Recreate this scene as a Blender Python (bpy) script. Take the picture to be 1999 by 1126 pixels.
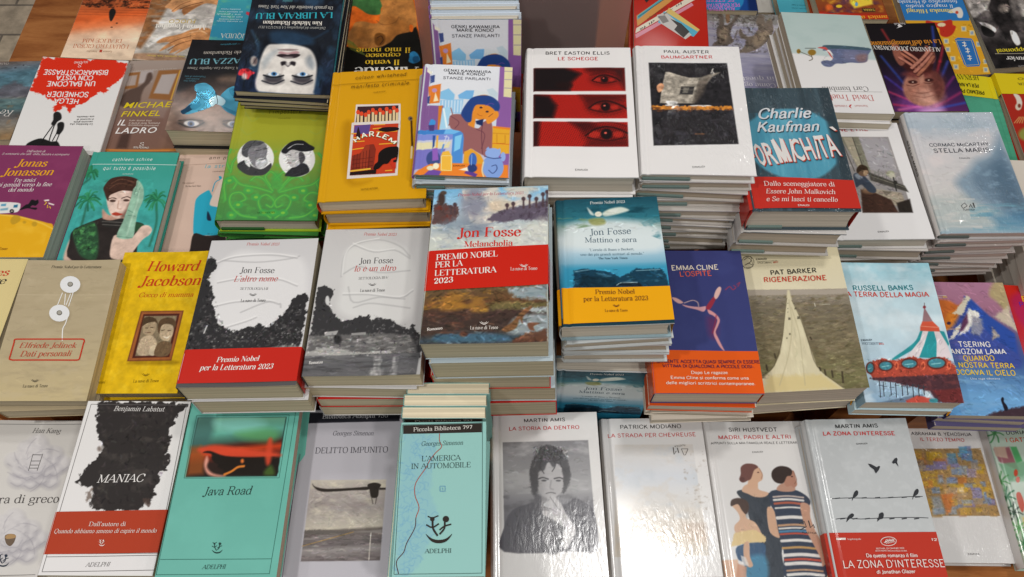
import bpy, math, random
import numpy as np
from mathutils import Vector, Euler, Matrix
from mathutils.geometry import tessellate_polygon

# ------------------------------------------------------------------ camera, world, lamps, exposure
scene = bpy.context.scene
for o in list(bpy.data.objects):
    bpy.data.objects.remove(o)
COL = scene.collection
R = math.radians
TABLE_Z = 0.75                       # table top above the shop floor
EYE_Z = TABLE_Z + 1.27               # the phone is held well above the table

cam_data = bpy.data.cameras.new("camera")
cam = bpy.data.objects.new("camera", cam_data)
COL.objects.link(cam)
cam.location = (0, 0, EYE_Z)
cam.rotation_euler = (R(90 - 61), 0, 0)
cam_data.sensor_width = 36.0
cam_data.lens = 36.0 * 1500 / 1999
cam_data.clip_start = 0.02
cam_data.clip_end = 60
scene.camera = cam

world = bpy.data.worlds.new("World")
scene.world = world
world.use_nodes = True
bg = world.node_tree.nodes["Background"]
bg.inputs[0].default_value = (1.0, 0.985, 0.97, 1)
bg.inputs[1].default_value = 0.12

LAMPS = [  # x, y, z above the eye, diameter, watts : the shop's ceiling downlights, and lamps added to fill the front
    (0.47, 0.62, 1.25, 0.22, 12), (-1.75, 1.30, 1.25, 0.16, 11.5), (-1.40, 2.85, 1.25, 0.16, 4.5), (-1.05, -0.10, 1.25, 0.16, 19.5),
    (0.85, -0.50, 1.25, 0.16, 14), (0.70, 3.10, 1.25, 0.16, 3.5), (2.45, 1.20, 1.25, 0.16, 6), (-0.30, -1.1, 1.25, 0.30, 12), (1.5, -1.0, 1.25, 0.30, 11)]
for (x, y, z, d, e) in LAMPS:
    ld = bpy.data.lights.new("ceiling_and_fill_light", 'AREA')
    ld.shape = 'DISK'
    ld.size = d
    ld.energy = e
    ld.color = (1.0, 0.98, 0.955)
    lo = bpy.data.objects.new("ceiling_and_fill_light", ld)
    COL.objects.link(lo)
    lo.location = (x, y, EYE_Z + z)

vs = scene.view_settings
vs.view_transform = 'Standard'
vs.look = 'None'
vs.exposure = 0.0
vs.gamma = 1.0
vs.use_curve_mapping = False
scene.display_settings.display_device = 'sRGB'
try:
    scene.cycles.use_denoising = True
    scene.cycles.max_bounces = 6
    scene.cycles.diffuse_bounces = 3
    scene.cycles.glossy_bounces = 3
    scene.cycles.transmission_bounces = 4
    scene.cycles.caustics_reflective = False
    scene.cycles.caustics_refractive = False
except Exception:
    pass

# ------------------------------------------------------------------ colour and noise helpers
GAIN = 1.06                          # printed colour -> reflectance

def hexc(h):
    h = h.lstrip('#')
    if len(h) == 3:
        h = ''.join(c * 2 for c in h)
    return np.array([int(h[i:i + 2], 16) / 255 for i in (0, 2, 4)])

def lin(c):
    c = np.asarray(c, float)
    return np.where(c <= .04045, c / 12.92, ((c + .055) / 1.055) ** 2.4)

def refl(c):
    return np.clip(lin(c) * GAIN, 0, .86)

def value_noise(U, V, su, sv, seed):
    rs = np.random.RandomState(seed)
    tab = rs.rand(64, 64)
    out = 0
    amp, tot = 1.0, 0.0
    for k in range(4):
        x = U / su * 2 ** k + 13.7 * k
        y = V / sv * 2 ** k + 5.1 * k
        x0 = np.floor(x).astype(int)
        y0 = np.floor(y).astype(int)
        fx = x - x0
        fy = y - y0
        fx = fx * fx * (3 - 2 * fx)
        fy = fy * fy * (3 - 2 * fy)
        a = tab[x0 % 64, y0 % 64]
        b = tab[(x0 + 1) % 64, y0 % 64]
        c = tab[x0 % 64, (y0 + 1) % 64]
        d = tab[(x0 + 1) % 64, (y0 + 1) % 64]
        out = out + amp * ((a * (1 - fx) + b * fx) * (1 - fy) + (c * (1 - fx) + d * fx) * fy)
        tot += amp
        amp *= .55
    return out / tot

def catmull(pts, closed=False, n=4):
    P = np.asarray(pts, float)
    m = len(P)
    if m < 3:
        return P
    out = []
    rng = range(m if closed else m - 1)
    for i in rng:
        if closed:
            p0, p1, p2, p3 = P[(i - 1) % m], P[i], P[(i + 1) % m], P[(i + 2) % m]
        else:
            p1, p2 = P[i], P[i + 1]
            p0 = P[i - 1] if i > 0 else 2 * p1 - p2
            p3 = P[i + 2] if i + 2 < m else 2 * p2 - p1
        for k in range(n):
            t = k / n
            out.append(.5 * (2 * p1 + (p2 - p0) * t + (2 * p0 - 5 * p1 + 4 * p2 - p3) * t * t + (3 * p1 - p0 - 3 * p2 + p3) * t ** 3))
    if not closed:
        out.append(P[-1])
    return np.array(out)

# ------------------------------------------------------------------ the printed picture of a cover
class Paint:
    """Colours of a printed sheet, one value per grid point; lengths in 0.1 mm from the sheet's upper left corner."""
    def __init__(self, w, h, cell, base):
        self.nu = max(2, int(round(w / cell)))
        self.nv = max(2, int(round(h / cell)))
        u = np.linspace(0, w * 1e4, self.nu + 1)
        v = np.linspace(0, h * 1e4, self.nv + 1)
        self.U, self.V = np.meshgrid(u, v)
        self.cell = w * 1e4 / self.nu
        self.C = np.zeros(self.U.shape + (3,)) + hexc(base)

    def blend(self, a, col, sl=None):
        if sl is None:
            self.C = self.C * (1 - a[..., None]) + hexc(col) * a[..., None]
        else:
            self.C[sl] = self.C[sl] * (1 - a[..., None]) + hexc(col) * a[..., None]

    def window(self, P, pad):
        u0, v0 = P.min(0) - pad
        u1, v1 = P.max(0) + pad
        us, vs_ = self.U[0], self.V[:, 0]
        i0, i1 = np.searchsorted(us, u0), np.searchsorted(us, u1)
        j0, j1 = np.searchsorted(vs_, v0), np.searchsorted(vs_, v1)
        return slice(j0, j1), slice(i0, i1)

    def segdist(self, P, sl, closed):
        U, V = self.U[sl], self.V[sl]
        d2 = np.full(U.shape, 1e12)
        inside = np.zeros(U.shape, bool)
        n = len(P)
        for i in range(n if closed else n - 1):
            ax, ay = P[i]
            bx, by = P[(i + 1) % n]
            dx, dy = bx - ax, by - ay
            L = dx * dx + dy * dy + 1e-9
            t = np.clip(((U - ax) * dx + (V - ay) * dy) / L, 0, 1)
            d2 = np.minimum(d2, (U - ax - t * dx) ** 2 + (V - ay - t * dy) ** 2)
            if closed and ay != by:
                c = ((ay > V) != (by > V)) & (U < dx * (V - ay) / dy + ax)
                inside ^= c
        return np.sqrt(d2), inside

    def poly(self, col, soft, alpha, P, ragged=0, seed=0):
        soft = max(soft, self.cell * .5)
        sl = self.window(P, soft + ragged * 1.2)
        if self.U[sl].size == 0:
            return
        d, ins = self.segdist(P, sl, True)
        sd = np.where(ins, d, -d)
        if ragged:
            sd = sd + (value_noise(self.U[sl], self.V[sl], ragged * 1.3, ragged * 1.3, seed) - .5) * 2.6 * ragged
        a = np.clip(sd / (2 * soft) + .5, 0, 1)
        self.blend(a * alpha, col, sl)

    def stroke(self, col, w, soft, alpha, P):
        soft = max(soft, self.cell * .5)
        sl = self.window(P, w + soft)
        if self.U[sl].size == 0:
            return
        d, _ = self.segdist(P, sl, False)
        a = np.clip((w / 2 - d) / (2 * soft) + .5, 0, 1) * min(1, w / (2 * soft) + .35)
        self.blend(a * alpha, col, sl)

    def ellipse(self, col, soft, alpha, c, a, b):
        k = np.linspace(0, 2 * np.pi, 28, endpoint=False)
        P = np.array(c) + np.outer(np.cos(k), a) + np.outer(np.sin(k), b)
        self.poly(col, soft, alpha, P)

    def grad(self, p0, p1, stops, region=None, alpha=1):
        d = np.array(p1, float) - p0
        t = ((self.U - p0[0]) * d[0] + (self.V - p0[1]) * d[1]) / (d @ d)
        ts = [s[0] for s in stops]
        cs = np.array([hexc(s[1]) for s in stops])
        G = np.stack([np.interp(t, ts, cs[:, k]) for k in range(3)], -1)
        if region is None:
            m = np.full(t.shape, alpha)
        else:
            m = self.mask(region) * alpha
        self.C = self.C * (1 - m[..., None]) + G * m[..., None]

    def mask(self, region):
        P = np.asarray(region, float).reshape(-1, 2)
        m = np.zeros(self.U.shape)
        sl = self.window(P, self.cell)
        d, ins = self.segdist(P, sl, True)
        m[sl] = np.clip(np.where(ins, d, -d) / self.cell + .5, 0, 1)
        return m

    def noise(self, col, amt, su, sv, seed, thr, region=None):
        n = value_noise(self.U, self.V, su, sv, seed)
        a = np.clip((n - thr) * 4, 0, 1) * amt
        if region is not None:
            a = a * self.mask(region)
        self.blend(a, col)

    def lum(self, amp, su, sv, seed, region):
        n = value_noise(self.U, self.V, su, sv, seed) * 2 - 1
        m = 1 if region is None else self.mask(region)
        self.C = np.clip(self.C * (1 + amp * 1.6 * n * m)[..., None], 0, 1)

    def jitter(self, n, ln, w, ang, av, amp, region, seed):
        """short dabs of the colour already there, lighter or darker: brush and print texture"""
        rs = np.random.RandomState(seed)
        P = np.asarray(region, float).reshape(-1, 2)
        lo, hi = P.min(0), P.max(0)
        m = self.mask(region)
        us, vs_ = self.U[0], self.V[:, 0]
        for _ in range(int(n)):
            p = lo + rs.rand(2) * (hi - lo)
            i, j = np.searchsorted(us, p[0]), np.searchsorted(vs_, p[1])
            if i >= len(us) or j >= len(vs_) or m[j, i] < .5:
                continue
            gain = .55 * amp * np.clip(rs.randn(), -1.8, 1.8)
            tint = 1 + gain + .07 * amp * rs.randn(3)
            a = ang + av * rs.randn()
            d = np.array([math.cos(a), math.sin(a)]) * ln * (.4 + .6 * rs.rand())
            b = d * .5 + rs.randn(2) * ln * .12
            Q = np.array([p - d / 2, p - d / 2 + b, p + d / 2])
            sl = self.window(Q, w + self.cell)
            if self.U[sl].size == 0:
                continue
            dd, _i = self.segdist(Q, sl, False)
            al = np.clip((w / 2 - dd) / self.cell + .5, 0, 1) * m[sl]
            self.C[sl] = np.clip(self.C[sl] * (1 + al[..., None] * (tint - 1)), 0, 1)

    def dots(self, col, pitch, ang, region, lo, hi):
        """halftone screen: dots that grow where the picture is dark"""
        c, s = math.cos(ang), math.sin(ang)
        x = (self.U * c + self.V * s) / pitch
        y = (-self.U * s + self.V * c) / pitch
        w = (np.cos(2 * np.pi * x) + np.cos(2 * np.pi * y)) * .25 + .5
        lum = self.C.mean(-1)
        t = np.interp(lum, [lo, hi], [1, 0])
        self.blend(np.clip((t - w) * 3 + .5, 0, 1) * .55 * self.mask(region), col)

    def linear(self):
        return refl(self.C)

# ------------------------------------------------------------------ serif lettering drawn with a broad pen
GL = {  # advance, then strokes: L line, C curve, O closed curve, T thin line, U serif tick, K thick line, S serif (x y half), D dot (x y r)
'A': "66 T 3 0 32 70|K 32 70 62 0|T 14 24 50 24|S 4 0 10|S 60 0 11",
'B': "60 K 14 0 14 70|C 14 70 34 70 47 63 48 53 44 41 32 37 14 37|C 14 37 38 37 53 30 54 18 50 5 36 0 14 0|S 10 0 8|S 10 70 8",
'C': "66 C 60 50 53 65 40 71 24 66 12 54 8 35 12 15 24 3 40 -1 53 5 61 20|U 60 48 60 70",
'D': "72 K 14 0 14 70|C 14 70 34 70 54 62 64 35 54 8 34 0 14 0|S 10 0 8|S 10 70 8",
'E': "60 K 14 0 14 70|T 8 70 52 70|U 52 70 53 54|T 14 37 40 37|U 40 44 40 30|T 8 0 54 0|U 54 0 56 17",
'F': "56 K 14 0 14 70|T 8 70 52 70|U 52 70 53 54|T 14 36 40 36|U 40 43 40 29|S 14 0 12",
'G': "70 C 60 50 53 65 40 71 24 66 12 54 8 35 12 15 24 3 40 -1 52 3 58 12|K 58 28 58 2|T 44 29 66 29|U 60 48 60 70",
'H': "72 K 14 0 14 70|K 58 0 58 70|T 14 36 58 36|S 14 0 11|S 14 70 11|S 58 0 11|S 58 70 11",
'I': "28 K 14 0 14 70|S 14 0 11|S 14 70 11",
'J': "34 C 22 70 22 30 22 8 18 -6 8 -12 1 -8|S 22 70 11|D 2 -6 6",
'K': "66 K 14 0 14 70|T 14 27 54 70|K 28 42 60 0|S 14 0 11|S 14 70 11|S 54 70 9|S 60 0 9",
'L': "56 K 14 0 14 70|T 8 0 52 0|U 52 0 54 18|S 14 70 11",
'M': "84 T 12 0 12 70|K 12 70 42 3|T 42 3 70 70|K 70 0 70 70|S 12 0 10|S 70 0 11|S 7 70 6|S 75 70 6",
'N': "72 T 13 0 13 70|K 13 70 58 1|T 58 0 58 70|S 13 0 10|S 9 70 7|S 58 70 10",
'O': "72 O 36 71 16 63 8 35 16 7 36 -1 56 7 64 35 56 63",
'P': "58 K 14 0 14 70|C 14 70 38 70 52 63 54 52 50 38 37 33 14 33|S 14 0 12|S 10 70 8",
'Q': "72 O 36 71 16 63 8 35 16 7 36 -1 56 7 64 35 56 63|K 34 0 48 -13|T 48 -13 66 -10",
'R': "66 K 14 0 14 70|C 14 70 38 70 51 63 53 53 49 40 37 35 14 35|K 34 35 58 0|S 14 0 11|S 10 70 8|S 60 0 7",
'S': "56 C 45 54 41 66 29 71 16 67 11 56 16 45 30 37 43 29 48 17 43 4 29 -1 15 4 9 17|U 46 70 46 53|U 9 0 9 18",
'T': "64 K 32 0 32 70|T 6 70 58 70|U 6 70 5 53|U 58 70 59 53|S 32 0 11",
'U': "70 C 14 70 14 30 16 10 24 1 36 -1 48 2 56 11 58 30 58 70|S 14 70 11|S 58 70 9",
'V': "64 K 4 70 32 0|T 32 0 60 70|S 6 70 10|S 58 70 9",
'W': "90 K 4 70 25 0|T 25 0 46 70|K 46 70 66 0|T 66 0 86 70|S 6 70 10|S 84 70 8",
'X': "64 K 6 70 58 0|T 8 0 56 70|S 8 70 9|S 56 70 8|S 8 0 8|S 56 0 9",
'Y': "62 K 4 70 31 32|T 31 32 57 70|K 31 0 31 33|S 6 70 10|S 56 70 8|S 31 0 11",
'Z': "60 K 50 70 8 0|T 8 70 52 70|T 8 0 54 0|U 8 70 7 54|U 54 0 55 17",
'a': "47 C 9 34 14 44 24 46 33 42 36 32 36 12 39 2 46 2|C 36 27 20 24 9 16 9 6 18 -1 29 3 36 12|D 10 34 4.5",
'b': "50 K 12 0 12 72|C 12 34 20 44 30 45 40 38 43 22 39 6 28 -1 18 2 12 10|S 8 72 6",
'c': "43 C 37 34 32 44 22 46 11 39 7 22 11 6 22 -1 33 3 39 12|D 36 34 4.5",
'd': "53 K 41 0 41 72|C 41 35 33 44 23 45 11 38 7 22 11 6 22 -1 33 3 41 12|S 37 72 6|S 45 0 6",
'e': "45 T 8 25 39 25|C 39 25 36 39 24 46 12 40 7 23 12 5 24 -1 34 3 40 12",
'f': "30 C 16 0 16 35 17 60 24 71 33 70|T 5 44 29 44|S 16 0 11|D 33 68 4.5",
'g': "47 O 22 46 11 41 7 31 11 21 22 17 33 21 37 31 33 41|C 13 19 8 13 12 6 26 4 39 0 41 -10 35 -18 21 -21 8 -18 5 -10 12 -2|T 34 41 43 46",
'h': "53 K 12 0 12 72|C 12 33 20 43 31 46 39 41 41 30 41 0|S 12 0 10|S 41 0 10|S 8 72 6",
'i': "26 K 13 0 13 45|S 13 0 10|S 9 45 6|D 13 62 5.5",
'j': "26 C 14 45 14 10 14 -8 9 -19 -2 -20|S 10 45 6|D 14 62 5.5",
'k': "50 K 12 0 12 72|T 12 17 38 45|K 21 27 43 0|S 12 0 10|S 8 72 6|S 38 45 8|S 44 0 8",
'l': "26 K 13 0 13 72|S 13 0 10|S 9 72 6",
'm': "78 K 12 0 12 45|C 12 33 20 43 29 46 37 41 39 30 39 0|C 39 33 47 43 56 46 64 41 66 30 66 0|S 12 0 10|S 39 0 9|S 66 0 10|S 8 45 6",
'n': "53 K 12 0 12 45|C 12 33 20 43 31 46 39 41 41 30 41 0|S 12 0 10|S 41 0 10|S 8 45 6",
'o': "47 O 23 46 12 40 7 22 12 4 23 -1 34 4 39 22 34 40",
'p': "51 K 12 -21 12 45|C 12 34 20 44 30 45 40 38 43 22 39 6 28 -1 18 2 12 10|S 12 -21 10|S 8 45 6",
'q': "51 K 39 -21 39 45|C 39 35 32 44 22 45 11 38 7 22 11 6 22 -1 32 3 39 12|S 39 -21 10",
'r': "38 K 12 0 12 45|C 12 31 19 42 27 46 34 43|D 33 41 5|S 12 0 10|S 8 45 6",
's': "40 C 31 35 27 44 20 46 11 43 9 35 14 28 23 23 32 17 33 8 28 1 19 -1 10 3 7 12|U 32 45 32 34|U 6 0 6 12",
't': "33 C 15 60 15 30 15 12 19 1 26 -1 33 5|T 5 44 29 44",
'u': "53 C 12 45 12 18 15 4 24 -1 34 4 41 14|K 41 45 41 0|S 8 45 6|S 37 45 6|S 45 0 6",
'v': "44 K 4 45 22 0|T 22 0 40 45|S 5 45 8|S 39 45 7",
'w': "66 K 4 45 20 0|T 20 0 34 45|K 34 45 48 0|T 48 0 62 45|S 5 45 8|S 61 45 7",
'x': "46 K 6 45 40 0|T 7 0 38 45|S 7 45 8|S 38 45 7|S 7 0 7|S 40 0 8",
'y': "44 K 4 45 23 0|C 40 45 28 13 19 -12 11 -20 4 -18|S 5 45 8|S 39 45 7|D 5 -17 4.5",
'z': "42 K 34 45 7 0|T 7 45 36 45|T 7 0 37 0|U 7 45 6 33|U 37 0 38 12",
'0': "52 O 26 64 13 56 8 32 13 7 26 -1 39 7 44 32 39 56",
'1': "36 K 18 0 18 63|S 18 0 12|T 18 63 7 56",
'2': "50 C 9 48 14 61 26 64 38 58 40 46 32 30 8 1|K 8 2 42 3|U 42 2 44 14|D 11 48 5",
'3': "50 C 10 52 16 62 26 64 37 59 39 48 34 38 22 34|C 22 34 38 30 42 17 36 3 22 -1 10 4 7 14|D 10 14 5",
'4': "54 T 34 63 5 17|T 5 17 49 17|K 36 0 36 63|S 36 0 11",
'5': "50 T 14 63 12 34|K 14 60 40 60|C 12 34 26 40 40 32 42 18 34 3 20 -1 9 4 7 14|D 9 13 5",
'6': "52 C 40 62 22 52 11 34 9 18 14 3 26 -1 38 4 42 18 38 31 27 37 15 30 9 18",
'7': "48 K 8 61 44 61|K 43 60 20 0|U 8 63 7 48",
'8': "52 O 26 64 14 59 11 48 26 34 40 18 38 4 26 -1 14 4 12 18 26 34 39 48 37 60",
'9': "52 C 11 1 28 12 40 30 42 44 37 59 26 64 14 59 10 46 14 33 25 27 36 33 42 44",
'.': "20 D 10 3 5", ',': "20 D 10 3 5|K 12 3 7 -10", '-': "30 K 5 23 25 23", "'": "18 K 9 72 8 56",
':': "22 D 11 3 5|D 11 38 5", '"': "30 K 9 72 8 58|K 20 72 19 58", '+': "30 T 5 23 25 23",
}
ACC = {'è': ('e', "T 16 66 28 53"), 'é': ('e', "T 19 53 31 66"), 'à': ('a', "T 14 66 26 53"), 'ù': ('u', "T 16 66 30 53"),
       'í': ('i', "T 10 54 20 67"), 'À': ('A', "K 22 88 36 77"), 'È': ('E', "K 22 88 36 77"), 'ë': ('e', "D 16 60 4|D 30 60 4"), 'ì': ('i', "T 8 66 18 54")}

def glyph(ch):
    if ch in ACC:
        b, ex = ACC[ch]
        s = GL[b]
        if b == 'i':
            s = s[:s.rindex('|')]
        return s + '|' + ex
    return GL.get(ch)

def stroke_quads(P, W):
    P = np.asarray(P, float)
    d = np.gradient(P, axis=0)
    d /= np.linalg.norm(d, axis=1)[:, None] + 1e-9
    n = np.stack([-d[:, 1], d[:, 0]], 1)
    a, b = P + n * W[:, None] / 2, P - n * W[:, None] / 2
    V = np.empty((2 * len(P), 2))
    V[0::2], V[1::2] = a, b
    F = [(2 * i, 2 * i + 1, 2 * i + 3, 2 * i + 2) for i in range(len(P) - 1)]
    return V, F

def serif_text(txt, thick, thin, serifs=True, track=0):
    """(verts, faces, layer per vert) in 1/100 em, advance width"""
    VV, FF, LL = [], [], []
    x = 0
    n0 = 0
    nib = R(14)
    for ch in txt:
        if ch == ' ':
            x += 28 + track
            continue
        g = glyph(ch)
        if g is None:
            x += 30
            continue
        adv, rest = g.split(' ', 1)
        for li, st in enumerate(rest.split('|')):
            k, *nums = st.split()
            nums = [float(q) for q in nums]
            if k in 'SU' and not serifs:
                continue
            if k == 'S':
                cx, cy, hw = nums
                cy += thin / 2 if cy < 20 else -thin / 2
                P = np.array([(cx - hw, cy), (cx, cy), (cx + hw, cy)])
                W = np.array([thin, thin * 1.5, thin])
            elif k == 'D':
                cx, cy, r = nums
                r *= max(1, thick / 8.5) if serifs else thick / 10
                a = np.linspace(0, 2 * np.pi, 9)[:-1]
                V = np.stack([cx + r * np.cos(a), cy + r * np.sin(a)], 1)
                VV.append(V + (x, 0)); LL.append(np.full(len(V), li % 6)); FF.append(tuple(range(n0, n0 + 8))); n0 += 8
                continue
            else:
                P = np.array(nums).reshape(-1, 2)
                if k in 'CO':
                    P = catmull(P, k == 'O', 3)
                    if k == 'O':
                        P = np.vstack([P, P[:1]])
                d = np.gradient(P, axis=0)
                if k == 'O':
                    d[0] = d[-1] = P[1] - P[-2]
                d /= np.linalg.norm(d, axis=1)[:, None] + 1e-9
                cr = np.abs(d[:, 0] * math.sin(nib) - d[:, 1] * math.cos(nib))
                W = thin + (thick - thin) * cr ** 1.6
                if k in 'TU':
                    W[:] = thin if serifs else thick
                if k == 'K':
                    W[:] = thick
            V, F = stroke_quads(P, W)
            VV.append(V + (x, 0))
            LL.append(np.full(len(V), li % 6))
            FF += [tuple(i + n0 for i in f) for f in F]
            n0 += len(V)
        x += float(adv) + track
    if not VV:
        return np.zeros((0, 2)), [], np.zeros(0), max(x, 1)
    return np.vstack(VV), FF, np.concatenate(LL), x

SANS = {}
def sans_text(txt, weight, track):
    key = (txt, weight, track)
    if key not in SANS:
        c = bpy.data.curves.new("lettering", 'FONT')
        c.body = txt
        c.size = 1.0
        c.offset = weight
        c.space_character = track
        c.resolution_u = 2
        o = bpy.data.objects.new("lettering", c)
        COL.objects.link(o)
        dg = bpy.context.evaluated_depsgraph_get()
        m = bpy.data.meshes.new_from_object(o.evaluated_get(dg))
        V = np.array([(v.co.x, v.co.y) for v in m.vertices]) * 100
        F = [tuple(p.vertices) for p in m.polygons]
        bpy.data.objects.remove(o)
        bpy.data.curves.remove(c)
        bpy.data.meshes.remove(m)
        SANS[key] = (V, F)
    return SANS[key]

# fonts: name -> (kind, thick, thin, cap height in 1/100 em, slant)
FONTS = {'didot': ('serif', 9.5, 2.6, 70, 0), 'didoti': ('serif', 9.5, 2.6, 70, .2), 'didotb': ('serif', 13, 3.4, 70, 0), 'didotbi': ('serif', 12, 3.2, 70, .2),
         'garamond': ('serif', 8.2, 3.6, 70, 0), 'garamondi': ('serif', 8.0, 3.6, 70, .22), 'brush': ('pen', 12, 8, 70, .36), 'light': ('pen', 7.5, 6, 70, 0),
         'roundb': ('pen', 12.5, 9.5, 70, 0), 'techno': ('pen', 7.5, 6.2, 70, .12, 9),
         'sans': ('sans', 0.0, 1.0, 73, 0), 'sansc': ('sans', .014, 1.06, 75, 0), 'sansb': ('pen', 11, 9, 70, 0), 'sansx': ('pen', 12.5, 9.5, 70, 0, 3), 'sansi': ('sans', .008, 1.05, 75, .2), 'slab': ('pen', 21, 15, 70, 0)}

def lettering(op):
    _, txt, font, col, u0, v0, u1, v1, hgt = op[:9]
    kind, a, b, cap, sh = FONTS[font][:5]
    track = FONTS[font][5] if len(FONTS[font]) > 5 else 0
    if kind == 'sans':
        V, F = sans_text(txt, a, b)
        L = np.zeros(len(V))
        V = V.copy()
    else:
        V, F, L, adv = serif_text(txt, a, b, kind == 'serif', track)
    if len(V) == 0:
        return None
    V[:, 0] += sh * V[:, 1]
    x0, x1 = V[:, 0].min(), V[:, 0].max()
    e = np.array([u1 - u0, v1 - v0], float)
    n = np.array([e[1], -e[0]]) / np.linalg.norm(e)      # up, in a frame whose v runs down
    t = (V[:, 0] - x0) / max(x1 - x0, 1e-6)
    Q = np.array([u0, v0]) + t[:, None] * e + (V[:, 1] / cap * hgt)[:, None] * n
    return Q, F, L, hexc(col)

# ------------------------------------------------------------------ printed artwork, in 0.1 mm from each cover's upper left corner
ART = {}
def decode(s):
    out = []
    for ln in s.strip().split('\n'):
        q = ln.split(' ')
        k = q[0]
        f = lambda a, b=None: [float(x) for x in q[a:b]]
        pts = lambda a: np.cumsum(np.array(f(a)).reshape(-1, 2), 0).ravel()      # points are stored as steps
        if k in ('p', 'ps'):
            out.append((k, q[1], float(q[2]), float(q[3]), pts(5), float(q[4])))
        elif k == 'e':
            v = f(2)
            out.append((k, q[1], v[0], v[1], v[2:4], v[4:6], v[6:8]))
        elif k in ('l', 'ls'):
            out.append((k, q[1], float(q[2]), float(q[3]), float(q[4]), pts(5)))
        elif k == 'gr':
            n = int(q[6])
            st = [(float(q[7 + 2 * i]), q[8 + 2 * i]) for i in range(n)]
            reg = f(7 + 2 * n)
            out.append((k, f(1, 3), f(3, 5), st, reg or None, float(q[5])))
        elif k == 'n':
            out.append((k, q[1], float(q[2]), float(q[3]), float(q[4]), float(q[5]), f(6) or None))
        elif k == 'lum':
            out.append((k, float(q[1]), float(q[2]), float(q[3]), f(4) or None))
        elif k == 'jit':
            out.append((k, *f(1, 7), f(7)))
        elif k == 'dots':
            out.append((k, q[1], float(q[2]), float(q[3]), f(6), float(q[4]), float(q[5])))
        elif k in ('vp', 'vf'):
            out.append((k, q[1], pts(2)))
        elif k == 'vl':
            out.append((k, q[1], float(q[2]), pts(4), int(float(q[3]))))
        elif k == 't':
            out.append((k, ' '.join(q[8:]), q[1], q[2], *f(3, 8)))
    return out

ART["alice"] = """
gr 253 16 717 2209 1 8 0 6b3a24 0.3 a5512c 0.42 c05a2c 0.5 d8602c 0.6 e07c4c 0.68 e2b493 0.8 e4c9ae 1 d9bfa4
n 2c1810 0.9 84 60 0.42 -337 -28 1530 -118 1454 836 -73 867
n e08a50 0.6 60 48 0.6 -337 -28 1530 -118 1454 836 -73 867
l 8a3c20 11 8 0.7 -17 919 1404 -25
l 8a3c20 11 8 0.7 3 987 1401 -25
l 8a3c20 11 8 0.7 23 1055 1398 -26
ps 1c1a18 10 1 0 605 986 4 -96 53 -31 63 80 9 109 -20 151 -51 -39
e 3a2a22 10 1 829 1247 20 -1 4 16
e 3a2a22 10 1 758 1358 20 -1 4 13
lum 0.1 216 120
t didot b8603c 1214 1786 159 1823 97 I QUATTRO GIORNI
t didot b8603c 1048 1650 298 1685 92 DI ALICE KIM
vp b04030 690 1941 49 -3 8 65 -49 2
t didot 9a7a60 932 1955 766 1963 39 Romanzo
t didot 9a7a60 649 1969 453 1978 39 Marsilio
"""
ART["fuoco"] = """
gr 40 561 15 2162 1 4 0 b5aca5 0.4 c9c3bc 0.7 bdb5ad 1 aba196
p 8a5c38 36 1 0 -24 418 347 -440 1090 -9 158 579 -1200 124 -142 721 -139 469 -143 -65
n 8e8880 0.55 241 72 0.5
ls efeae4 60 36 0.8 222 1794 236 -268 269 -137 414 77
ls 8c857d 36 36 0.7 204 1926 191 -239 276 -96 330 64
ls efeae4 48 30 0.8 167 1120 316 66 212 -43
ps c48c5e 14 1 0 308 757 71 -142 131 -346 465 -149 374 229 39 314 -270 -26 -146 86 -134 141 -118 113 52 -140 -148 -27 -123 85 -59 -83
ps a56c42 14 1 0 665 810 185 -86 207 -87 -190 171 -130 155
ls 6e4328 19 8 1 624 810 180 -114 227 -87
ls 8a5a38 18 8 1 474 868 126 -170 180 -115
ps be8455 14 1 0 1320 1968 56 -317 -37 -295 -170 -53 -229 57 -176 109 -314 111 -88 134 230 -29 -88 133 -36 106 240 -160 -52 210 193 -106 -90 132 188 -133 155 -107
ls 7c4d2e 18 8 1 618 1711 155 -108 201 -82
ls 7c4d2e 18 8 1 619 1896 162 -160 234 -108
ls e0ae82 24 8 1 937 1441 208 -56 135 80
ps 8f5f3c 24 0.6 0 29 2136 -32 -130 366 -29 499 48 173 128 -40 39
lum 0.2 169 121
jit 160 169 24 0.4 0.6 0.12 39 2058 1355 2046 1389 116 44 127
t sans b89a30 985 1085 472 1090 110 FUOCO
t didotb e8e2d8 1225 1234 229 1216 122 Maria Pourchet
t sansi cbb25a 972 2037 245 2017 44 viste, esaltante. Leila Slimani
"""
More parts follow.
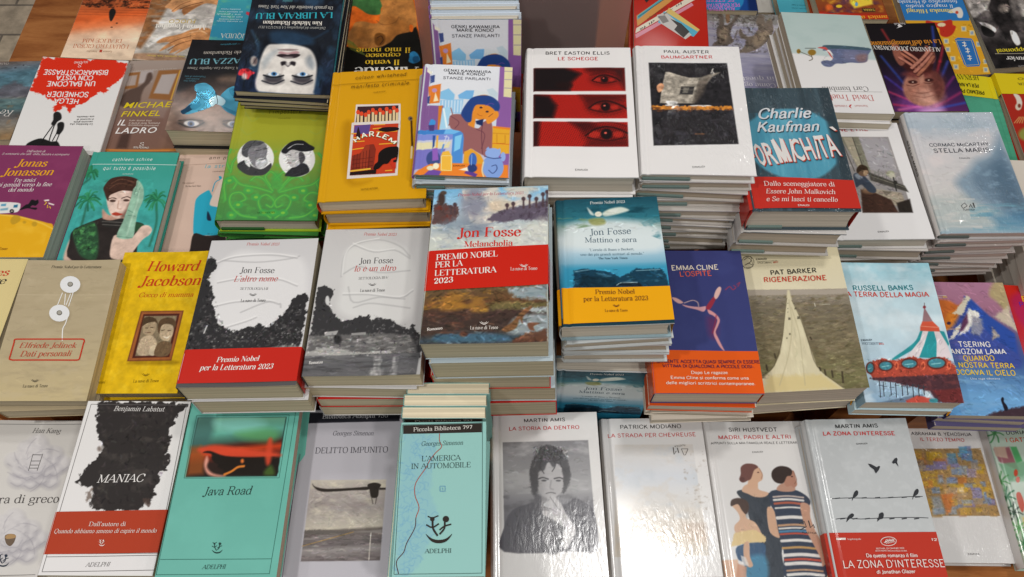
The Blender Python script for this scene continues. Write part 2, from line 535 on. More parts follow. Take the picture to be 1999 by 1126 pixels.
ART["libraia"] = """
gr 757 404 685 2211 1 3 0 15171f 0.5 1b2028 1 1a2740
n 2c4a66 0.7 228 350 0.52
n 0c0e14 0.7 158 350 0.5
ls 31506a 26 26 0.8 88 1048 155 385 -115 480
ls 24405a 26 26 0.7 1212 992 -211 160 -158 -42
ps 223a52 44 0.8 0 378 1054 225 -31 314 64 109 152 -234 70 -266 -6 -141 -91
ps 141820 26 1 0 393 1270 248 46 299 -34 122 73 -7 135 -620 -28
ps cfc9c2 18 1 0 349 1331 137 -46 226 -11 234 57 104 112 67 188 19 236 -7 260 -52 58 -617 -10 -136 -30 -43 -146 9 -187 0 -208
e dcd6ce 123 0.7 703 1793 252 -12 36 278
ps 5d6b78 35 0.55 0 1008 1473 76 131 -16 125 -82 -63 -37 -122
ps 86929a 35 0.5 0 320 1602 109 -178 107 -44 -87 187 -84 194
e a49a94 18 1 204 1627 52 -2 14 94
e 5b4c4e 18 1 219 1626 22 -1 8 57
ps 2c2226 10 1 0 515 1497 84 -43 77 16 72 -32 108 23 -53 61 -117 24 -92 -14
ps b08a8c 10 1 0 564 1417 107 15 117 -35 49 36 -162 27 -136 -3
e ece4de 18 0.5 684 1527 75 -4 2 19
ps 7a6a68 13 1 0 515 1391 133 -26 166 2 -116 34
ps 231e22 12 1 0 591 1618 57 -22 56 26 48 -31 55 17 -7 67 -54 -17 -40 40 -49 -35 -42 20
e efe9e2 18 0.8 699 1641 30 -1 5 38
ls b8aea8 26 18 0.6 632 1702 -4 141 -20 67
e 1a1c24 26 0.75 527 1914 132 -6 11 83
e 3a3238 35 0.6 536 1978 139 -6 8 55
e d7dde2 10 1 518 1848 81 -4 5 37
e 3a6fa0 9 1 524 1839 41 -2 5 37
e 0c1018 7 1 524 1839 16 -1 3 21
ls 14161c 26 9 1 381 1873 85 25 117 -6 77 -31
ls 20222a 22 9 1 373 1976 169 48 137 -80
e 1a1c24 26 0.75 939 1895 133 -6 10 83
e 3a3238 35 0.6 947 1960 140 -6 7 55
e d7dde2 10 1 931 1829 81 -4 5 37
e 3a6fa0 9 1 937 1820 41 -2 5 37
e 0c1018 7 1 937 1820 16 -1 3 21
ls 14161c 26 9 1 793 1855 85 24 118 -6 78 -31
ls 20222a 22 9 1 784 1958 169 48 138 -81
ps c83038 10 1 0 36 1796 86 -23 80 43 48 26 -51 49 -33 76 -67 -53 -78 -24
e e8d8d0 18 0.8 113 1914 37 -2 8 55
e 701820 9 1 140 1800 29 -1 4 28
lum 0.08 123 123
jit 90 228 18 1.4 0.5 0.3 -78 1057 224 1042 302 2091 32 2149
jit 60 193 18 1.5 0.4 0.3 1067 1198 1344 785 1373 2135 1194 2051
t garamond 5a9a9e 609 412 462 420 42 plurigiallona
t garamondi c6c2ba 1238 514 113 541 62 Un grande bestseller del New York Times
t didotb 2f9fae 1250 626 99 706 112 LA LIBRAIA BLU
t didotb d8d2c8 1108 817 227 851 75 Kim Michele Richardson
t garamondi a8a8a4 1174 924 173 954 45 Dall'autrice del plurigiallona LA RAGAZZA BLU
"""
ART["vento"] = """
gr 518 411 695 2124 1 2 0 e0661c 1 e0661c
ps 3c6a38 10 1 0 85 324 257 -167 348 -102 304 385 -173 62 -95 114 -17 141 -188 -12 -121 -102 -138 -104 -117 136 -70 -76
ps b5763a 12 1 0 691 178 437 -96 181 617 -9 467 -103 130 -212 168 -291 71 -333 -65 -168 -101 -70 -140 82 -109 48 -89 49 -112 136 -15 170 57 84 -41 17 -163 34 -188
ps 945a26 60 0.7 0 794 785 324 138 147 309 -237 167 -168 12 -150 -54 135 -220
ps 8a5424 50 0.5 0 354 992 137 123 -32 203 -152 -77
ls 7c4a20 15 10 0.8 650 894 110 100 187 -35 69 -113
ps 6f4218 15 1 0 626 1215 84 -40 84 73 -17 158 -83 62 -67 -72
ls 3a2010 15 7 1 660 1285 67 -41 33 93 -50 87
ps 14120e 12 1 0 95 1453 267 61 332 -24 183 -100 119 -152 203 -56 127 -38 2 1127 -1280 -81 88 -371
l 6f7a2e 12 7 1 90 1227 186 148
l 6f7a2e 12 7 1 107 1262 195 148
l 6f7a2e 12 7 1 125 1297 202 148
l 6f7a2e 12 7 1 142 1332 211 148
l 6f7a2e 12 7 1 160 1367 218 148
l 6f7a2e 12 7 1 177 1402 226 148
l 6f7a2e 12 7 1 194 1437 235 148
l 6f7a2e 12 7 1 212 1471 242 149
l 6f7a2e 12 7 1 229 1506 250 149
ps e0661c 8 1 0 1201 1021 51 26 -2 115 -34 21 -25 -70
ps 2a78a8 8 1 0 1191 1655 67 -40 66 71 30 134 -100 59 -82 -49 10 -87
ps 1a5078 8 1 0 1239 1747 84 -17 14 111 -83 16
lum 0.16 120 120
jit 70 100 20 0.5 0.6 0.12 274 1216 1115 1154 1127 205 521 769
t didotb d8b030 1202 1533 328 1490 111 il mio nome
t didotb d8b030 1042 1646 479 1622 99 conosce
t didotb d8b030 1024 1788 472 1764 109 Il vento
t didotb d8d4cc 1334 1960 302 1906 194 Allende
"""
ART["liquida"] = """
gr -4 92 35 1741 1 4 0 5aa6a0 0.35 3d9aa4 0.7 2f88a2 1 2a7d9a
n 5fae90 0.7 189 142 0.5
n 2a7892 0.6 354 236 0.5
t sansi b8d6dc 469 903 93 897 41 sensibilita ironica
t sansi b8d6dc 519 973 65 966 41 un talento raro
t sansi b8d6dc 489 1041 37 1034 41 tra i grandi
t sansi b8d6dc 538 1109 126 1103 41 non si ferma
t sansi b8d6dc 509 1177 98 1171 40 e una penna incantevole
t sansi b8d6dc 556 1231 67 1224 40 un esordio lucido
t garamond cfd4c8 702 1567 198 1560 112 LIQUIDA
p c03040 9 1 0 588 974 72 28 -8 82 -64 -42
"""
ART["tape"] = """
gr 615 793 591 1971 1 2 0 c2281a 1 be2618
vp d89a50 46 1249 996 -1029 239 -11 -1216 1302
vp 5aa8b4 65 1248 815 -880 81 -60 -896 1046
vp e8ddc8 45 1564 1244 -1078 74 106 -1337 1102
vp dd93a4 26 1720 1075 -884 36 66 -1102 920
vl 2a5a60 14 0 85 1274 531 -536
vp 5fb4cc 570 1090 659 439 -121 186 -659 -328
vp e0c070 669 992 560 537 -40 54 -581 -468
vp cfcac4 433 1203 175 -88 464 551 -117 121 -448 -377
vp 4a4644 682 1270 208 121 147 200 -119 160 -166 -197 60 -107
vp 8d8884 452 1229 135 -33 74 154 -116 58
vp 2f2c2c 126 681 400 -435 98 51 -382 595
t sansi 6a4420 611 955 239 1319 38 Charles Bridget
t sansi 3a3430 906 832 103 1587 47 In - x - di fa
"""
ART["cane"] = """
gr 740 -2 734 2117 1 5 0 9a9494 0.2 b3b0b8 0.5 a9a6b8 0.75 9d9ab2 1 918ea8
n 8886a4 0.7 736 74 0.5
n c9c4cc 0.6 858 98 0.52
p 8e8a86 24 1 49 -5 14 1447 -28 63 307 -1490 33
n 5a544e 0.8 86 61 0.48 -5 14 1442 -14 1456 204 21 232
ps 6a5f56 15 1 18 236 25 114 85 -2 281 125 -73 164 -295 38 28 -172 388 -58 218 47 146 80 -248 17 29 -102 279 -127 129 -294 55 110 -187 2 -302 75 -221
ps 94826e 37 0.8 0 235 584 128 -133 43 209 -78 246 -117 10
ps 8a6a50 12 1 0 405 43 71 -6 -21 252 -62 36
n 3a332e 0.7 74 74 0.52 198 280 618 244 552 1006 66 1047
ps 7d7064 15 1 18 1058 19 94 55 1 187 117 -166 19 369 -110 281 -223 285 -206 134 -213 18 130 -157 58 -212 -93 -51 -23 -179 49 -111 27 135 89 98 122 -56 101 -221 -24 -152
ps a49078 37 0.8 0 868 742 258 -233 43 147 -246 318
n 4a423a 0.7 74 74 0.54 632 86 1357 25 1231 1153 535 1211
jit 260 74 25 1.2 0.7 0.22 72 71 1357 25 1238 1094 56 1194
jit 90 319 25 0.05 0.15 0.05 -32 1055 1483 478 1443 1991 460 2072
t didot d8d4da 1139 1811 478 1866 109 in questo
t didot d8d4da 1147 1988 464 2031 115 Come ogni
"""
ART["alla"] = """
gr 814 1860 783 2152 1 2 0 1c4a94 1 1a4890
p 122a60 26 1 0 1237 1249 359 -8 -119 923 -279 7
ps 2a86c0 13 1 0 56 1278 1044 -179 45 679 -93 280 -173 120 -898 22
t roundb d078c8 932 2061 410 2089 94 ALLA DERIVA
t roundb d078c8 1035 1942 319 1989 94 PER DIVENTARE
t roundb d078c8 941 1797 374 1826 103 SE STESSI
"""
ART["bianco"] = """
gr 527 1786 477 2091 1 2 0 c9c4bc 1 c6c1b8
n b3aca2 0.5 190 190 0.55
"""
ART["teal"] = """
gr 353 1649 299 1945 1 2 0 4fa9ba 1 48a2b4
t sans 2a6a78 558 1886 261 1871 37 una madre, una figlia
t sans 2a6a78 637 1798 277 1783 37 con cortesia di legge
p 20508a 13 1 0 806 1040 85 0 -123 935 -62 0
"""
ART["amici"] = """
gr 612 1629 586 2167 1 5 0 8a4a24 0.6 8a3a1c 0.7 a82818 0.78 c8381a 1 8a2416
n d0902c 0.9 181 130 0.5 290 750 1573 722 1313 1959 74 2008
n 4a2a50 0.8 233 156 0.54 290 750 1573 722 1313 1959 74 2008
p e8c840 26 1 0 744 1337 462 -9 -62 406 -401 122 -48 -142
e 6aa0c8 10 1 813 1740 31 -1 -14 57
e d8622a 26 1 235 1836 62 -1 -19 85
p 3a2a1c 10 1 0 888 1853 269 -5 -16 100 -257 4
jit 160 78 26 0.5 0.9 0.4 290 750 1573 722 1362 1930 86 1952
t sans d8b848 1143 1863 915 1867 64 TARRA
e e0c030 10 1 447 1804 62 -1 -10 43
t didotb e0a030 1343 2043 815 2066 97 amici a
"""
ART["hiragi"] = """
gr 1151 -364 927 2280 1 4 0 2f78b8 0.42 2c74b4 0.43 d8a028 1 d49c26
p 2c74b4 12 1 0 -375 -671 1930 107 -167 1431 -1680 -95
p 7a4a8a 12 1 0 -375 -671 175 305 98 1093 -190 45
ps b83020 12 1 0 454 814 226 68 309 -65 4 139 50 58 -122 185 -154 74 -115 -62 11 -191 -219 -13
e e0cfa8 12 1 752 942 88 5 -16 54
ps d8d2c8 10 1 0 979 620 166 -104 141 -20 25 143 -63 136 -89 -5 -11 -112
e c04830 10 1 1178 631 33 2 -12 41
p d8c890 10 1 0 1156 1006 110 7 -30 136 -109 -6
p 8a9ab0 10 1 0 1170 1035 66 4 -25 81 -54 -3
p d8c890 10 1 0 1299 1125 109 6 -30 135 -109 -6
p 8a9ab0 10 1 0 1312 1153 66 4 -25 81 -54 -3
p d8c890 10 1 0 690 1309 109 6 -28 134 -108 -6
p 8a9ab0 10 1 0 704 1337 65 4 -23 80 -54 -3
p d8c890 10 1 0 661 1524 108 6 -28 133 -107 -7
p 8a9ab0 10 1 0 675 1552 65 3 -23 79 -54 -3
p d8c890 10 1 0 1350 1428 109 6 -30 134 -109 -6
p 8a9ab0 10 1 0 1364 1456 65 4 -25 79 -54 -3
p d8c890 10 1 0 700 1767 107 6 -28 131 -107 -6
p 8a9ab0 10 1 0 714 1794 64 4 -23 78 -54 -3
p d8c890 10 1 0 703 1979 107 6 -28 130 -106 -6
p 8a9ab0 10 1 0 717 2006 64 4 -23 77 -53 -3
p d8c890 10 1 0 1363 1885 108 6 -30 130 -107 -6
p 8a9ab0 10 1 0 1377 1912 64 4 -24 78 -54 -3
p d8c890 10 1 0 1299 2092 107 6 -30 130 -106 -7
p 8a9ab0 10 1 0 1312 2119 64 4 -24 77 -53 -3
vp 2c6cb0 925 1336 77 -36 275 42 23 70 -18 561 -50 89 -260 -2 -45 -68
vl c8b870 10 0 939 1364 326 19
vl c8b870 10 0 1265 1383 -32 640
vl c8b870 10 0 1233 2023 -271 -3
vl c8b870 10 0 962 2020 -23 -656
vl e0dcd0 20 0 1049 1438 83 18
vl e0dcd0 20 0 1036 1518 91 -8
vl e0dcd0 20 0 1101 1414 -22 147
vl e0dcd0 20 0 1067 1601 82 18
vl e0dcd0 20 0 1054 1681 90 -9
vl e0dcd0 20 0 1118 1577 -22 146
vl e0dcd0 20 0 1054 1787 82 18
vl e0dcd0 20 0 1041 1866 90 -8
vl e0dcd0 20 0 1105 1764 -22 144
jit 90 62 25 0.5 0.9 0.2 797 861 1457 899 1420 2295 -24 2212
t didotb e0d070 1092 542 93 499 105 Sanaka Hiiragi
t sans d8e0e8 1129 416 116 373 99 Il magico studio
t sans d8e0e8 1266 296 -43 251 99 fotografico di Hirasaka
"""
ART["bouvier"] = """
gr 537 484 262 2385 1 4 0 6f6864 0.5 4a4444 0.62 242020 1 1e1b1c
ps 2a2626 38 1 0 640 57 452 48 -213 844 7 421 -322 242 -131 -852
ps b8b0aa 26 1 0 193 157 450 47 -158 418 -325 251 -130 42 -18 -200
n 8a827c 0.7 128 102 0.52 132 3 753 69 381 896 -55 991
ps cfc8c2 15 1 0 112 1065 166 45 124 153 -84 102 -135 -125
ps 1c1a1a 13 1 0 126 1150 202 188 -72 131 -177 -74
ps d8d2cc 15 1 0 689 1349 110 68 -17 273 -107 43 -26 -167
e a89a90 38 1 787 740 111 12 -48 123
ps b0a8a2 38 1 0 1319 275 564 60 -449 1094 -332 -315
lum 0.45 179 179
jit 120 115 26 0.8 0.9 0.4 137 151 1431 287 1108 1670 20 1553
t didotb d8c430 1083 1845 201 1791 106 i giapponesi
vl b0a890 12 0 135 1905 739 66
t didotb d8d4ce 1048 2097 336 1994 114 N. Bouvier
t didot 9a9490 760 2253 504 2252 45 Feltrinelli
"""
ART["trueba"] = """
gr 666 38 499 2273 1 4 0 a9bab6 0.42 b0bebb 0.44 d6d3d1 1 d8d5d4
n 9fb2ae 0.4 307 205 0.5 -23 -53 1490 -65 1331 914 -7 972
ps 5d6480 9 1 0 643 768 209 -9 486 26 -68 167 -52 141 -130 40 -152 -5 -134 29 -111 4 -102 73 -114 -18 -22 -91 102 -38 66 8 50 -71 -20 -139 -116 -18
ps 7a7890 41 0.6 0 911 874 342 9 -76 166 -310 13
ps 8a6258 31 0.6 0 1079 960 180 -31 -59 165 -138 6
ps 3f5460 9 1 0 579 747 363 -4 388 42 -30 49 -462 -16 -243 11
ps b84a44 8 1 0 462 811 141 -18 49 162 14 92 -36 -68 -40 -126
ps e0dcd8 8 1 0 605 864 52 -2 33 115 -32 -45
e 8a6a28 10 1 344 922 69 -3 -15 70
e 8a6a28 8 1 125 908 34 -1 -11 53
l 4a4030 13 7 1 134 908 181 108
ls 4a4030 12 7 1 320 993 0 80 -59 37
l 3a3a34 12 7 1 252 832 173 -7
jit 110 82 20 0.2 0.5 0.16 544 749 1344 761 1229 1116 436 1240
t didot 5d5a5a 1086 1651 339 1679 104 Cari bambini
vl 9a9694 8 0 1299 1763 -782 8
t didot b4504a 1122 1835 328 1843 119 David Trueba
t garamond b8645c 987 2044 780 2052 42 Narratori
vp b83a34 708 2044 33 -1 -35 43 15 42 -40 -41
t garamond b8645c 656 2056 450 2064 42 Feltrinelli
"""
ART["jodo"] = """
gr 748 -73 594 2240 1 4 0 161214 0.45 1a1318 0.7 2c1a3c 1 5a2860
l 3048a0 40 29 0.85 102 857 419 1141
l 4a3aa0 40 29 0.85 47 1370 474 628
l c03a60 40 29 0.85 17 1744 534 315
l c83050 40 29 0.85 31 2049 503 70
l 2a3a90 40 29 0.85 1134 876 -452 1125
l 3a48a8 40 29 0.85 1342 1010 -603 992
l 7a2a70 40 29 0.85 1343 1394 -603 669
l a03060 40 29 0.85 1364 1770 -594 354
l 3050b0 40 29 0.85 1375 2015 -615 145
l a02030 40 29 0.85 1194 1007 -449 874
l 3048b0 40 29 0.85 1309 102 -108 512
l a83030 40 29 0.85 300 167 63 298
l e07090 40 29 0.85 93 2170 451 -87
l b02838 40 29 0.85 1399 551 -205 456
e e8c0e0 92 0.9 683 2194 226 5 -31 107
e b060c0 138 0.5 548 2071 378 7 -54 191
e a8705e 29 1 701 1633 394 8 -128 451
e c99684 104 0.85 755 1881 248 5 -59 205
ps 5a2c28 69 0.85 0 1015 1184 135 207 -75 348 -189 218 -43 -247 35 -325
ps 6a3430 58 0.9 0 389 1326 171 -124 233 4 200 55 -161 149 -232 -5
e 3c1c1a 17 1 534 1505 87 2 -12 45
e a87868 23 0.7 510 1592 77 1 -10 37
e d8b8a8 7 1 534 1505 19 0 -3 12
e 3c1c1a 17 1 847 1461 87 2 -13 45
e a87868 23 0.7 822 1548 77 1 -11 37
e d8b8a8 7 1 847 1461 19 0 -4 13
ls 6a3a30 18 8 1 398 1577 108 27 130 -47
ls 6a3a30 18 8 1 723 1521 109 27 133 -60
ps b8806c 23 1 0 706 1306 85 -24 -45 227 -84 23
ls 8a5446 15 12 0.8 415 1727 215 53 289 -68
ls 8a5446 14 12 0.7 407 1825 234 53 269 -68
ps 3a1614 46 0.9 0 451 732 405 -98 306 111 -162 490 -326 45 -217 -132
ps 8f5646 17 0.95 0 388 519 125 56 15 238 10 182 -126 101 -62 -208
ps 8f5646 17 0.95 0 1029 584 121 135 -29 235 -108 102 -54 -157
ls 4a201c 81 14 0.8 455 903 175 184 109 207
ls b07260 58 12 1 448 890 176 184 109 207
ls 4a201c 81 14 0.8 522 799 173 199 104 221
ls a4664f 58 12 1 516 786 172 199 105 221
ls 4a201c 81 14 0.8 583 722 172 199 105 222
ls b87a66 58 12 1 577 708 172 200 105 222
ls 4a201c 81 14 0.8 1094 810 -191 218 -254 239
ls b07260 58 12 1 1088 797 -191 218 -254 239
ls 4a201c 81 14 0.8 1111 889 -181 217 -244 238
ls a4664f 58 12 1 1105 875 -182 218 -243 238
ls 4a201c 81 14 0.8 1077 731 -198 206 -260 227
ls b87a66 58 12 1 1071 717 -198 206 -260 228
lum 0.14 81 81 395 493 1491 512 1006 2129 -32 2108
vp d4d0d0 592 131 136 -52 -52 -70 -45 54 22 28
t sans c8c4c4 794 -17 578 -7 54 Feltrinelli
t didotb d0862c 1351 443 -32 485 125 La via dell'immaginazione
t didotb d8d2cc 1308 655 -6 579 100 ALEJANDRO JODOROWSKY
"""
ART["hernan"] = """
gr 1005 15 874 2312 1 3 0 4f9a7c 0.5 4fa283 1 439070
n 3c8466 0.5 466 163 0.5
n 7ab498 0.4 582 163 0.58
"""
ART["hernan_band"] = """
t didot 4a4a10 1097 -31 402 -39 138 HERNAN DIAZ
t roundb 3a3a10 1051 216 357 181 89 PER LA NARRATIVA
t roundb 3a3a10 1121 400 326 331 89 PREMIO PULITZER
"""
ART["trust"] = """
gr 60 421 -189 2234 1 2 0 a82a1c 1 a0281a
ps d8cfc0 12 1 0 237 449 107 52 7 177 -87 150 -38 -76 26 -151
e d0c4b0 12 1 239 777 61 1 -27 87
e 7a3a2a 12 1 267 753 31 0 -15 50
l d0a060 15 8 1 183 1025 -146 145
l d0a060 15 8 1 213 1025 -125 146
l d0a060 15 8 1 244 1026 -106 146
l d0a060 15 8 1 274 1026 -86 146
l d0a060 15 8 1 304 1027 -66 146
l d0a060 15 8 1 334 1027 -45 147
l d0a060 15 8 1 365 1027 -26 147
e 8a8a40 34 1 236 1440 200 3 -52 167
"""
ART["trust_band"] = """
t sans 8a7a20 997 72 426 65 65 PREMIO
t sans 8a7a20 1059 203 387 194 64 PULITZER
"""
ART["lago"] = """
gr 861 -67 1220 2043 1 10 0 6a5448 0.12 5f6a74 0.2 4f707e 0.42 5a7c88 0.5 6a6e74 0.58 b5a184 0.66 4a6468 0.75 5c5a58 0.85 7a746c 1 8a7050
p 5d5a62 36 0.9 48 341 435 481 320 227 -193 345 204 17 222 -888 11
p 4a6a70 36 0.8 0 362 1078 1104 -61 -108 270 -933 -18
n 8a6a4a 0.6 143 167 0.55 589 1204 1385 1220 1447 2048 676 2031
lum 0.18 191 95
jit 140 119 26 0.2 0.5 0.14 394 -1 1394 90 1372 2008 460 1925
t sans b0a8a0 775 35 599 32 59 CULTA
t garamondi cfcac4 1270 1366 1038 1335 153 Re
e 2a2a30 10 1 936 185 19 0 4 15
e 2a2a30 10 1 1070 114 15 0 4 15
"""
ART["gazza"] = """
gr 500 26 656 2171 1 7 0 1f1d1d 0.35 1c1a1a 0.5 3a2e2a 0.62 6a5248 0.8 8a7264 0.95 9a8272 1 8c7464
ps 17161a 62 0.9 0 -424 -73 1261 -42 134 760 -241 130 -326 132 -356 370 -224 -232
e 6d584a 62 0.8 894 953 261 -8 17 96
ps 8c7264 83 0.7 0 499 1381 278 109 149 -121 307 281 8 528 -1158 30 22 -470
ps 5a443a 52 0.6 0 83 2208 22 -470 245 163 -20 301
e 4a3830 42 0.8 395 1956 225 -6 18 89
e d0ccc8 12 1 398 1967 124 -3 13 61
e 5d6f90 10 1 392 1979 54 -1 13 61
e 14141a 8 1 392 1979 25 -1 7 33
ls 1c1614 27 9 1 198 1973 149 74 133 -4 113 -103
ls 241c18 21 10 1 186 1917 195 -28 186 18
ls 6a5448 21 21 1 191 2095 246 60 185 -71
e 4a3830 42 0.8 1081 1938 193 -5 16 89
e d0ccc8 12 1 1083 1949 104 -3 11 61
e 5d6f90 10 1 1076 1960 54 -1 11 61
e 14141a 8 1 1076 1960 25 -1 6 33
ls 1c1614 27 9 1 915 1953 115 75 134 -3 82 -103
ls 241c18 21 10 1 905 1898 164 -27 155 18
ls 6a5448 21 21 1 905 2076 212 61 154 -71
ls 6a5244 42 31 0.6 773 2002 -9 122 95 64
vf 3f86a0 167 1714 4 -16 16 -15 21 -17 21 -22 17 -32 20 -37 18 -38 17 -34 15 -26 15 -22 11 -22 8 -24 3 -29 0 -30 -3 -30 -7 -28 -11 -25 -16 -23 -15 -23 -11 -22 -6 -25 -3 -26 1 -25 5 -20 11 -14 15 -10 18 -7 18 -6 19 -8 20 -6 21 -4 24 3 28 10 30 15 31 19 29 25 28 30 27 36 26 38 24 35 21 36 20 36 17 30 15 14 12 -9 9 -24 9 -32 13 -31 17 -30 20 -33 22 -32 22 -26 22 -19 24 -15 24 -10 25 -6 26 -15 27 -18 27 3 28 51 34 134 40 194 31 192 9 128 -22 39 -43 -15 -52 -37 -43 -28 -32 -13 -28 -15 -27 -17 -27 -20 -27 -27 -27 -32 -27 -30 -25 -23 -23 -14 -21 -9 -21 -3 -24 5 -27 16 -28 25 -30 29 -33 26 -35 22 -39 22 -39 21 -39 19 -40 20 -42 20 -39 15 -36 6 -34 -7 -33 -17 -26 -21
vf 143c56 167 1714 7 -17 15 -17 20 -17 20 -19 19 -27 22 -31 22 -26 19 -11 18 10 18 24 14 30 3 27 -12 24 -23 25 -26 24 -22 21 -16 17 -14 16 -13 11 -14 3 -17 -9 -19 -17 -15 -22
vf 2a7490 303 1596 9 -26 22 -29 27 -26 25 -14 27 -1 31 9 26 15 10 20 -10 32 -25 41 -31 37 -26 20 -26 -5 -28 -20 -21 -28
vf 2a7490 870 1205 15 -27 32 -23 38 -16 32 -8 22 -4 20 3 18 14 17 32 20 68 21 94 14 89 -1 53 -22 2 -38 -29 -43 -44 -38 -42 -34 -39 -35 -44 -27 -43
vf 2a6c88 845 1580 15 1 39 17 49 25 46 22 48 23 55 25 45 23 20 16 -15 8 -41 3 -51 -4 -47 -14 -47 -31 -53 -46 -44 -43
vf a8c4cc 581 1449 14 -37 28 -39 36 -31 36 -13 41 11 47 30 43 37 28 34 7 32 -5 35 -15 31 -17 19 -23 0 -29 -12 -31 -15 -25 -5 -18 13 -13 23 -12 20 -14 4 -23 -21 -27 -37 -22 -42
vl 16303c 12 1 656 1259 79 232 -34 47
lum 0.14 125 104
t sansi 3a7a8c 871 79 523 103 39 — plurigiallona
t didot b8b0a6 1349 243 266 303 83 Kim Michele Richardson
t didotb 6fa4b0 1598 400 75 498 126 LA RAGAZZA BLU
t garamondi b0aca4 1237 649 72 697 56 Fiaba, USA Today e Los Angeles Times
t garamondi 4a8090 419 895 72 905 36 Traduzione di una
t garamondi 4a8090 327 958 102 965 36 di grande cuore
t garamondi 4a8090 285 1007 78 1014 36 Fabula Uno
"""
ART["helga"] = """
gr 747 -62 882 2146 1 2 0 d6d3d1 1 d8d5d2
p cf2c14 9 1 30 6 35 561 -98 151 28 112 93 105 -82 41 -53 248 -16 106 145 150 -9 20 247 -51 126 -30 100 -47 27 -65 100 -63 28 46 45 -53 75 -62 -44 -81 99 -74 123 -85 75 -73 51 -61 96 -16 70 -109 -156 -45 26 -9 93 -78 27 -58 -89 49 -73 -166 -107 -110 -88 -58 -20 -84 5 -105 -65 -19 -70 51 -3 -54 -69 32 -194
p cf2c14 8 1 20 716 1126 67 -4 16 126 -60 -31
p dad7d4 8 1 20 82 -45 117 5 5 88 -97 -32
t sansb e0d4ce 792 48 558 75 45 SOLFERINO
t garamond e0d4ce 702 116 641 120 87 S
t roundb e2dcd8 1196 247 117 313 110 BISMARCKSTRASSE
t roundb e2dcd8 975 396 351 433 103 CON VISTA
t roundb e2dcd8 1042 526 244 585 108 UN BALCONE
t sans 8a2012 825 707 374 745 36 ROMANZO DI E LUCE DI BERLINO
t roundb e2dcd8 991 781 308 821 112 SCHNEIDER
t roundb e2dcd8 869 954 459 965 104 HELGA
t sansi 4a4846 1223 1477 854 1496 40 La bambina che
t sansi 4a4846 1209 1421 901 1449 40 racconta gioie,
t sansi 4a4846 1212 1364 937 1390 40 il racconto di
t sansi 4a4846 1207 1307 923 1334 40 una rinascita.
ps 1c1b1b 8 1 0 530 1298 47 -49 71 42 38 112 -49 71 -26 92 -62 -42 9 -91
ps 1c1b1b 8 1 0 649 1519 38 -48 64 20 27 133 -37 114 -56 -20 -13 -111
vl 1c1b1b 15 1 586 1567 -54 204 -41 156
vl 1c1b1b 15 1 611 1566 -1 245 7 87
vl 1c1b1b 13 0 696 1696 -30 200
vl 1c1b1b 13 0 743 1715 -11 178
ps 161515 8 1 0 264 2003 58 -90 145 -73 182 57 99 -5 89 148 -37 110 -519 25
ls c23018 16 7 0.9 1506 116 -8 516 -2 520 23 745 5 197
"""
ART["finkel"] = """
gr 536 25 570 2149 1 6 0 9a8a80 0.4 8a7468 0.7 7f6258 0.95 7a5a4a 0.96 a86a30 1 b07030
p a89c98 21 1 0 49 274 438 -48 30 299 -427 71
p 8a5c34 16 1 0 -1 299 256 -24 37 395 -271 23
p a09088 16 1 0 45 374 172 -24 21 246 -179 24
p 8a5c34 16 1 0 586 252 406 -23 -29 734 -413 -50
p a79c98 16 1 0 664 352 275 -23 -44 490 -281 -26
l d0a040 21 11 1 979 254 -22 685
ps 54423a 21 1 0 397 326 69 -25 47 125 -28 123 -64 122 -16 169 3 167 -172 118 -163 -72 -10 -191 75 -144 148 -72 101 -122
p 6f5248 64 0.6 0 159 1183 816 4 8 854 -878 -4
p 3f2c26 32 0.8 0 256 1725 167 -45 16 358 -194 -1
p 8f7a72 32 0.6 0 690 1127 259 -58 -27 293 -230 -24
l c07838 27 11 1 22 2058 1146 28
t sansi cbb8ac 717 1407 330 1405 42 Una storia vera
t sansi d0c0b6 882 1466 335 1463 39 d'amore, furti d'arte e
t sansi d0c0b6 868 1523 337 1509 39 pericolose ossessioni
t sans b8aaa0 910 191 171 237 44 non sempre per NEW YORK TIMES
t sansi d0b81c 157 1136 1095 1117 137 MICHAEL
t sansi d0b81c 160 1335 840 1315 129 FINKEL
t sansi e2dcd8 146 1531 289 1532 138 IL
t sansi e2dcd8 156 1713 862 1694 137 LADRO
t garamond d8d0c8 637 1984 707 1984 78 S
t sansb d8d0c8 541 2028 808 2040 35 SOLFERINO
"""
